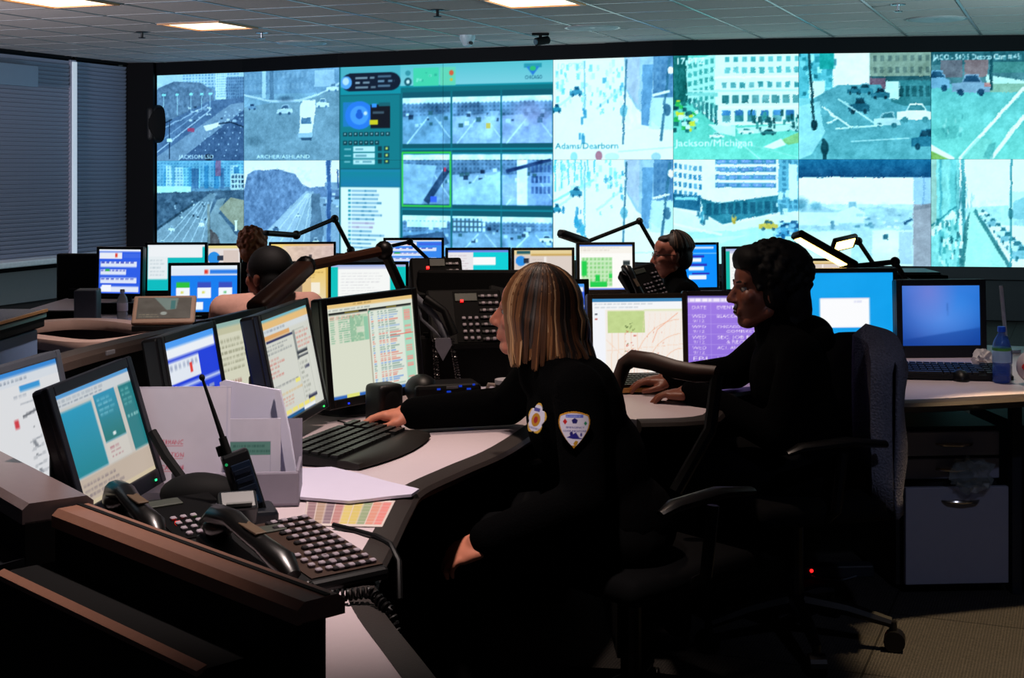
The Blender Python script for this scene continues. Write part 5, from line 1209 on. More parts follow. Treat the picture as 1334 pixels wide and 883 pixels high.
def mouse(label, loc, yaw):
    rt = thing('computer_mouse', label, 'mouse', loc, yaw)
    o = MB().ell((0, 0, 0.004), (0.031, 0.056, 0.032), n=20).build('shell', BLACK, rt, smooth=True)
    for v in o.data.vertices:
        if v.co.z < 0: v.co.z = 0
    MB().cyl((-0.004, 0.034, 0.03), (0.004, 0.034, 0.03), 0.009).build('wheel', BLACKM, rt)
    MB().tube([(0, 0.055, 0.008), (0.01, 0.10, 0.004), (0.05, 0.16, 0.004)], 0.0025, 6).build('cable', BLACKM, rt)
    return rt
mouse('black mouse under the blonde woman\'s hand', (-0.36, 3.955, 0.741), R(72))
q = P(1246, 492, 4.9)
mouse('black mouse beside the blue-capped bottle', (q.x, 4.86, 0.741), R(-8))
q = P(1304, 497, 4.82)
bottle('blue-capped water bottle with a white and green label on the right desk', (q.x - 0.005, 4.80, 0.741), 0.92, cap='1a5ae0', water='2f5fc8', lab='9fc4e8', band='4a9a40')
bottle('second clear bottle just behind the blue-capped one', (q.x + 0.035, 4.88, 0.741), 0.72, cap='3a4a70', water='3a5a90', lab='5a7ab0')
q = P(1283, 469, 5.1)
crumple('crumpled white tissue beside the dim blue monitor', (q.x, 5.12, 0.775), (0.035, 0.03, 0.034), mat('tissue_white', (0.82, 0.80, 0.80), 0.9), 5, 'tissue', 'tissue')
rt = thing('snack_bag', 'round white bag with red print at the right edge', 'bag', (1.752, 4.76, 0.742))
MB().ell((0, 0, 0.058), (0.06, 0.05, 0.058), n=20).build('bag_body', mat('bag_white', (0.78, 0.74, 0.76), 0.5, bump=0.5, scale=25), rt, smooth=True)
for a, b_ in ((-0.040, 0.062), (-0.018, 0.088), (-0.028, 0.032)):
    MB().ell((a, -0.036 if a < -0.03 else -0.045, b_), (0.016, 0.012, 0.012)).build('print', mat('red_print', (0.75, 0.12, 0.14), 0.5), rt)
q0, q1 = P(1304, 372, 5.6), P(1313, 470, 5.6)
tag(MB().tube([q1.to_tuple(), q0.to_tuple()], 0.008, 8).cyl((q1.x, q1.y, 0.742), (q1.x, q1.y, 0.752), 0.05).tube([(q1.x, q1.y, 0.745), q1.to_tuple()], 0.008, 8).build('thin_rod', mat('rod_grey', (0.85, 0.87, 0.92), 0.4)), 'thin pale upright rod behind the blue-capped bottle', 'rod')
q = P(1190, 358, 6.3)
rt = thing('equipment_rack', 'black equipment box behind the dim blue monitor', 'box', (q.x, 6.3, 0))
MB().box((0, 0, 0.5), (0.22, 0.3, 1.0), bevel=0.006).build('case', BLACKM, rt)
MB().box((-0.02, -0.02, 1.006), (0.2, 0.24, 0.012), bevel=0.004).build('lit_top', mat('lit_top_teal', (0.3, 0.36, 0.37), 0.3), rt)  # paler slab: the light on the box top put into its colour
rt = thing('power_strip', 'dark power strip with a red light on the floor under the desk', 'power strip', (1.165, 5.10, 0.0), R(4))
MB().box((0, 0, 0.022), (0.26, 0.06, 0.044), bevel=0.006).build('case', mat('strip_case', (0.13, 0.15, 0.18), 0.4), rt)
MB().cyl((-0.10, -0.031, 0.03), (-0.10, -0.034, 0.03), 0.006).build('power_light', led_mat((1.0, 0.1, 0.1), 3), rt)
MB().tube([(0.06, -0.04, 0.01), (0.0, -0.07, 0.006), (-0.06, -0.06, 0.006), (-0.1, -0.035, 0.012)], 0.003, 6).build('cable', mat('grey_cable', (0.3, 0.34, 0.38), 0.5), rt)

# ------------------------------------------------------------------ telephones
KEYW = mat('phone_key', (0.62, 0.58, 0.62), 0.35)
KEYB = mat('phone_key_dark', (0.12, 0.11, 0.12), 0.4)
FACE = mat('phone_face', (0.20, 0.13, 0.09), 0.45)
def keymesh(w, d, h, m): return MB().box((0, 0, h / 2), (w, d, h), bevel=min(w, d) * 0.18, seg=1).mesh('key', m)
def coil(pts, r, turns, wire, n=10):
    pts = [Vector(p) for p in pts]
    sp = smooth_path([tuple(p) for p in pts], 8) if False else pts
    dense = []
    for i in range(len(pts) - 1):
        for k in range(20): dense.append(pts[i].lerp(pts[i + 1], k / 20))
    dense.append(pts[-1])
    m = turns * n; out = []
    for i in range(m + 1):
        t = i / m * (len(dense) - 1); k = min(int(t), len(dense) - 2)
        p = dense[k].lerp(dense[k + 1], t - k); d = (dense[k + 1] - dense[k]).normalized()
        a = d.orthogonal().normalized(); b_ = d.cross(a); th = 2 * math.pi * i / n
        out.append(p + (a * math.cos(th) + b_ * math.sin(th)) * r)
    return MB().tube(out, wire, 5)
def phone(label, loc, rot, w=0.25, d=0.23, rows=(7, 4), lit=(), group='multi-line desk phones', face=None, handset=True, keym=None, handm=None, expand=False):
    rt = thing('desk_phone', label, 'phone', loc, 0, group)
    rt.rotation_euler = rot
    face = face or FACE
    b = MB()
    pts = [(-w / 2, -d / 2), (w / 2, -d / 2), (w / 2, d / 2), (-w / 2, d / 2)]
    zf, zb = 0.022, 0.062
    v = [b.bm.verts.new((x, y, 0.0)) for x, y in pts] + [b.bm.verts.new((x, y, zf if y < 0 else zb)) for x, y in pts]
    for f in ((3, 2, 1, 0), (4, 5, 6, 7), (0, 1, 5, 4), (1, 2, 6, 5), (2, 3, 7, 6), (3, 0, 4, 7)): b.bm.faces.new([v[i] for i in f])
    bmesh.ops.bevel(b.bm, geom=list(b.bm.edges), offset=0.009, segments=2, affect='EDGES', profile=0.5)
    b.build('body', BLACK if face is not BLACKM else mat('phone_black', (0.012, 0.012, 0.014), 0.6, spec=0.12), rt)
    face = face if face is not BLACKM else mat('phone_black_face', (0.010, 0.010, 0.012), 0.7, spec=0.1)
    sl = (zb - zf) / d
    an = math.atan(sl)
    zat = lambda y: zf + (y + d / 2) * sl
    MB().box((0, 0, 0), (w * 0.62, d * 0.9, 0.004)).build('face_plate', face, rt, loc=(w * 0.16, 0, zat(0) + 0.0005), rot=(an, 0, 0))
    MB().box((0, 0, 0), (w * 0.30, 0.03, 0.006), bevel=0.002).build('display', mat('lcd_grey', (0.22, 0.24, 0.21), 0.5), rt, loc=(w * 0.02, d * 0.33, zat(d * 0.33) + 0.003), rot=(an, 0, 0))
    kw = keymesh(0.0125, 0.0105, 0.007, keym or KEYW); kd = keymesh(0.0125, 0.0105, 0.007, KEYB)
    # dial keys
    for r_ in range(4):
        for k in range(3):
            x, y = -0.005 + k * 0.021 - w * 0.02, -d * 0.38 + r_ * 0.024
            put('key', kw, rt, (x, y, zat(y) + 0.002), (an, 0, 0))
    for r_ in range(rows[0]):
        for k in range(rows[1] - 2):
            x, y = w * 0.5 - 0.02 - k * 0.022, -d * 0.40 + r_ * 0.026
            if y > d * 0.45: continue
            put('key', kw, rt, (x, y, zat(y) + 0.002), (an, 0, 0))
            put('key', kd, rt, (x - 0.0105, y, zat(y) + 0.001), (an, 0, 0))
    for (x, y, c) in lit:
        MB().box((0, 0, 0), (0.010, 0.008, 0.008)).build('call_light', led_mat(c, 2.5), rt, loc=(x, y, zat(y) + 0.004), rot=(an, 0, 0))
    if handset:
        hm = handm or mat('handset_black', (0.045, 0.042, 0.042), 0.3, spec=0.6)
        x = -w * 0.36
        h = MB()
        h.tube([(x, -d * 0.52, zf + 0.022), (x, -d * 0.40, zf + 0.040), (x, -d * 0.2, zf + 0.052), (x, 0.0, zf + 0.062), (x, d * 0.2, zb + 0.038), (x, d * 0.40, zb + 0.034), (x, d * 0.54, zb + 0.012)], [0.016, 0.026, 0.021, 0.019, 0.021, 0.026, 0.018], 12, flat=0.75)
        h.ell((x, -d * 0.40, zf + 0.018), (0.027, 0.032, 0.022)); h.ell((x, d * 0.40, zb + 0.012), (0.027, 0.032, 0.022))
        ho = h.build('handset', hm, rt, smooth=True)
        MB().box((0, 0, 0), (0.022, 0.09, 0.004), bevel=0.0015).build('label_strip', mat('handset_label', (0.34, 0.27, 0.2), 0.5), ho, loc=(x, 0.0, zf + 0.0765), rot=(R(6), 0, 0))
    return rt
yA = R(36)
phone('large black phone with rows of pale keys beside the near partition', (-0.396, 2.545, 0.741), (0, 0, R(39)), 0.235, 0.29, rows=(10, 6))
phone('black phone with red and green call lights at lower left', (-0.655, 2.77, 0.741), (0, 0, R(38)), 0.24, 0.21, rows=(5, 3), lit=((-0.01, -0.03, (1.0, 0.15, 0.08)), (0.04, -0.035, (0.45, 1.0, 0.1))), face=BLACKM)
o = coil([(-0.345, 2.39, 0.765), (-0.325, 2.375, 0.752), (-0.28, 2.37, 0.755), (-0.235, 2.37, 0.76), (-0.20, 2.33, 0.74), (-0.185, 2.31, 0.69)], 0.008, 26, 0.003).build('coiled_cord', BLACK, smooth=True)
tag(o, 'black coiled phone cord hanging over the desk edge', 'cord')
o = MB().tube([(-0.36, 2.86, 0.748), (-0.31, 2.83, 0.744), (-0.265, 2.78, 0.746), (-0.235, 2.74, 0.742), (-0.215, 2.70, 0.72), (-0.21, 2.66, 0.66)], 0.006, 8).build('black_cable', BLACK, smooth=True)
tag(o, 'thick black cable crossing the desk edge beside the phone keys', 'cable')
# phones on the raised stand behind the unit list monitor
rt = thing('phone_stand', 'black raised stand holding two phones behind the front monitors', 'stand', (-0.14, 4.70, 0.74))
MB().prism([(-0.16, -0.08), (0.26, -0.08), (0.26, 0.14), (-0.16, 0.14)], 0.0, 0.17).build('lower_block', BLACKM, rt)
MB().box((0.0, 0.11, 0.2), (0.36, 0.04, 0.36), bevel=0.008).build('back_plate', BLACKM, rt)
MB().box((0.05, 0.0, 0.165), (0.42, 0.12, 0.02), bevel=0.004).build('shelf', BLACKM, rt)
phone('black phone with a red light and pale dial keys on the stand', (-0.155, 4.66, 0.950), (R(44), 0, R(12)), 0.25, 0.21, rows=(7, 5), lit=((-0.01, 0.055, (1.0, 0.08, 0.08)),), face=BLACKM, handset=False)
phone('black phone on the upper level of the stand, under the blue tables', (-0.26, 4.86, 1.065), (R(42), 0, R(10)), 0.18, 0.15, rows=(5, 4), lit=((-0.03, 0.03, (1.0, 0.08, 0.08)),), face=BLACKM, handset=False)
phone('black phone seen at the blonde woman\'s brow on the stand', (0.02, 4.80, 0.99), (R(46), 0, R(8)), 0.20, 0.20, rows=(6, 5), face=BLACKM, handset=False)
hg = mat('handset_grey', (0.42, 0.43, 0.47), 0.35)
a0, a1 = P(540, 386, 4.55), P(582, 440, 4.52)
rt = thing('wall_handset', 'grey edged handset hanging left of the stand phones', 'handset', a1)
d_ = a0 - a1
MB().tube([(0, 0, 0), tuple(d_ * 0.5 + Vector((0.012, 0, 0.006))), tuple(d_)], [0.013, 0.011, 0.013], 10).build('grip', hg, rt, smooth=True)
MB().tube([(0.024, -0.01, 0.012), tuple(d_ * 0.5 + Vector((0.045, -0.01, 0.02))), tuple(d_ * 0.95 + Vector((0.03, -0.01, 0.0)))], [0.016, 0.012, 0.016], 10).build('ear_side', BLACK, rt, smooth=True)
MB().tube([tuple(d_ * 0.95), tuple(d_ * 0.5 + Vector((-0.028, 0, -0.008))), (-0.012, 0, -0.004)], [0.006, 0.005, 0.006], 8).build('cradle', hg, rt, smooth=True)
tri = [P(567, 441, 4.5), P(587, 440, 4.5), P(589, 449, 4.5), P(577, 470, 4.5), P(567, 452, 4.5)]
m_ = MB(); fr = [m_.bm.verts.new(p) for p in tri]; bk = [m_.bm.verts.new(p + Vector((0, 0.004, 0))) for p in tri]
m_.bm.faces.new(fr); m_.bm.faces.new(bk[::-1])
for i in range(5): m_.bm.faces.new((fr[i], bk[i], bk[(i + 1) % 5], fr[(i + 1) % 5]))
tag(m_.build('hang_tag', mat('tag_grey', (0.60, 0.60, 0.66), 0.6)), 'pale grey pointed tag hanging below the handset', 'tag')
for k, (xa, xb, lab) in enumerate(((566, 572, 'black coiled cord hanging left of the pale pointed tag'), (588, 600, 'black coiled cord hanging right of the pale pointed tag'))):
    p0, p1, p2 = P(xa, 440, 4.53), P(xb - 2, 500, 4.45), P(xb + 6, 538, 4.35)
    tag(coil([p0, p1, p2], 0.007, 36, 0.0022).build('coiled_cord', mat('cord_gloss', (0.05, 0.05, 0.055), 0.25, spec=0.8), smooth=True), lab, 'cord')
# far phone by the man
phone('black phone with grey keys standing by the man with glasses', (P(838, 360, 7.85).x, 7.85, 0.80), (R(45), R(-12), R(25)), 0.22, 0.22, rows=(6, 4), face=BLACKM, group='multi-line desk phones')
# ------------------------------------------------------------------ clutter on the front console
RG = mat('radio_black', (0.045, 0.055, 0.07), 0.4)
rt = thing('handheld_radio', 'black handheld radio with long antenna leaning in front of the papers', 'radio', P(330, 655, 2.86)); rt.location.z = 0.772
rt.rotation_euler = (R(-6), R(-17), R(18))
bd = MB().box((0, 0, 0.065), (0.056, 0.034, 0.13), bevel=0.006).build('radio_body', RG, rt)
MB().box((0.004, -0.018, 0.062), (0.040, 0.004, 0.09), bevel=0.0015).build('front_plate', mat('radio_navy', (0.06, 0.12, 0.20), 0.35), bd)
for k in range(3): MB().box((0.004, -0.0208, 0.09 - k * 0.018), (0.034, 0.002, 0.010), bevel=0.0008).build('grille_bar', mat('radio_navy_dark', (0.04, 0.09, 0.16), 0.4), bd)
MB().box((0.008, -0.0208, 0.03), (0.018, 0.002, 0.012)).build('badge', mat('radio_badge', (0.10, 0.30, 0.46), 0.4), bd)
MB().cyl((-0.012, 0, 0.13), (-0.012, 0, 0.165), 0.009, 0.008).cyl((-0.012, 0, 0.16), (-0.014, 0, 0.29), 0.0055, 0.0028).ell((-0.014, 0, 0.292), (0.006, 0.006, 0.007)).build('antenna', BLACKM, rt, smooth=True)
for x, h_ in ((0.006, 0.02), (0.021, 0.014)): MB().cyl((x - 0.03 if h_ > .015 else x - 0.038, 0.004, 0.13), (x - 0.03 if h_ > .015 else x - 0.038, 0.004, 0.13 + h_), 0.007).build('knob', BLACKM, rt)
MB().cyl((-0.022, -0.017, 0.112), (-0.022, -0.0185, 0.112), 0.003).build('status_light', led_mat((0.1, 0.7, 0.4), 0.6), rt)
rt = thing('charger_base', 'dark radio charger cradle under the handheld radio', 'charger', (P(328, 665, 2.84).x, 2.85, 0.741), R(18))
MB().box((0, 0.012, 0.022), (0.095, 0.10, 0.044), bevel=0.008).build('base', mat('charger_dark', (0.05, 0.07, 0.10), 0.4), rt)
MB().box((-0.035, -0.035, 0.055), (0.075, 0.05, 0.05), (R(35), 0, 0), bevel=0.006).build('head', mat('charger_grey', (0.09, 0.11, 0.13), 0.4), rt)
MB().box((-0.035, -0.062, 0.062), (0.05, 0.004, 0.026), (R(35), 0, 0)).build('window', mat('charger_lcd', (0.10, 0.13, 0.12), 0.5), rt)
tag(MB().ell((0, 0, 0.0), (0.085, 0.05, 0.045), n=20).build('earpiece_case', BLACKM, loc=(P(258, 658, 2.95).x, 2.97, 0.785), smooth=True), 'black rounded case between the phone and the grey rack', 'case')
# paper rack
PAPER = mat('paper_white', (0.80, 0.78, 0.86), 0.8, var=0.02, spec=0.1)
RACK = mat('rack_grey', (0.52, 0.50, 0.56), 0.5, var=0.04)
rk = (-0.595, 3.07)
rt = thing('paper_rack', 'grey desktop rack holding upright white papers', 'rack', (rk[0], rk[1], 0.741), R(6))
MB().box((0, -0.03, 0.038), (0.27, 0.012, 0.072), (R(-6), 0, 0), bevel=0.005).build('front_panel', RACK, rt)
MB().box((0, 0.05, 0.006), (0.27, 0.17, 0.012)).build('tray', RACK, rt)
for s in (-1, 1): MB().box((s * 0.131, 0.05, 0.04), (0.008, 0.16, 0.072), bevel=0.003).build('side', RACK, rt)
MB().box((0, 0.125, 0.08), (0.27, 0.01, 0.16), (R(-10), 0, 0)).build('back_panel', RACK, rt)
def sheet(label, px0, px1, ytop, Y, zb, lean, yaw, img=None, th=0.004, group='upright papers in the grey rack', cat='paper'):
    c0, c1 = P(px0, ytop, Y), P(px1, ytop, Y)
    w, h = c1.x - c0.x, c0.z - zb
    rt = thing('paper_sheaf', label, cat, ((c0.x + c1.x) / 2, Y - math.sin(R(lean)) * h, zb), R(yaw), group)
    s = MB().box((0, th / 2 + 0.0006, h / 2), (w, th, h)).build('pages', PAPER, rt, rot=(R(-lean), 0, 0))
    if img is not None:
        put('printed_face', picture_mesh('printed_face', img, w, h, PRINT), s, (0, 0, h / 2))
    return rt, s, w, h
c = Cv(110, 110, (0.86, 0.84, 0.90), 2, 61)
c.line([(0, .01), (1, .012)], .008, (0.70, 0.70, 0.78)); c.rect(.955, 0, .97, 1, (0.74, 0.74, 0.84), .6); c.noise(5, 5, .02)
for k, (st, wd) in enumerate((('ALDERMANIC', .29), ('NOTIFICATION', .34), ('LOCATION', .29))):
    v = .545 + k * .118; u0 = .535 - wd; c.text(st, u0, v, .042, (0.82, 0.24, 0.34), wid=wd); c.rect(u0, v + .014, u0 + wd, v + .02, (0.82, 0.24, 0.34), .8)
sheet('large upright white sheet with red underlined words in the rack', 170, 301, 503, 3.13, 0.756, 5, 3, c.out())
c = Cv(80, 90, (0.84, 0.83, 0.90), 2, 62)
c.noise(5, 5, .02); c.rect(0, .30, .80, .48, (0.40, 0.62, 0.58)); c.lines(.06, .33, .78, .46, 2, (0.22, 0.42, 0.40), .95, .5, .6); c.frame(0, .30, .80, 1.2, (0.60, 0.60, 0.72), .008); c.line([(0, .50), (.8, .50)], .006, (.6, .6, .7))
sheet('upright white sheet with a green table header behind the radio', 301, 366, 545, 3.10, 0.756, 4, 4, c.out())
def upright_sheaf(label, pts, Y, th, lean):
    q0 = P(*pts[0], Y); q0.z = 0.756
    m_ = MB(); f_, k_ = [], []
    for px, py in pts:
        p = P(px, py, Y); h_ = max(0.0, p.z - 0.756); p.z = max(p.z, 0.756)
        p.y = Y + h_ * lean; p.x *= p.y / Y
        f_.append(m_.bm.verts.new(p - q0)); k_.append(m_.bm.verts.new(p - q0 + Vector((0.002, th, 0))))
    n = len(pts); m_.bm.faces.new(f_); m_.bm.faces.new(k_[::-1])
    for i in range(n): m_.bm.faces.new((f_[i], k_[i], k_[(i + 1) % n], f_[(i + 1) % n]))
    o = m_.build('paper_sheaf', mat('paper_bright', (0.84, 0.84, 0.92), 0.8, var=0.02, spec=0.1), loc=q0)
    return tag(o, label, 'paper', 'upright papers in the grey rack')
upright_sheaf('tallest white sheets with a curled top corner behind the green header', [(286, 499), (293, 496), (330, 503), (358, 508), (372, 575), (382, 650), (300, 650)], 3.14, 0.006, 0.05)
upright_sheaf('white sheets with punched edge bulging at the rack\'s right end', [(356, 508), (364, 509), (376, 560), (389, 650), (376, 650)], 3.125, 0.008, 0.05)
# papers on the desk
def flat_sheaf(label, pts, z, th, seed, cat='paper', img=None, m=None):
    pts = [((px - CX) / F_PX * (F_PX * (EYE - z) / (py - HORIZON)), F_PX * (EYE - z) / (py - HORIZON)) for px, py in pts]
    o0 = pts[0]
    o = MB().prism([(p[0] - o0[0], p[1] - o0[1]) for p in pts], 0.0, th).build('loose_papers', m or PAPER, loc=(o0[0], o0[1], z))
    return tag(o, label, cat)
flat_sheaf('stack of white papers with curled corner beside the ergonomic keyboard', [(384, 650), (384, 630), (392, 613), (432, 611), (470, 620), (505, 630), (546, 640), (536, 647), (505, 650), (482, 653), (455, 656), (420, 653)], 0.746, 0.006, 1)
cimg = Cv(90, 60, (0.80, 0.76, 0.74), 2, 63)
for k in range(9): cimg.rect(.03 + k * .105, .08, .125 + k * .105, .92, [(.50, .38, .42), (.62, .52, .44), (.44, .36, .42), (.66, .44, .44), (.80, .74, .38), (.78, .72, .34), (.50, .60, .44), (.80, .52, .44), (.84, .46, .44)][k], .8)
for k in range(7): cimg.rect(.03, .1 + k * .12, .97, .112 + k * .12, (.8, .76, .74), .7)
cp = [((px - CX) / F_PX * (F_PX * 0.7275 / (py - HORIZON)), F_PX * 0.7275 / (py - HORIZON), 0.7425) for px, py in ((395, 684), (498, 686), (515, 652), (400, 650))]
o0 = Vector(cp[0])
o = put('colour_chart', picture_mesh('colour_chart', cimg.out(), 1, 1, PRINT, [Vector(p) - o0 for p in cp]), None, o0)
tag(o, 'printed colour chart with yellow and red columns under the papers', 'chart')
md = o.modifiers.new('s', 'SOLIDIFY'); md.thickness = 0.0008
flat_sheaf('pale papers lying behind the stand phones\' cords', [(598, 530), (600, 502), (640, 508), (668, 512), (655, 528)], 0.742, 0.014, 2)
# desktop speaker, base station, mug
rt = thing('desk_speaker', 'small black desktop speaker between the monitor and the hand', 'speaker', (-0.362, 4.02, 0.741), R(40))
MB().box((0, 0, 0.058), (0.085, 0.08, 0.116), bevel=0.014, seg=3).build('cabinet', BLACK, rt, smooth=True)
MB().ell((0, -0.036, 0.062), (0.032, 0.008, 0.042)).build('grille', BLACKM, rt, smooth=True)
rt = thing('radio_base', 'black base station with small blue lights behind the reaching arm', 'radio', (-0.20, 4.22, 0.741), R(14))
MB().box((0, 0, 0.045), (0.20, 0.12, 0.09), bevel=0.012).build('case', BLACK, rt)
MB().ell((-0.07, 0.0, 0.07), (0.05, 0.06, 0.045)).build('dial', BLACK, rt, smooth=True)
for x, z, w in ((-0.03, 0.078, .010), (0.0, 0.07, .012), (0.035, 0.085, .009), (0.06, 0.076, .012), (0.075, 0.088, .007), (0.05, 0.03, .03)):
    MB().box((x, -0.0615, z), (w, 0.004, 0.005)).build('blue_light', led_mat((0.06, 0.25, 0.8), 0.7), rt)
MB().box((0.01, -0.0615, 0.082), (0.035, 0.004, 0.007)).build('display', mat('base_display', (0.5, 0.5, 0.52), 0.4), rt)
rt = thing('coffee_mug', 'dark mug with white rim and pale handle behind the arm', 'mug', (P(661, 520, 4.25).x, 4.25, 0.741))
MB().lathe([(0.0, 0.0), (0.034, 0.0), (0.036, 0.004), (0.037, 0.085), (0.034, 0.085), (0.033, 0.01), (0, 0.008)], n=24).build('cup', mat('mug_black', (0.05, 0.05, 0.06), 0.3), rt, smooth=True)
MB().lathe([(0.0345, 0.080), (0.0378, 0.080), (0.0378, 0.093), (0.034, 0.093)], n=24).build('rim', mat('mug_white', (0.8, 0.78, 0.82), 0.3), rt, smooth=True)
MB().tube([(-0.036, 0, 0.075), (-0.055, 0, 0.078), (-0.064, 0, 0.055), (-0.058, 0, 0.028), (-0.036, 0, 0.018)], 0.006, 8).build('handle', mat('mug_handle', (0.66, 0.60, 0.58), 0.3), rt, smooth=True)
rear_desk('rear console desk beyond the bright blue monitor', 1.78, 2.10, 8.4, 8.9, ZC)
# ------------------------------------------------------------------ task lamps
LAMPB = mat('lamp_black', (0.045, 0.04, 0.04), 0.4, spec=0.4)
LAMPBR = mat('lamp_brown', (0.30, 0.17, 0.11), 0.4, spec=0.5)
TUBEW = mat('lamp_tube', (0.9, 0.8, 0.5), 0.4, emit=(1.0, 0.80, 0.42), strength=7.0)
def task_lamp(label, base, elbow, joint, tip, zfoot, hw=0.06, ht=0.026, ar=0.011, m=None, hm=None, lit=False, roll=0):
    rt = thing('task_lamp', label, 'lamp', (base.x, base.y, zfoot), 0, 'jointed task lamps on the consoles')
    o = rt.location.copy()
    B, E_, J, T = base - o, elbow - o, joint - o, tip - o
    m = m or LAMPB; hm = hm or LAMPB
    MB().cyl((0, 0, 0), (0, 0, 0.02), 0.045, 0.04, 16).cyl((0, 0, 0.02), B, 0.012, n=10).build('clamp_post', LAMPB, rt)
    MB().cyl(B, E_, ar, n=8).build('lower_arm', LAMPB, rt)
    MB().cyl(E_, J, ar, n=8).build('upper_arm', m, rt)
    MB().ell(B, (ar * 1.9,) * 3, n=10).build('joint', LAMPB, rt, smooth=True)
    MB().ell(E_, (ar * 1.9,) * 3, n=10).build('joint', LAMPB, rt, smooth=True)
    MB().ell(J, (ar * 2.0,) * 3, n=10).build('joint', LAMPB, rt, smooth=True)
    d = T - J; L_ = d.length
    q = d.to_track_quat('X', 'Z') @ Quaternion((1, 0, 0), R(roll))
    hd = MB().box((L_ / 2, 0, 0), (L_, hw, ht), bevel=ht * 0.35, seg=3).build('lamp_head', hm, rt, smooth=True)
    hd.location = J; hd.rotation_mode = 'QUATERNION'; hd.rotation_quaternion = q
    MB().box((L_ * 0.54, 0, -ht / 2 - 0.001), (L_ * 0.80, hw * 0.66, 0.006), bevel=0.002).build('tube', TUBEW if lit else mat('tube_off', (0.5, 0.45, 0.4), 0.4), hd)
    return rt
task_lamp('far task lamp with black arm left of the control menu screen', P(457, 326, 8.9), P(436, 285, 8.9), P(386, 306, 8.6), P(345, 303, 8.4), ZC, hw=0.05, ht=0.03, ar=0.014)
task_lamp('near task lamp with thick brown arm sweeping past the black-haired worker', P(526, 384, 4.80), P(500, 326, 4.72), P(398, 347, 4.45), P(332, 404, 4.12), 0.742, hw=0.065, ht=0.05, ar=0.017, m=LAMPBR, hm=LAMPBR)
task_lamp('thin black task lamp between the turquoise page and the phones', P(560, 340, 7.62), P(534, 315, 7.6), P(452, 333, 7.6), P(424, 340, 7.58), ZC, hw=0.05, ht=0.02, ar=0.010)
task_lamp('far black task lamp beside the man with glasses', P(858, 332, 8.5), P(833, 288, 8.5), P(764, 315, 8.4), P(729, 303, 8.3), ZC, hw=0.07, ht=0.045, ar=0.012)
task_lamp('lit task lamp with yellow underside leaning over the bright blue monitor', P(1182, 368, 5.85), P(1166, 341, 5.8), P(1112, 347, 5.75), P(1036, 304, 5.72), 0.742, hw=0.09, ht=0.03, ar=0.011, lit=True, roll=12)
task_lamp('smaller lit task lamp behind the curly hair', P(1140, 347, 8.2), P(1118, 314, 8.2), P(1114, 313, 8.2), P(1084, 320, 8.1), 0.0, hw=0.09, ht=0.03, ar=0.013, lit=True, roll=60)

# ------------------------------------------------------------------ office chairs
CHAIRF = mat('chair_fabric', (0.022, 0.022, 0.027), 0.9, spec=0.1)
CHAIRP = mat('chair_plastic', (0.018, 0.018, 0.02), 0.4, spec=0.3)
def office_chair(label, loc, yaw, zback=0.93, back=True, arms=True, base_rot=0.0):
    rt = thing('office_chair', label, 'chair', loc, yaw, 'black office chairs')
    MB().box((0, 0, 0.445), (0.48, 0.46, 0.07), bevel=0.03, seg=3).build('seat', CHAIRF, rt, smooth=True)
    MB().cyl((0, 0, 0.12), (0, 0, 0.41), 0.028).build('gas_column', CHAIRP, rt)
    for k in range(5):
        a = base_rot + k * 2 * math.pi / 5
        c_, s_ = math.cos(a), math.sin(a)
        lg = MB().tube([(0.03 * c_, 0.03 * s_, 0.13), (0.16 * c_, 0.16 * s_, 0.115), (0.29 * c_, 0.29 * s_, 0.085)], [0.026, 0.022, 0.016], 8).build('base_leg', CHAIRP, rt, smooth=True)
        MB().cyl((0.30 * c_ - 0.024 * s_, 0.30 * s_ + 0.024 * c_, 0.032), (0.30 * c_ + 0.024 * s_, 0.30 * s_ - 0.024 * c_, 0.032), 0.032, n=16).cyl((0.295 * c_, 0.295 * s_, 0.04), (0.295 * c_, 0.295 * s_, 0.09), 0.012).build('caster', CHAIRP, lg)
    if back:
        b = MB(); n = 9; rings = []
        for i in range(n):
            u = -1 + 2 * i / (n - 1)
            x = u * 0.22; y = -0.25 + 0.05 * u * u
            zt = zback - 0.05 * u ** 4 - 0.02 * u * u; zb = 0.56
            rings.append([b.bm.verts.new(p) for p in ((x, y - 0.025, zb), (x, y + 0.025, zb), (x, y + 0.03, (zb + zt) / 2), (x, y + 0.015, zt), (x, y - 0.02, zt), (x, y - 0.03, (zb + zt) / 2))])
        for i in range(n - 1):
            for k in range(6): b.bm.faces.new((rings[i][k], rings[i + 1][k], rings[i + 1][(k + 1) % 6], rings[i][(k + 1) % 6]))
        b.bm.faces.new(rings[0]); b.bm.faces.new(rings[-1][::-1])
        b.build('backrest', CHAIRF, rt, smooth=True)
        MB().tube([(0, -0.15, 0.42), (0, -0.27, 0.44), (0, -0.29, 0.62)], 0.022, 8).build('back_bracket', CHAIRP, rt, smooth=True)
    if arms:
        for s in (-1, 1):
            ar = MB().tube([(s * 0.22, 0.02, 0.43), (s * 0.28, 0.02, 0.47), (s * 0.285, 0.0, 0.64)], 0.016, 8).build('arm_post', CHAIRP, rt, smooth=True)
            MB().tube([(s * 0.285, -0.14, 0.655), (s * 0.285, -0.02, 0.668), (s * 0.285, 0.14, 0.66), (s * 0.28, 0.18, 0.645)], [0.02, 0.028, 0.026, 0.014], 10, flat=0.55).build('arm_pad', mat('arm_pad', (0.022, 0.02, 0.02), 0.35, spec=0.4), ar, smooth=True)
    return rt
ch1 = office_chair('black chair with a curved brown top rail under the blonde woman', (0.31, 3.70, 0), R(130), back=False, arms=True, base_rot=0.3)
inv = ch1.matrix_basis.inverted() if False else (Matrix.Translation(Vector((0.31, 3.70, 0))) @ Matrix.Rotation(R(130), 4, 'Z')).inverted()
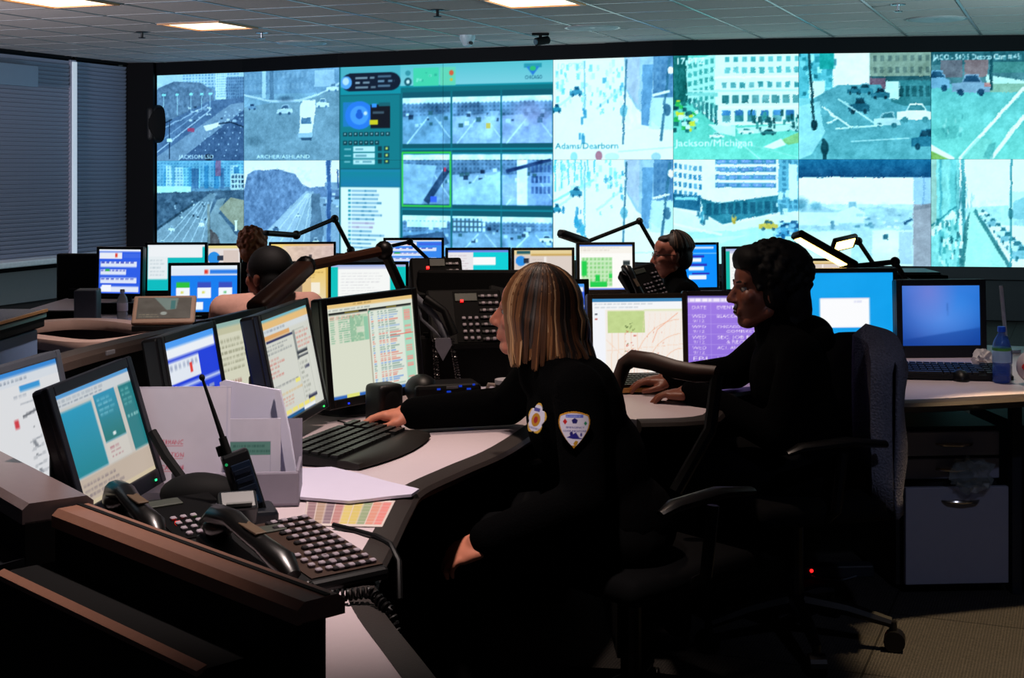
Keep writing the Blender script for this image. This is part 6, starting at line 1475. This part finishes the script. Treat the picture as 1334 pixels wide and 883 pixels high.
rail = [P(797, 524, 4.02), P(806, 494, 4.05), P(813, 475, 4.05), P(824, 467, 4.04), P(850, 471, 3.99), P(880, 481, 3.94), P(906, 486, 3.90), P(934, 487, 3.86)]
MB().tube([inv @ p for p in rail], [0.022, 0.022, 0.024, 0.026, 0.026, 0.027, 0.026, 0.022], 10, flat=0.8).build('back_rail', mat('rail_brown', (0.22, 0.125, 0.10), 0.5), ch1, smooth=True)
MB().tube([inv @ p for p in (P(797, 522, 4.02), P(786, 580, 3.98), P(800, 640, 3.9))], 0.018, 8).tube([inv @ p for p in (P(934, 489, 3.86), P(925, 560, 3.83), P(880, 640, 3.8))], 0.018, 8).build('back_frame', CHAIRP, ch1, smooth=True)
ch2 = office_chair('black office chair with a grey jacket over its back under the dark-haired woman', (0.875, 4.40, 0), R(108), zback=0.945, base_rot=R(-17 - 108))
# grey jacket hung over the chair back
def draped(label, M_, m):
    b = MB(); n, k_ = 8, 16; rings = []
    for i in range(n + 1):
        u = i / n; x = -0.225 + 0.20 * u
        ring = []
        for j in range(k_ + 1):
            t = j / k_
            yb = -0.25 + 0.05 * ((x) / 0.22) ** 2
            zt = 0.952 - 0.03 * (x / 0.22) ** 2 - 0.05 * (x / 0.22) ** 4
            if t < 0.55: z = 0.42 + (zt - 0.42) * (t / 0.55); y = yb - 0.052 + 0.010 * math.sin(7 * u + 3 * t * 6)
            elif t < 0.68: a = (t - 0.55) / 0.13 * math.pi; z = zt + 0.022 * math.sin(a); y = yb - 0.048 * math.cos(a)
            else: z = zt - (t - 0.68) / 0.32 * 0.42; y = yb + 0.050 + 0.006 * math.sin(9 * u)
            if i == 0: y = yb + (y - yb) * 0.12
            ring.append(b.bm.verts.new((x - (0.022 if i == 0 else 0) + 0.006 * math.sin(10 * t), y, z)))
        rings.append(ring)
    for i in range(n):
        for j in range(k_): b.bm.faces.new((rings[i][j], rings[i + 1][j], rings[i + 1][j + 1], rings[i][j + 1]))
    o = b.build('draped_jacket', m, smooth=True)
    o.matrix_basis = M_
    md = o.modifiers.new('s', 'SOLIDIFY'); md.thickness = 0.012; md.offset = 0
    return tag(o, label, 'jacket')
draped('dark grey woollen jacket hung over the chair back beside the blue monitor', Matrix.Translation((0.875, 4.40, 0)) @ Matrix.Rotation(R(108), 4, 'Z'), mat('grey_wool', (0.40, 0.40, 0.45), 0.95, var=0.5, scale=150, bump=0.8, spec=0.1))
# ------------------------------------------------------------------ people
def axes(fwd, up=Vector((0, 0, 1))):
    f = Vector(fwd).normalized(); r = f.cross(up).normalized(); u = r.cross(f).normalized()
    return Matrix((r, f, u)).transposed()          # columns: right, forward, up
def add_hand(mb, wrist, fwd, up, side, curl=0.5, s=1.0):
    """side: +1 right hand, -1 left hand; palm faces -up"""
    W = Vector(wrist); A = axes(fwd, Vector(up)); r, f, u = A.col[0] * side, A.col[1], A.col[2]
    pt = lambda x, y, z: W + (r * x + f * y + u * z) * s
    mb.cap(W, pt(0, 0.03, 0), 0.024 * s, 0.026 * s)
    mb.ell(pt(0, 0.052, 0.0), (0.041 * s, 0.046 * s, 0.017 * s), A)
    mb.cap(pt(-0.028, 0.03, -0.004), pt(-0.024, 0.078, -0.002), 0.014 * s, 0.012 * s); mb.cap(pt(0.03, 0.03, -0.004), pt(0.028, 0.072, -0.002), 0.014 * s, 0.011 * s)
    for x, l, rr in ((-0.028, 0.070, 0.0088), (-0.009, 0.078, 0.0092), (0.011, 0.072, 0.0088), (0.029, 0.056, 0.0078)):
        a1, a2, a3 = curl * 0.5, curl * 1.2, curl * 1.8
        p0 = pt(x, 0.085 if abs(x) < .02 else 0.078, 0.004); 
        d = lambda a: f * math.cos(a) - u * math.sin(a)
        p1 = p0 + d(a1) * l * 0.45 * s; p2 = p1 + d(a2) * l * 0.32 * s; p3 = p2 + d(a3) * l * 0.25 * s
        mb.cap(p0, p1, rr * 1.08 * s, rr * s, 10); mb.cap(p1, p2, rr * s, rr * 0.93 * s, 10); mb.cap(p2, p3, rr * 0.93 * s, rr * 0.8 * s, 10)
    t0, t1, t2, t3 = pt(-0.022, 0.018, -0.008), pt(-0.045, 0.045, -0.018), pt(-0.050, 0.075, -0.024), pt(-0.042, 0.098, -0.027)
    mb.cap(t0, t1, 0.016 * s, 0.012 * s, 10); mb.cap(t1, t2, 0.011 * s, 0.0098 * s, 10); mb.cap(t2, t3, 0.0098 * s, 0.008 * s, 10)
def add_head(mb, H, fwd, pitch=0.0, s=1.0):
    A = axes(fwd)
    A = A @ Matrix.Rotation(pitch, 3, 'X')
    T = lambda x, y, z: Vector(H) + A @ (Vector((x, y, z)) * s)
    E_ = lambda c, r, n=16: mb.ell(T(*c), tuple(q * s for q in r), A, n)
    C_ = lambda a, b, r0, r1: mb.cap(T(*a), T(*b), r0 * s, r1 * s, 10)
    E_((0, -0.014, 0.032), (0.074, 0.094, 0.086), 24); E_((0, 0.028, -0.025), (0.060, 0.064, 0.088), 20); E_((0, 0.045, 0.045), (0.058, 0.046, 0.05))
    E_((0, 0.050, -0.094), (0.030, 0.034, 0.024)); C_((-0.045, 0.0, -0.062), (-0.018, 0.056, -0.095), 0.022, 0.020); C_((0.045, 0.0, -0.062), (0.018, 0.056, -0.095), 0.022, 0.020)
    C_((0, 0.086, 0.014), (0, 0.108, -0.026), 0.0085, 0.0125); E_((-0.011, 0.098, -0.032), (0.009, 0.011, 0.008), 10); E_((0.011, 0.098, -0.032), (0.009, 0.011, 0.008), 10)
    C_((-0.036, 0.074, 0.026), (-0.010, 0.084, 0.022), 0.011, 0.011); C_((0.036, 0.074, 0.026), (0.010, 0.084, 0.022), 0.011, 0.011)
    C_((-0.020, 0.080, -0.057), (0.020, 0.080, -0.057), 0.008, 0.008); C_((-0.012, 0.086, -0.056), (0.012, 0.086, -0.056), 0.0085, 0.0085); C_((-0.014, 0.084, -0.069), (0.014, 0.084, -0.069), 0.009, 0.009)
    E_((-0.036, 0.058, -0.018), (0.024, 0.026, 0.028)); E_((0.036, 0.058, -0.018), (0.024, 0.026, 0.028))
    for sx in (-1, 1):
        E_((sx * 0.073, -0.006, -0.008), (0.010, 0.020, 0.032)); E_((sx * 0.077, -0.014, 0.004), (0.008, 0.016, 0.020), 10)
    return A, T
def person(label, J, fwd_t, head, hfwd, hpitch, skin, top, bottom, voxel=0.006, group='people at the consoles', hands=True, hs=1.0, curlR=0.5, curlL=0.6, handR=None, handL=None, lips=None):
    """J: pelvis, chest, neck, shL, elL, wrL, shR, elR, wrR, kneeL, kneeR, footL, footR"""
    J = {k: Vector(v) for k, v in J.items()}
    A = axes(fwd_t); r, f, u = A.col
    def build(mb, e, part):
        if part in ('body', 'top'):
            mid = (J['pelvis'] + J['chest']) / 2
            spine = (J['chest'] - J['pelvis']).normalized(); B = axes(f, spine)
            mb.ell(J['pelvis'], (0.165 + e, 0.125 + e, 0.12 + e), B); mb.ell(mid, (0.145 + e, 0.112 + e, 0.16 + e), B); mb.ell(J['chest'], (0.165 + e, 0.115 + e, 0.15 + e), B)
            mb.ell(J['chest'] + B.col[2] * 0.07, (0.150 + e, 0.095 + e, 0.08 + e), B)
            for s_ in ('L', 'R'):
                mb.cap(J['neck'] + Vector((0, 0, -0.025)), J['sh' + s_], 0.05 + e, 0.054 + e); mb.cap(J['chest'], J['sh' + s_], 0.09 + e, 0.056 + e)
                mb.cap(J['sh' + s_], J['el' + s_], 0.054 + e, 0.043 + e); mb.cap(J['el' + s_], J['wr' + s_], 0.043 + e, (0.027 if part == 'body' else 0.033) + e)
        if part in ('body', 'bottom'):
            for s_, sg in (('L', -1), ('R', 1)):
                hip = J['pelvis'] + r * sg * 0.085 + Vector((0, 0, -0.02))
                mb.cap(hip, J['knee' + s_], 0.088 + e, 0.058 + e); mb.cap(J['knee' + s_], J['foot' + s_] + Vector((0, 0, 0.07)), 0.056 + e, 0.038 + e)
            mb.ell(J['pelvis'], (0.165 + e, 0.125 + e, 0.11 + e), A)
        if part == 'body':
            for s_ in ('L', 'R'):
                mb.cap(J['foot' + s_] + Vector((0, 0, 0.04)), J['foot' + s_] + f * 0.15 + Vector((0, 0, 0.03)), 0.036, 0.028)
    mb = MB(); build(mb, 0.0, 'body')
    HA, T = add_head(mb, head, hfwd, hpitch, hs)
    mb.cap(J['neck'] + Vector((0, 0, -0.05)), T(0, -0.012, -0.045), 0.056, 0.052)
    if hands:
        for s_, sg, hd, cu in (('R', 1, handR, curlR), ('L', -1, handL, curlL)):
            if hd: add_hand(mb, J['wr' + s_], hd[0], hd[1], sg, cu)
    body = remeshed(mb, 'person', skin, voxel, 4)
    tag(body, label, 'person', group)
    mb = MB(); build(mb, 0.013, 'top')
    mb.cap(J['neck'] + Vector((0, 0, -0.04)), J['neck'] + (T(0, -0.012, -0.045) - J['neck']) * 0.45, 0.070, 0.066)
    remeshed(mb, 'jacket', top, 0.010, 4, body)
    mb = MB(); build(mb, 0.010, 'bottom')
    remeshed(mb, 'trousers', bottom, 0.012, 3, body)
    for s_ in ('L', 'R'):
        ft = J['foot' + s_]
        MB().cap(ft + Vector((0, 0, 0.042)), ft + f * 0.16 + Vector((0, 0, 0.034)), 0.042, 0.034).build('shoe', BLACK, body, smooth=True)
    # eyes and brows
    EW = mat('eye_white', (0.55, 0.52, 0.50), 0.3); IR = mat('iris_dark', (0.08, 0.05, 0.04), 0.15)
    for sx in (-1, 1):
        e = MB().ell(T(sx * 0.030, 0.0705, 0.006), (0.0125 * hs, 0.012 * hs, 0.0115 * hs), HA).build('eye', EW, body, smooth=True)
        MB().ell(T(sx * 0.0305, 0.0805, 0.006), (0.0055 * hs, 0.003 * hs, 0.0055 * hs), HA, 10).build('iris', IR, e, smooth=True)
    lp = MB().cap(T(-0.013, 0.0895, -0.0565), T(0.013, 0.0895, -0.0565), 0.0045 * hs, 0.0045 * hs, 8).cap(T(-0.012, 0.0885, -0.067), T(0.012, 0.0885, -0.067), 0.005 * hs, 0.005 * hs, 8)
    lp.build('lips', lips or mat('lips', (0.55, 0.26, 0.24), 0.7), body, smooth=True)
    return body, HA, T
def brows(T, body, m, hs=1.0):
    for sx in (-1, 1): MB().tube([T(sx * 0.046, 0.074, 0.026), T(sx * 0.030, 0.086, 0.031), T(sx * 0.014, 0.0905, 0.027)], [0.002, 0.0036, 0.003], 6).build('eyebrow', m, body, smooth=True)
def hair_mat(name, rough=0.45):
    m = attr_mat(name, None, rough)
    return m
def lock(seed, phi, lay):
    return random.Random(seed * 1000 + int(phi * 9 + 3 * (lay > .5)) * 7 + int(lay * 2))
def strands(name, T, body, n, length, cols, seed, face_gap=0.6, r=0.008, off=0.012, wave=0.01, flip=0.0, zmin=None, part=0.02, cover=1.0, top_r=None, hang=True, spread=0.02, sweep=0.0, vary=(0.82, 1.08), phase=None):
    """locks of hair falling from the crown; every lock has a colour of its own"""
    rnd = random.Random(seed)
    mb = MB(); colv = []
    for i in range(n):
        phi = rnd.uniform(face_gap, 2 * math.pi - face_gap)            # 0 = forward
        lay = rnd.uniform(0, 1)
        rx, ry, rz = 0.076 + off + lay * 0.014, 0.097 + off + lay * 0.014, 0.090 + off + lay * 0.012
        pts = []
        th0 = rnd.uniform(0.05, 0.5)
        fz = 0.5 * (1 + math.cos(phi))
        steps = 7
        for k in range(steps):
            th = th0 + (1.55 * cover - th0) * k / (steps - 1)
            x, y, z = rx * math.sin(th) * math.sin(phi), -0.014 + ry * math.sin(th) * math.cos(phi), 0.034 + rz * math.cos(th)
            pts.append((x, y, z))
        if hang:
            lk = lock(seed, phi, lay); lf = lk.uniform(0.2, 1.0); L_ = length * lk.uniform(*vary) * rnd.uniform(0.96, 1.03)
            x0, y0, z0 = pts[-1]
            for k in range(1, 6):
                t = k / 5
                w = wave * math.sin(t * 5 + (i if phase is None else phase * phi))
                o = spread * math.sin(t * 2.6) + flip * max(0, t - 0.55) * lf * (0.4 + 0.9 * (1 - math.cos(phi)) / 2)
                pts.append((x0 * (1 - 0.10 * t) + math.sin(phi) * (o + w), y0 * (1 - 0.10 * t) + math.cos(phi) * (o + w) - 0.006 * t - sweep * max(0.0, math.cos(phi)) * t, z0 - L_ * t))
        rr = r * rnd.uniform(0.7, 1.25)
        m = len(pts)
        n0 = len(mb.bm.verts)
        mb.tube([T(*p) for p in pts], [rr * (0.7 + 0.3 * min(1, k / 2)) * (1 if k < m - 3 else (m - k) / 3.2) for k in range(m)], 6, flat=0.55)
        if callable(cols): c = cols(phi, lay, rnd)
        else: c = cols[int(rnd.random() * len(cols))]
        g = rnd.uniform(0.8, 1.15)
        colv += [(c[0] * g, c[1] * g, c[2] * g)] * (len(mb.bm.verts) - n0)
    o = mb.build(name, hair_mat('hair_colour'), body, smooth=True)
    at = o.data.color_attributes.new('Col', 'FLOAT_COLOR', 'POINT')
    a = np.ones((len(colv), 4), np.float32); a[:, :3] = lin(np.clip(np.array(colv), 0, 1))
    at.data.foreach_set('color', a.reshape(-1))
    return o
SKIN1 = mat('skin_fair', (0.80, 0.50, 0.40), 0.5, var=0.05, scale=40)
SKIN2 = mat('skin_brown', (0.46, 0.26, 0.19), 0.45, var=0.05, scale=40)
SKIN3 = mat('skin_ruddy', (0.72, 0.44, 0.36), 0.5, var=0.06, scale=40)
PANTS = mat('black_trousers', (0.016, 0.016, 0.02), 0.9, spec=0.1)

# ---- woman in front
J1 = dict(pelvis=(0.285, 3.66, 0.555), chest=(0.165, 3.675, 0.825), neck=(0.085, 3.695, 0.965), shL=(0.165, 3.515, 0.915), elL=(0.175, 3.43, 0.665), wrL=(-0.06, 3.42, 0.575),
          shR=(0.085, 3.845, 0.925), elR=(-0.01, 3.985, 0.800), wrR=(-0.268, 3.905, 0.792), kneeL=(-0.15, 3.55, 0.53), kneeR=(-0.15, 3.74, 0.53), footL=(-0.12, 3.52, 0.0), footR=(-0.12, 3.76, 0.0))
b1, A1, T1 = person('blonde woman in a black jacket with arm patch, reaching for a mouse', J1, (-0.97, -0.22, 0), (0.052, 3.715, 1.080), (-0.985, 0.12, 0.0), 0.10, SKIN1, CLOTH, PANTS, 0.0045, hs=0.93,
                   handR=((-0.97, 0.18, -0.10), (0.05, 0, 1)), handL=((-0.8, 0.1, -0.45), (-0.2, -0.5, 0.85)), curlR=0.42, curlL=0.7)
BROWNS = [(0.20, 0.13, 0.09), (0.13, 0.09, 0.07), (0.34, 0.22, 0.14), (0.58, 0.44, 0.32), (0.66, 0.52, 0.40), (0.28, 0.17, 0.10), (0.10, 0.08, 0.07), (0.45, 0.32, 0.22)]
mb = MB(); mb.ell(T1(0, -0.022, 0.042), (0.083, 0.100, 0.087), A1, 24).ell(T1(0, -0.05, -0.02), (0.078, 0.075, 0.10), A1, 20)
remeshed(mb, 'hair_base', mat('hair_brown', (0.16, 0.11, 0.08), 0.6), 0.006, 2, b1)
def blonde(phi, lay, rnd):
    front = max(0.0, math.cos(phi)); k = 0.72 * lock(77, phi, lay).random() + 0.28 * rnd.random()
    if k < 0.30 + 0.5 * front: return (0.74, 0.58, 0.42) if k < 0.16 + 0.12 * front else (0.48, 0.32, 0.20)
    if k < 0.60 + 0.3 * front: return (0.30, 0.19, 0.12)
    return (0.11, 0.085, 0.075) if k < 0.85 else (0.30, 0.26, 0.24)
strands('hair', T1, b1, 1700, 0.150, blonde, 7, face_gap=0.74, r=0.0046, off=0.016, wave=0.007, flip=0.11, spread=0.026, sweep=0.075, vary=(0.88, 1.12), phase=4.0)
def masked_patch(name, img, mask, w, h, curve, m, parent, Mw):
    """cloth badge: picture grid cut to the badge's outline and bent around the arm"""
    me = picture_mesh(name, img, w, h, m)
    bm = bmesh.new(); bm.from_mesh(me)
    H, W = mask.shape
    kill = []
    for f_ in bm.faces:
        c_ = f_.calc_center_median(); i = min(W - 1, int((c_.x / w + .5) * W)); j = min(H - 1, int((.5 - c_.z / h) * H))
        if not mask[j, i]: kill.append(f_)
    bmesh.ops.delete(bm, geom=kill, context='FACES')
    for v in bm.verts: v.co.y += v.co.x ** 2 * curve
    bm.to_mesh(me); bm.free()
    o = put(name, me, parent)
    o.matrix_basis = Mw
    md = o.modifiers.new('s', 'SOLIDIFY'); md.thickness = 0.003; md.offset = 1
    return o
def shield(w, h, k=0.0):
    U, V = np.meshgrid((np.arange(w) + .5) / w, (np.arange(h) + .5) / h)
    x = (U - .5) * 2; y = V
    half = np.where(y < .30, np.sqrt(np.clip(1 - ((.30 - y) / .36) ** 2 * 0.55, 0, 1)), np.clip(1 - ((y - .30) / .70) ** 1.7, 0, 1) * 1.0)
    return (np.abs(x) < half * (1 - k)) & (y > k * .5 + .10 * np.abs(x) ** 2 * 1.2) & (y < 1 - k * .9)
pc = Cv(64, 76, (0.72, 0.50, 0.08), 2, 71)
inn = shield(128, 152, 0.10); pc.a[inn] = (0.86, 0.85, 0.93)
pc.rect(.24, .09, .78, .17, (0.30, 0.40, 0.85), .9); pc.lines(.26, .10, .76, .165, 1, (.85, .87, .97), 1, .5, .6)
pc.poly([(.15, .28), (.22, .20), (.29, .28), (.22, .36)], (0.78, 0.08, 0.10))
pc.poly([(.52 + .10 * math.sin(a), .26 - .08 * math.cos(a)) for a in [k * 2 * math.pi / 5 for k in range(5)]], (0.10, 0.08, 0.42))
pc.poly([(.80, .32), (.85, .26), (.90, .32), (.85, .38)], (0.10, 0.52, 0.36))
pc.text('EMERGENCY', .25, .455, .05, (.16, .14, .50), wid=.56); pc.text('COMMUNICATIONS', .15, .55, .05, (.16, .14, .50), wid=.72)
pc.ell(.42, .60, .05, .06, (.12, .10, .45)); pc.poly([(.28, .70), (.45, .62), (.56, .56), (.66, .70), (.80, .74), (.5, .74)], (.14, .12, .52)); pc.ell(.72, .62, .03, .05, (.3, .28, .6)); pc.poly([(.48, .86), (.55, .78), (.63, .80), (.60, .88), (.53, .92)], (.70, .52, .10))
pm = shield(64, 76)
pp = Vector((0.149, 3.408, 0.838))
masked_patch('arm_patch', pc.out(), pm, 0.074, 0.088, 7.0, PRINT, b1, Matrix.Translation(pp) @ Euler((R(-6), 0, R(-6))).to_matrix().to_4x4())
bc = Cv(40, 56, (0.78, 0.62, 0.22), 2, 72)
bc.ell(.5, .5, .40, .40, (.82, .82, .90)); bc.ell(.5, .55, .22, .20, (.70, .50, .12)); bc.ell(.5, .55, .10, .10, (.60, .14, .16)); bc.rect(.3, .2, .6, .3, (.3, .3, .6)); bc.lines(.2, .74, .8, .86, 1, (.3, .3, .5))
Ub, Vb = np.meshgrid((np.arange(40) + .5) / 40, (np.arange(56) + .5) / 56)
tb = np.arctan2(Vb - .52, (Ub - .5)); rb = np.hypot((Ub - .5) * 1.0, (Vb - .52) * 1.0)
bmk = rb < .36 + .13 * np.abs(np.cos(2.5 * (tb + math.pi / 2)))
masked_patch('chest_badge', bc.out(), bmk, 0.060, 0.082, 4.0, PRINT, b1, Matrix.Translation((0.062, 3.545, 0.842)) @ Euler((R(-14), R(6), R(-42))).to_matrix().to_4x4())

# ---- dark-haired woman
J2 = dict(pelvis=(0.93, 4.42, 0.555), chest=(0.865, 4.42, 0.815), neck=(0.83, 4.42, 0.965), shL=(0.865, 4.245, 0.905), elL=(0.79, 4.20, 0.67), wrL=(0.56, 4.36, 0.775),
          shR=(0.85, 4.595, 0.905), elR=(0.73, 4.64, 0.80), wrR=(0.52, 4.55, 0.79), kneeL=(0.50, 4.33, 0.53), kneeR=(0.52, 4.50, 0.53), footL=(0.50, 4.33, 0.0), footR=(0.52, 4.52, 0.0))
b2, A2, T2 = person('dark curly-haired woman in a black hooded top facing left', J2, (-0.99, 0.05, 0), (0.782, 4.42, 1.085), (-0.985, -0.16, 0), 0.0, SKIN2, CLOTH, PANTS, 0.0045,
                   handL=((-0.9, 0.35, -0.1), (0, 0, 1)), handR=((-0.95, 0.2, -0.1), (0, 0, 1)), lips=mat('lips_dark', (0.30, 0.13, 0.11), 0.8, spec=0.1))
brows(T2, b2, mat('brow_black', (0.02, 0.018, 0.018), 0.8))
HBLK = mat('hair_black', (0.016, 0.014, 0.014), 0.7, spec=0.2)
rnd = random.Random(5)
mb = MB(); mb.ell(T2(0, -0.035, 0.055), (0.098, 0.112, 0.092), A2, 24).ell(T2(0, -0.09, -0.02), (0.075, 0.060, 0.11), A2, 20).ell(T2(0, -0.07, -0.11), (0.07, 0.055, 0.06), A2).ell(T2(0, 0.046, 0.098), (0.078, 0.05, 0.045), A2).ell(T2(0, -0.018, 0.0), (0.098, 0.052, 0.075), A2).ell(T2(0, -0.105, -0.06), (0.07, 0.05, 0.10), A2).ell(T2(0, -0.05, 0.085), (0.10, 0.105, 0.075), A2)
for i in range(260):
    th = math.acos(rnd.uniform(-0.45, 1)); ph = rnd.uniform(0, 2 * math.pi)
    x, y, z = 0.103 * math.sin(th) * math.sin(ph), -0.035 + 0.117 * math.sin(th) * math.cos(ph), 0.055 + 0.097 * math.cos(th)
    if y > 0.045 and z < 0.075: continue
    mb.ell(T2(x, y, z), (rnd.uniform(0.008, 0.017),) * 3, n=8)
remeshed(mb, 'hair', HBLK, 0.005, 1, b2)
mb = MB(); 
for i in range(14):
    a = -0.3 + 2.2 * i / 13 + math.pi / 2 - 0.55
    mb.ell(Vector((0.845, 4.42, 0.955)) + Vector((0.075 * math.cos(a * 1.0 - 1.57 + 0.3) + 0.03, 0.11 * math.sin(a * 1.9 - 3.0), -0.01)), (0.04, 0.045, 0.04), n=10)
mb.ell((0.925, 4.42, 0.95), (0.075, 0.11, 0.06))
remeshed(mb, 'hood', CLOTH, 0.010, 3, b2)

# ---- man with glasses
O3 = Vector((0.93, 8.05, 0))
J3 = {k: O3 + Vector(v) for k, v in dict(pelvis=(0.10, 0, 0.42), chest=(0.03, 0, 0.68), neck=(-0.0, 0, 0.82), shL=(0.03, -0.18, 0.765), elL=(-0.05, -0.2, 0.53), wrL=(-0.28, -0.12, 0.56), shR=(0.03, 0.18, 0.765), elR=(-0.03, 0.22, 0.53), wrR=(-0.2, 0.16, 0.66), kneeL=(-0.32, -0.1, 0.45), kneeR=(-0.32, 0.1, 0.45), footL=(-0.3, -0.1, 0), footR=(-0.3, 0.1, 0)).items()}
b3, A3, T3 = person('grey-haired man with glasses in a dark jacket beside the green map monitor', J3, (-1, 0, 0), O3 + Vector((-0.025, 0, 0.965)), (-0.97, -0.05, -0.05), 0.0, SKIN3, CLOTH, PANTS, 0.006, hands=False, hs=1.06)
brows(T3, b3, mat('brow_grey', (0.20, 0.15, 0.12), 0.8))
mb = MB(); mb.ell(T3(0, -0.028, 0.045), (0.081, 0.098, 0.084), A3, 24).ell(T3(0, -0.062, -0.01), (0.074, 0.055, 0.075), A3, 20).ell(T3(0, 0.028, 0.090), (0.058, 0.045, 0.024), A3)
remeshed(mb, 'hair_base', mat('hair_greybrown', (0.18, 0.14, 0.12), 0.6), 0.006, 2, b3)
strands('hair', T3, b3, 150, 0.05, [(0.22, 0.17, 0.14), (0.34, 0.27, 0.23), (0.14, 0.11, 0.09), (0.42, 0.34, 0.29)], 9, face_gap=1.5, r=0.006, off=0.004, wave=0.002, spread=-0.012, cover=0.95)
gl = MB()
for sx in (-1, 1):
    gl.tube([T3(sx * 0.031 + 0.024 * math.cos(a), 0.097 - 0.05 * abs(sx * 0.031 + 0.024 * math.cos(a)) * 2 * 0.3, 0.004 + 0.018 * math.sin(a)) for a in [k * math.pi / 8 for k in range(17)]], 0.0018, 6)
    gl.tube([T3(sx * 0.056, 0.09, 0.010), T3(sx * 0.079, 0.04, 0.012), T3(sx * 0.081, -0.01, 0.008)], 0.0022, 6)
gl.tube([T3(-0.008, 0.098, 0.008), T3(0.008, 0.098, 0.008)], 0.002, 6)
gl.build('glasses', mat('glasses_frame', (0.10, 0.07, 0.05), 0.3), b3, smooth=True)

# ---- worker with auburn hair, seen from behind
O4 = Vector((-1.65, 9.0, 0))
J4 = {k: O4 + Vector(v) for k, v in dict(pelvis=(0, -0.10, 0.42), chest=(0, -0.04, 0.66), neck=(0, 0, 0.79), shL=(-0.18, 0, 0.735), elL=(-0.21, 0.05, 0.5), wrL=(-0.12, 0.22, 0.58), shR=(0.18, 0, 0.735), elR=(0.21, 0.05, 0.5), wrR=(0.12, 0.22, 0.58), kneeL=(-0.1, 0.28, 0.45), kneeR=(0.1, 0.28, 0.45), footL=(-0.1, 0.26, 0), footR=(0.1, 0.26, 0)).items()}
b4, A4, T4 = person('worker with short auburn hair seen from behind in dark clothes', J4, (0, 1, 0), O4 + Vector((0.0, 0.02, 0.955)), (-0.15, 1, 0), 0.0, SKIN1, CLOTH, PANTS, 0.007, hands=False)
mb = MB(); rnd = random.Random(3); mb.ell(T4(0, -0.015, 0.045), (0.085, 0.105, 0.088), A4, 20).ell(T4(0, -0.05, -0.03), (0.078, 0.065, 0.07), A4)
for i in range(120):
    th = math.acos(rnd.uniform(-0.5, 1)); ph = rnd.uniform(0.9, 2 * math.pi - 0.9)
    mb.ell(T4(0.088 * math.sin(th) * math.sin(ph), -0.015 + 0.106 * math.sin(th) * math.cos(ph), 0.045 + 0.09 * math.cos(th)), (rnd.uniform(0.008, 0.018),) * 3, n=8)
remeshed(mb, 'hair', mat('hair_auburn', (0.55, 0.29, 0.15), 0.6, var=0.3, scale=90), 0.006, 1, b4)

# ---- worker with black hair and pale pink shirt
O5 = Vector((-1.055, 6.25, 0))
J5 = {k: O5 + Vector(v) for k, v in dict(pelvis=(0.02, -0.05, 0.47), chest=(-0.03, 0.0, 0.76), neck=(-0.02, 0.0, 0.885), shL=(-0.20, -0.05, 0.845), elL=(-0.26, 0.02, 0.56), wrL=(-0.22, 0.25, 0.62), shR=(0.15, 0.09, 0.845), elR=(0.2, 0.2, 0.56), wrR=(0.0, 0.4, 0.64), kneeL=(-0.2, 0.30, 0.48), kneeR=(0.0, 0.38, 0.48), footL=(-0.2, 0.28, 0), footR=(0.0, 0.36, 0)).items()}
b5, A5, T5 = person('worker with smooth black hair and a pale pink shirt, seen from behind', J5, (-0.45, 0.9, 0), O5 + Vector((-0.025, 0.0, 0.985)), (-0.85, 0.5, 0), 0.0, SKIN2, mat('pink_shirt', (0.74, 0.56, 0.50), 0.8, scale=50), PANTS, 0.006, hands=False)
mb = MB(); mb.ell(T5(0, -0.022, 0.048), (0.088, 0.106, 0.092), A5, 28).ell(T5(0, -0.055, -0.02), (0.082, 0.07, 0.09), A5, 24)
remeshed(mb, 'hair', HBLK, 0.007, 4, b5)
mb = MB(); mb.ell(O5 + Vector((-0.20, 0.02, 0.70)), (0.13, 0.13, 0.10)).ell(O5 + Vector((-0.22, 0.03, 0.60)), (0.10, 0.12, 0.12))
remeshed(mb, 'vest', CLOTH, 0.01, 3, b5)
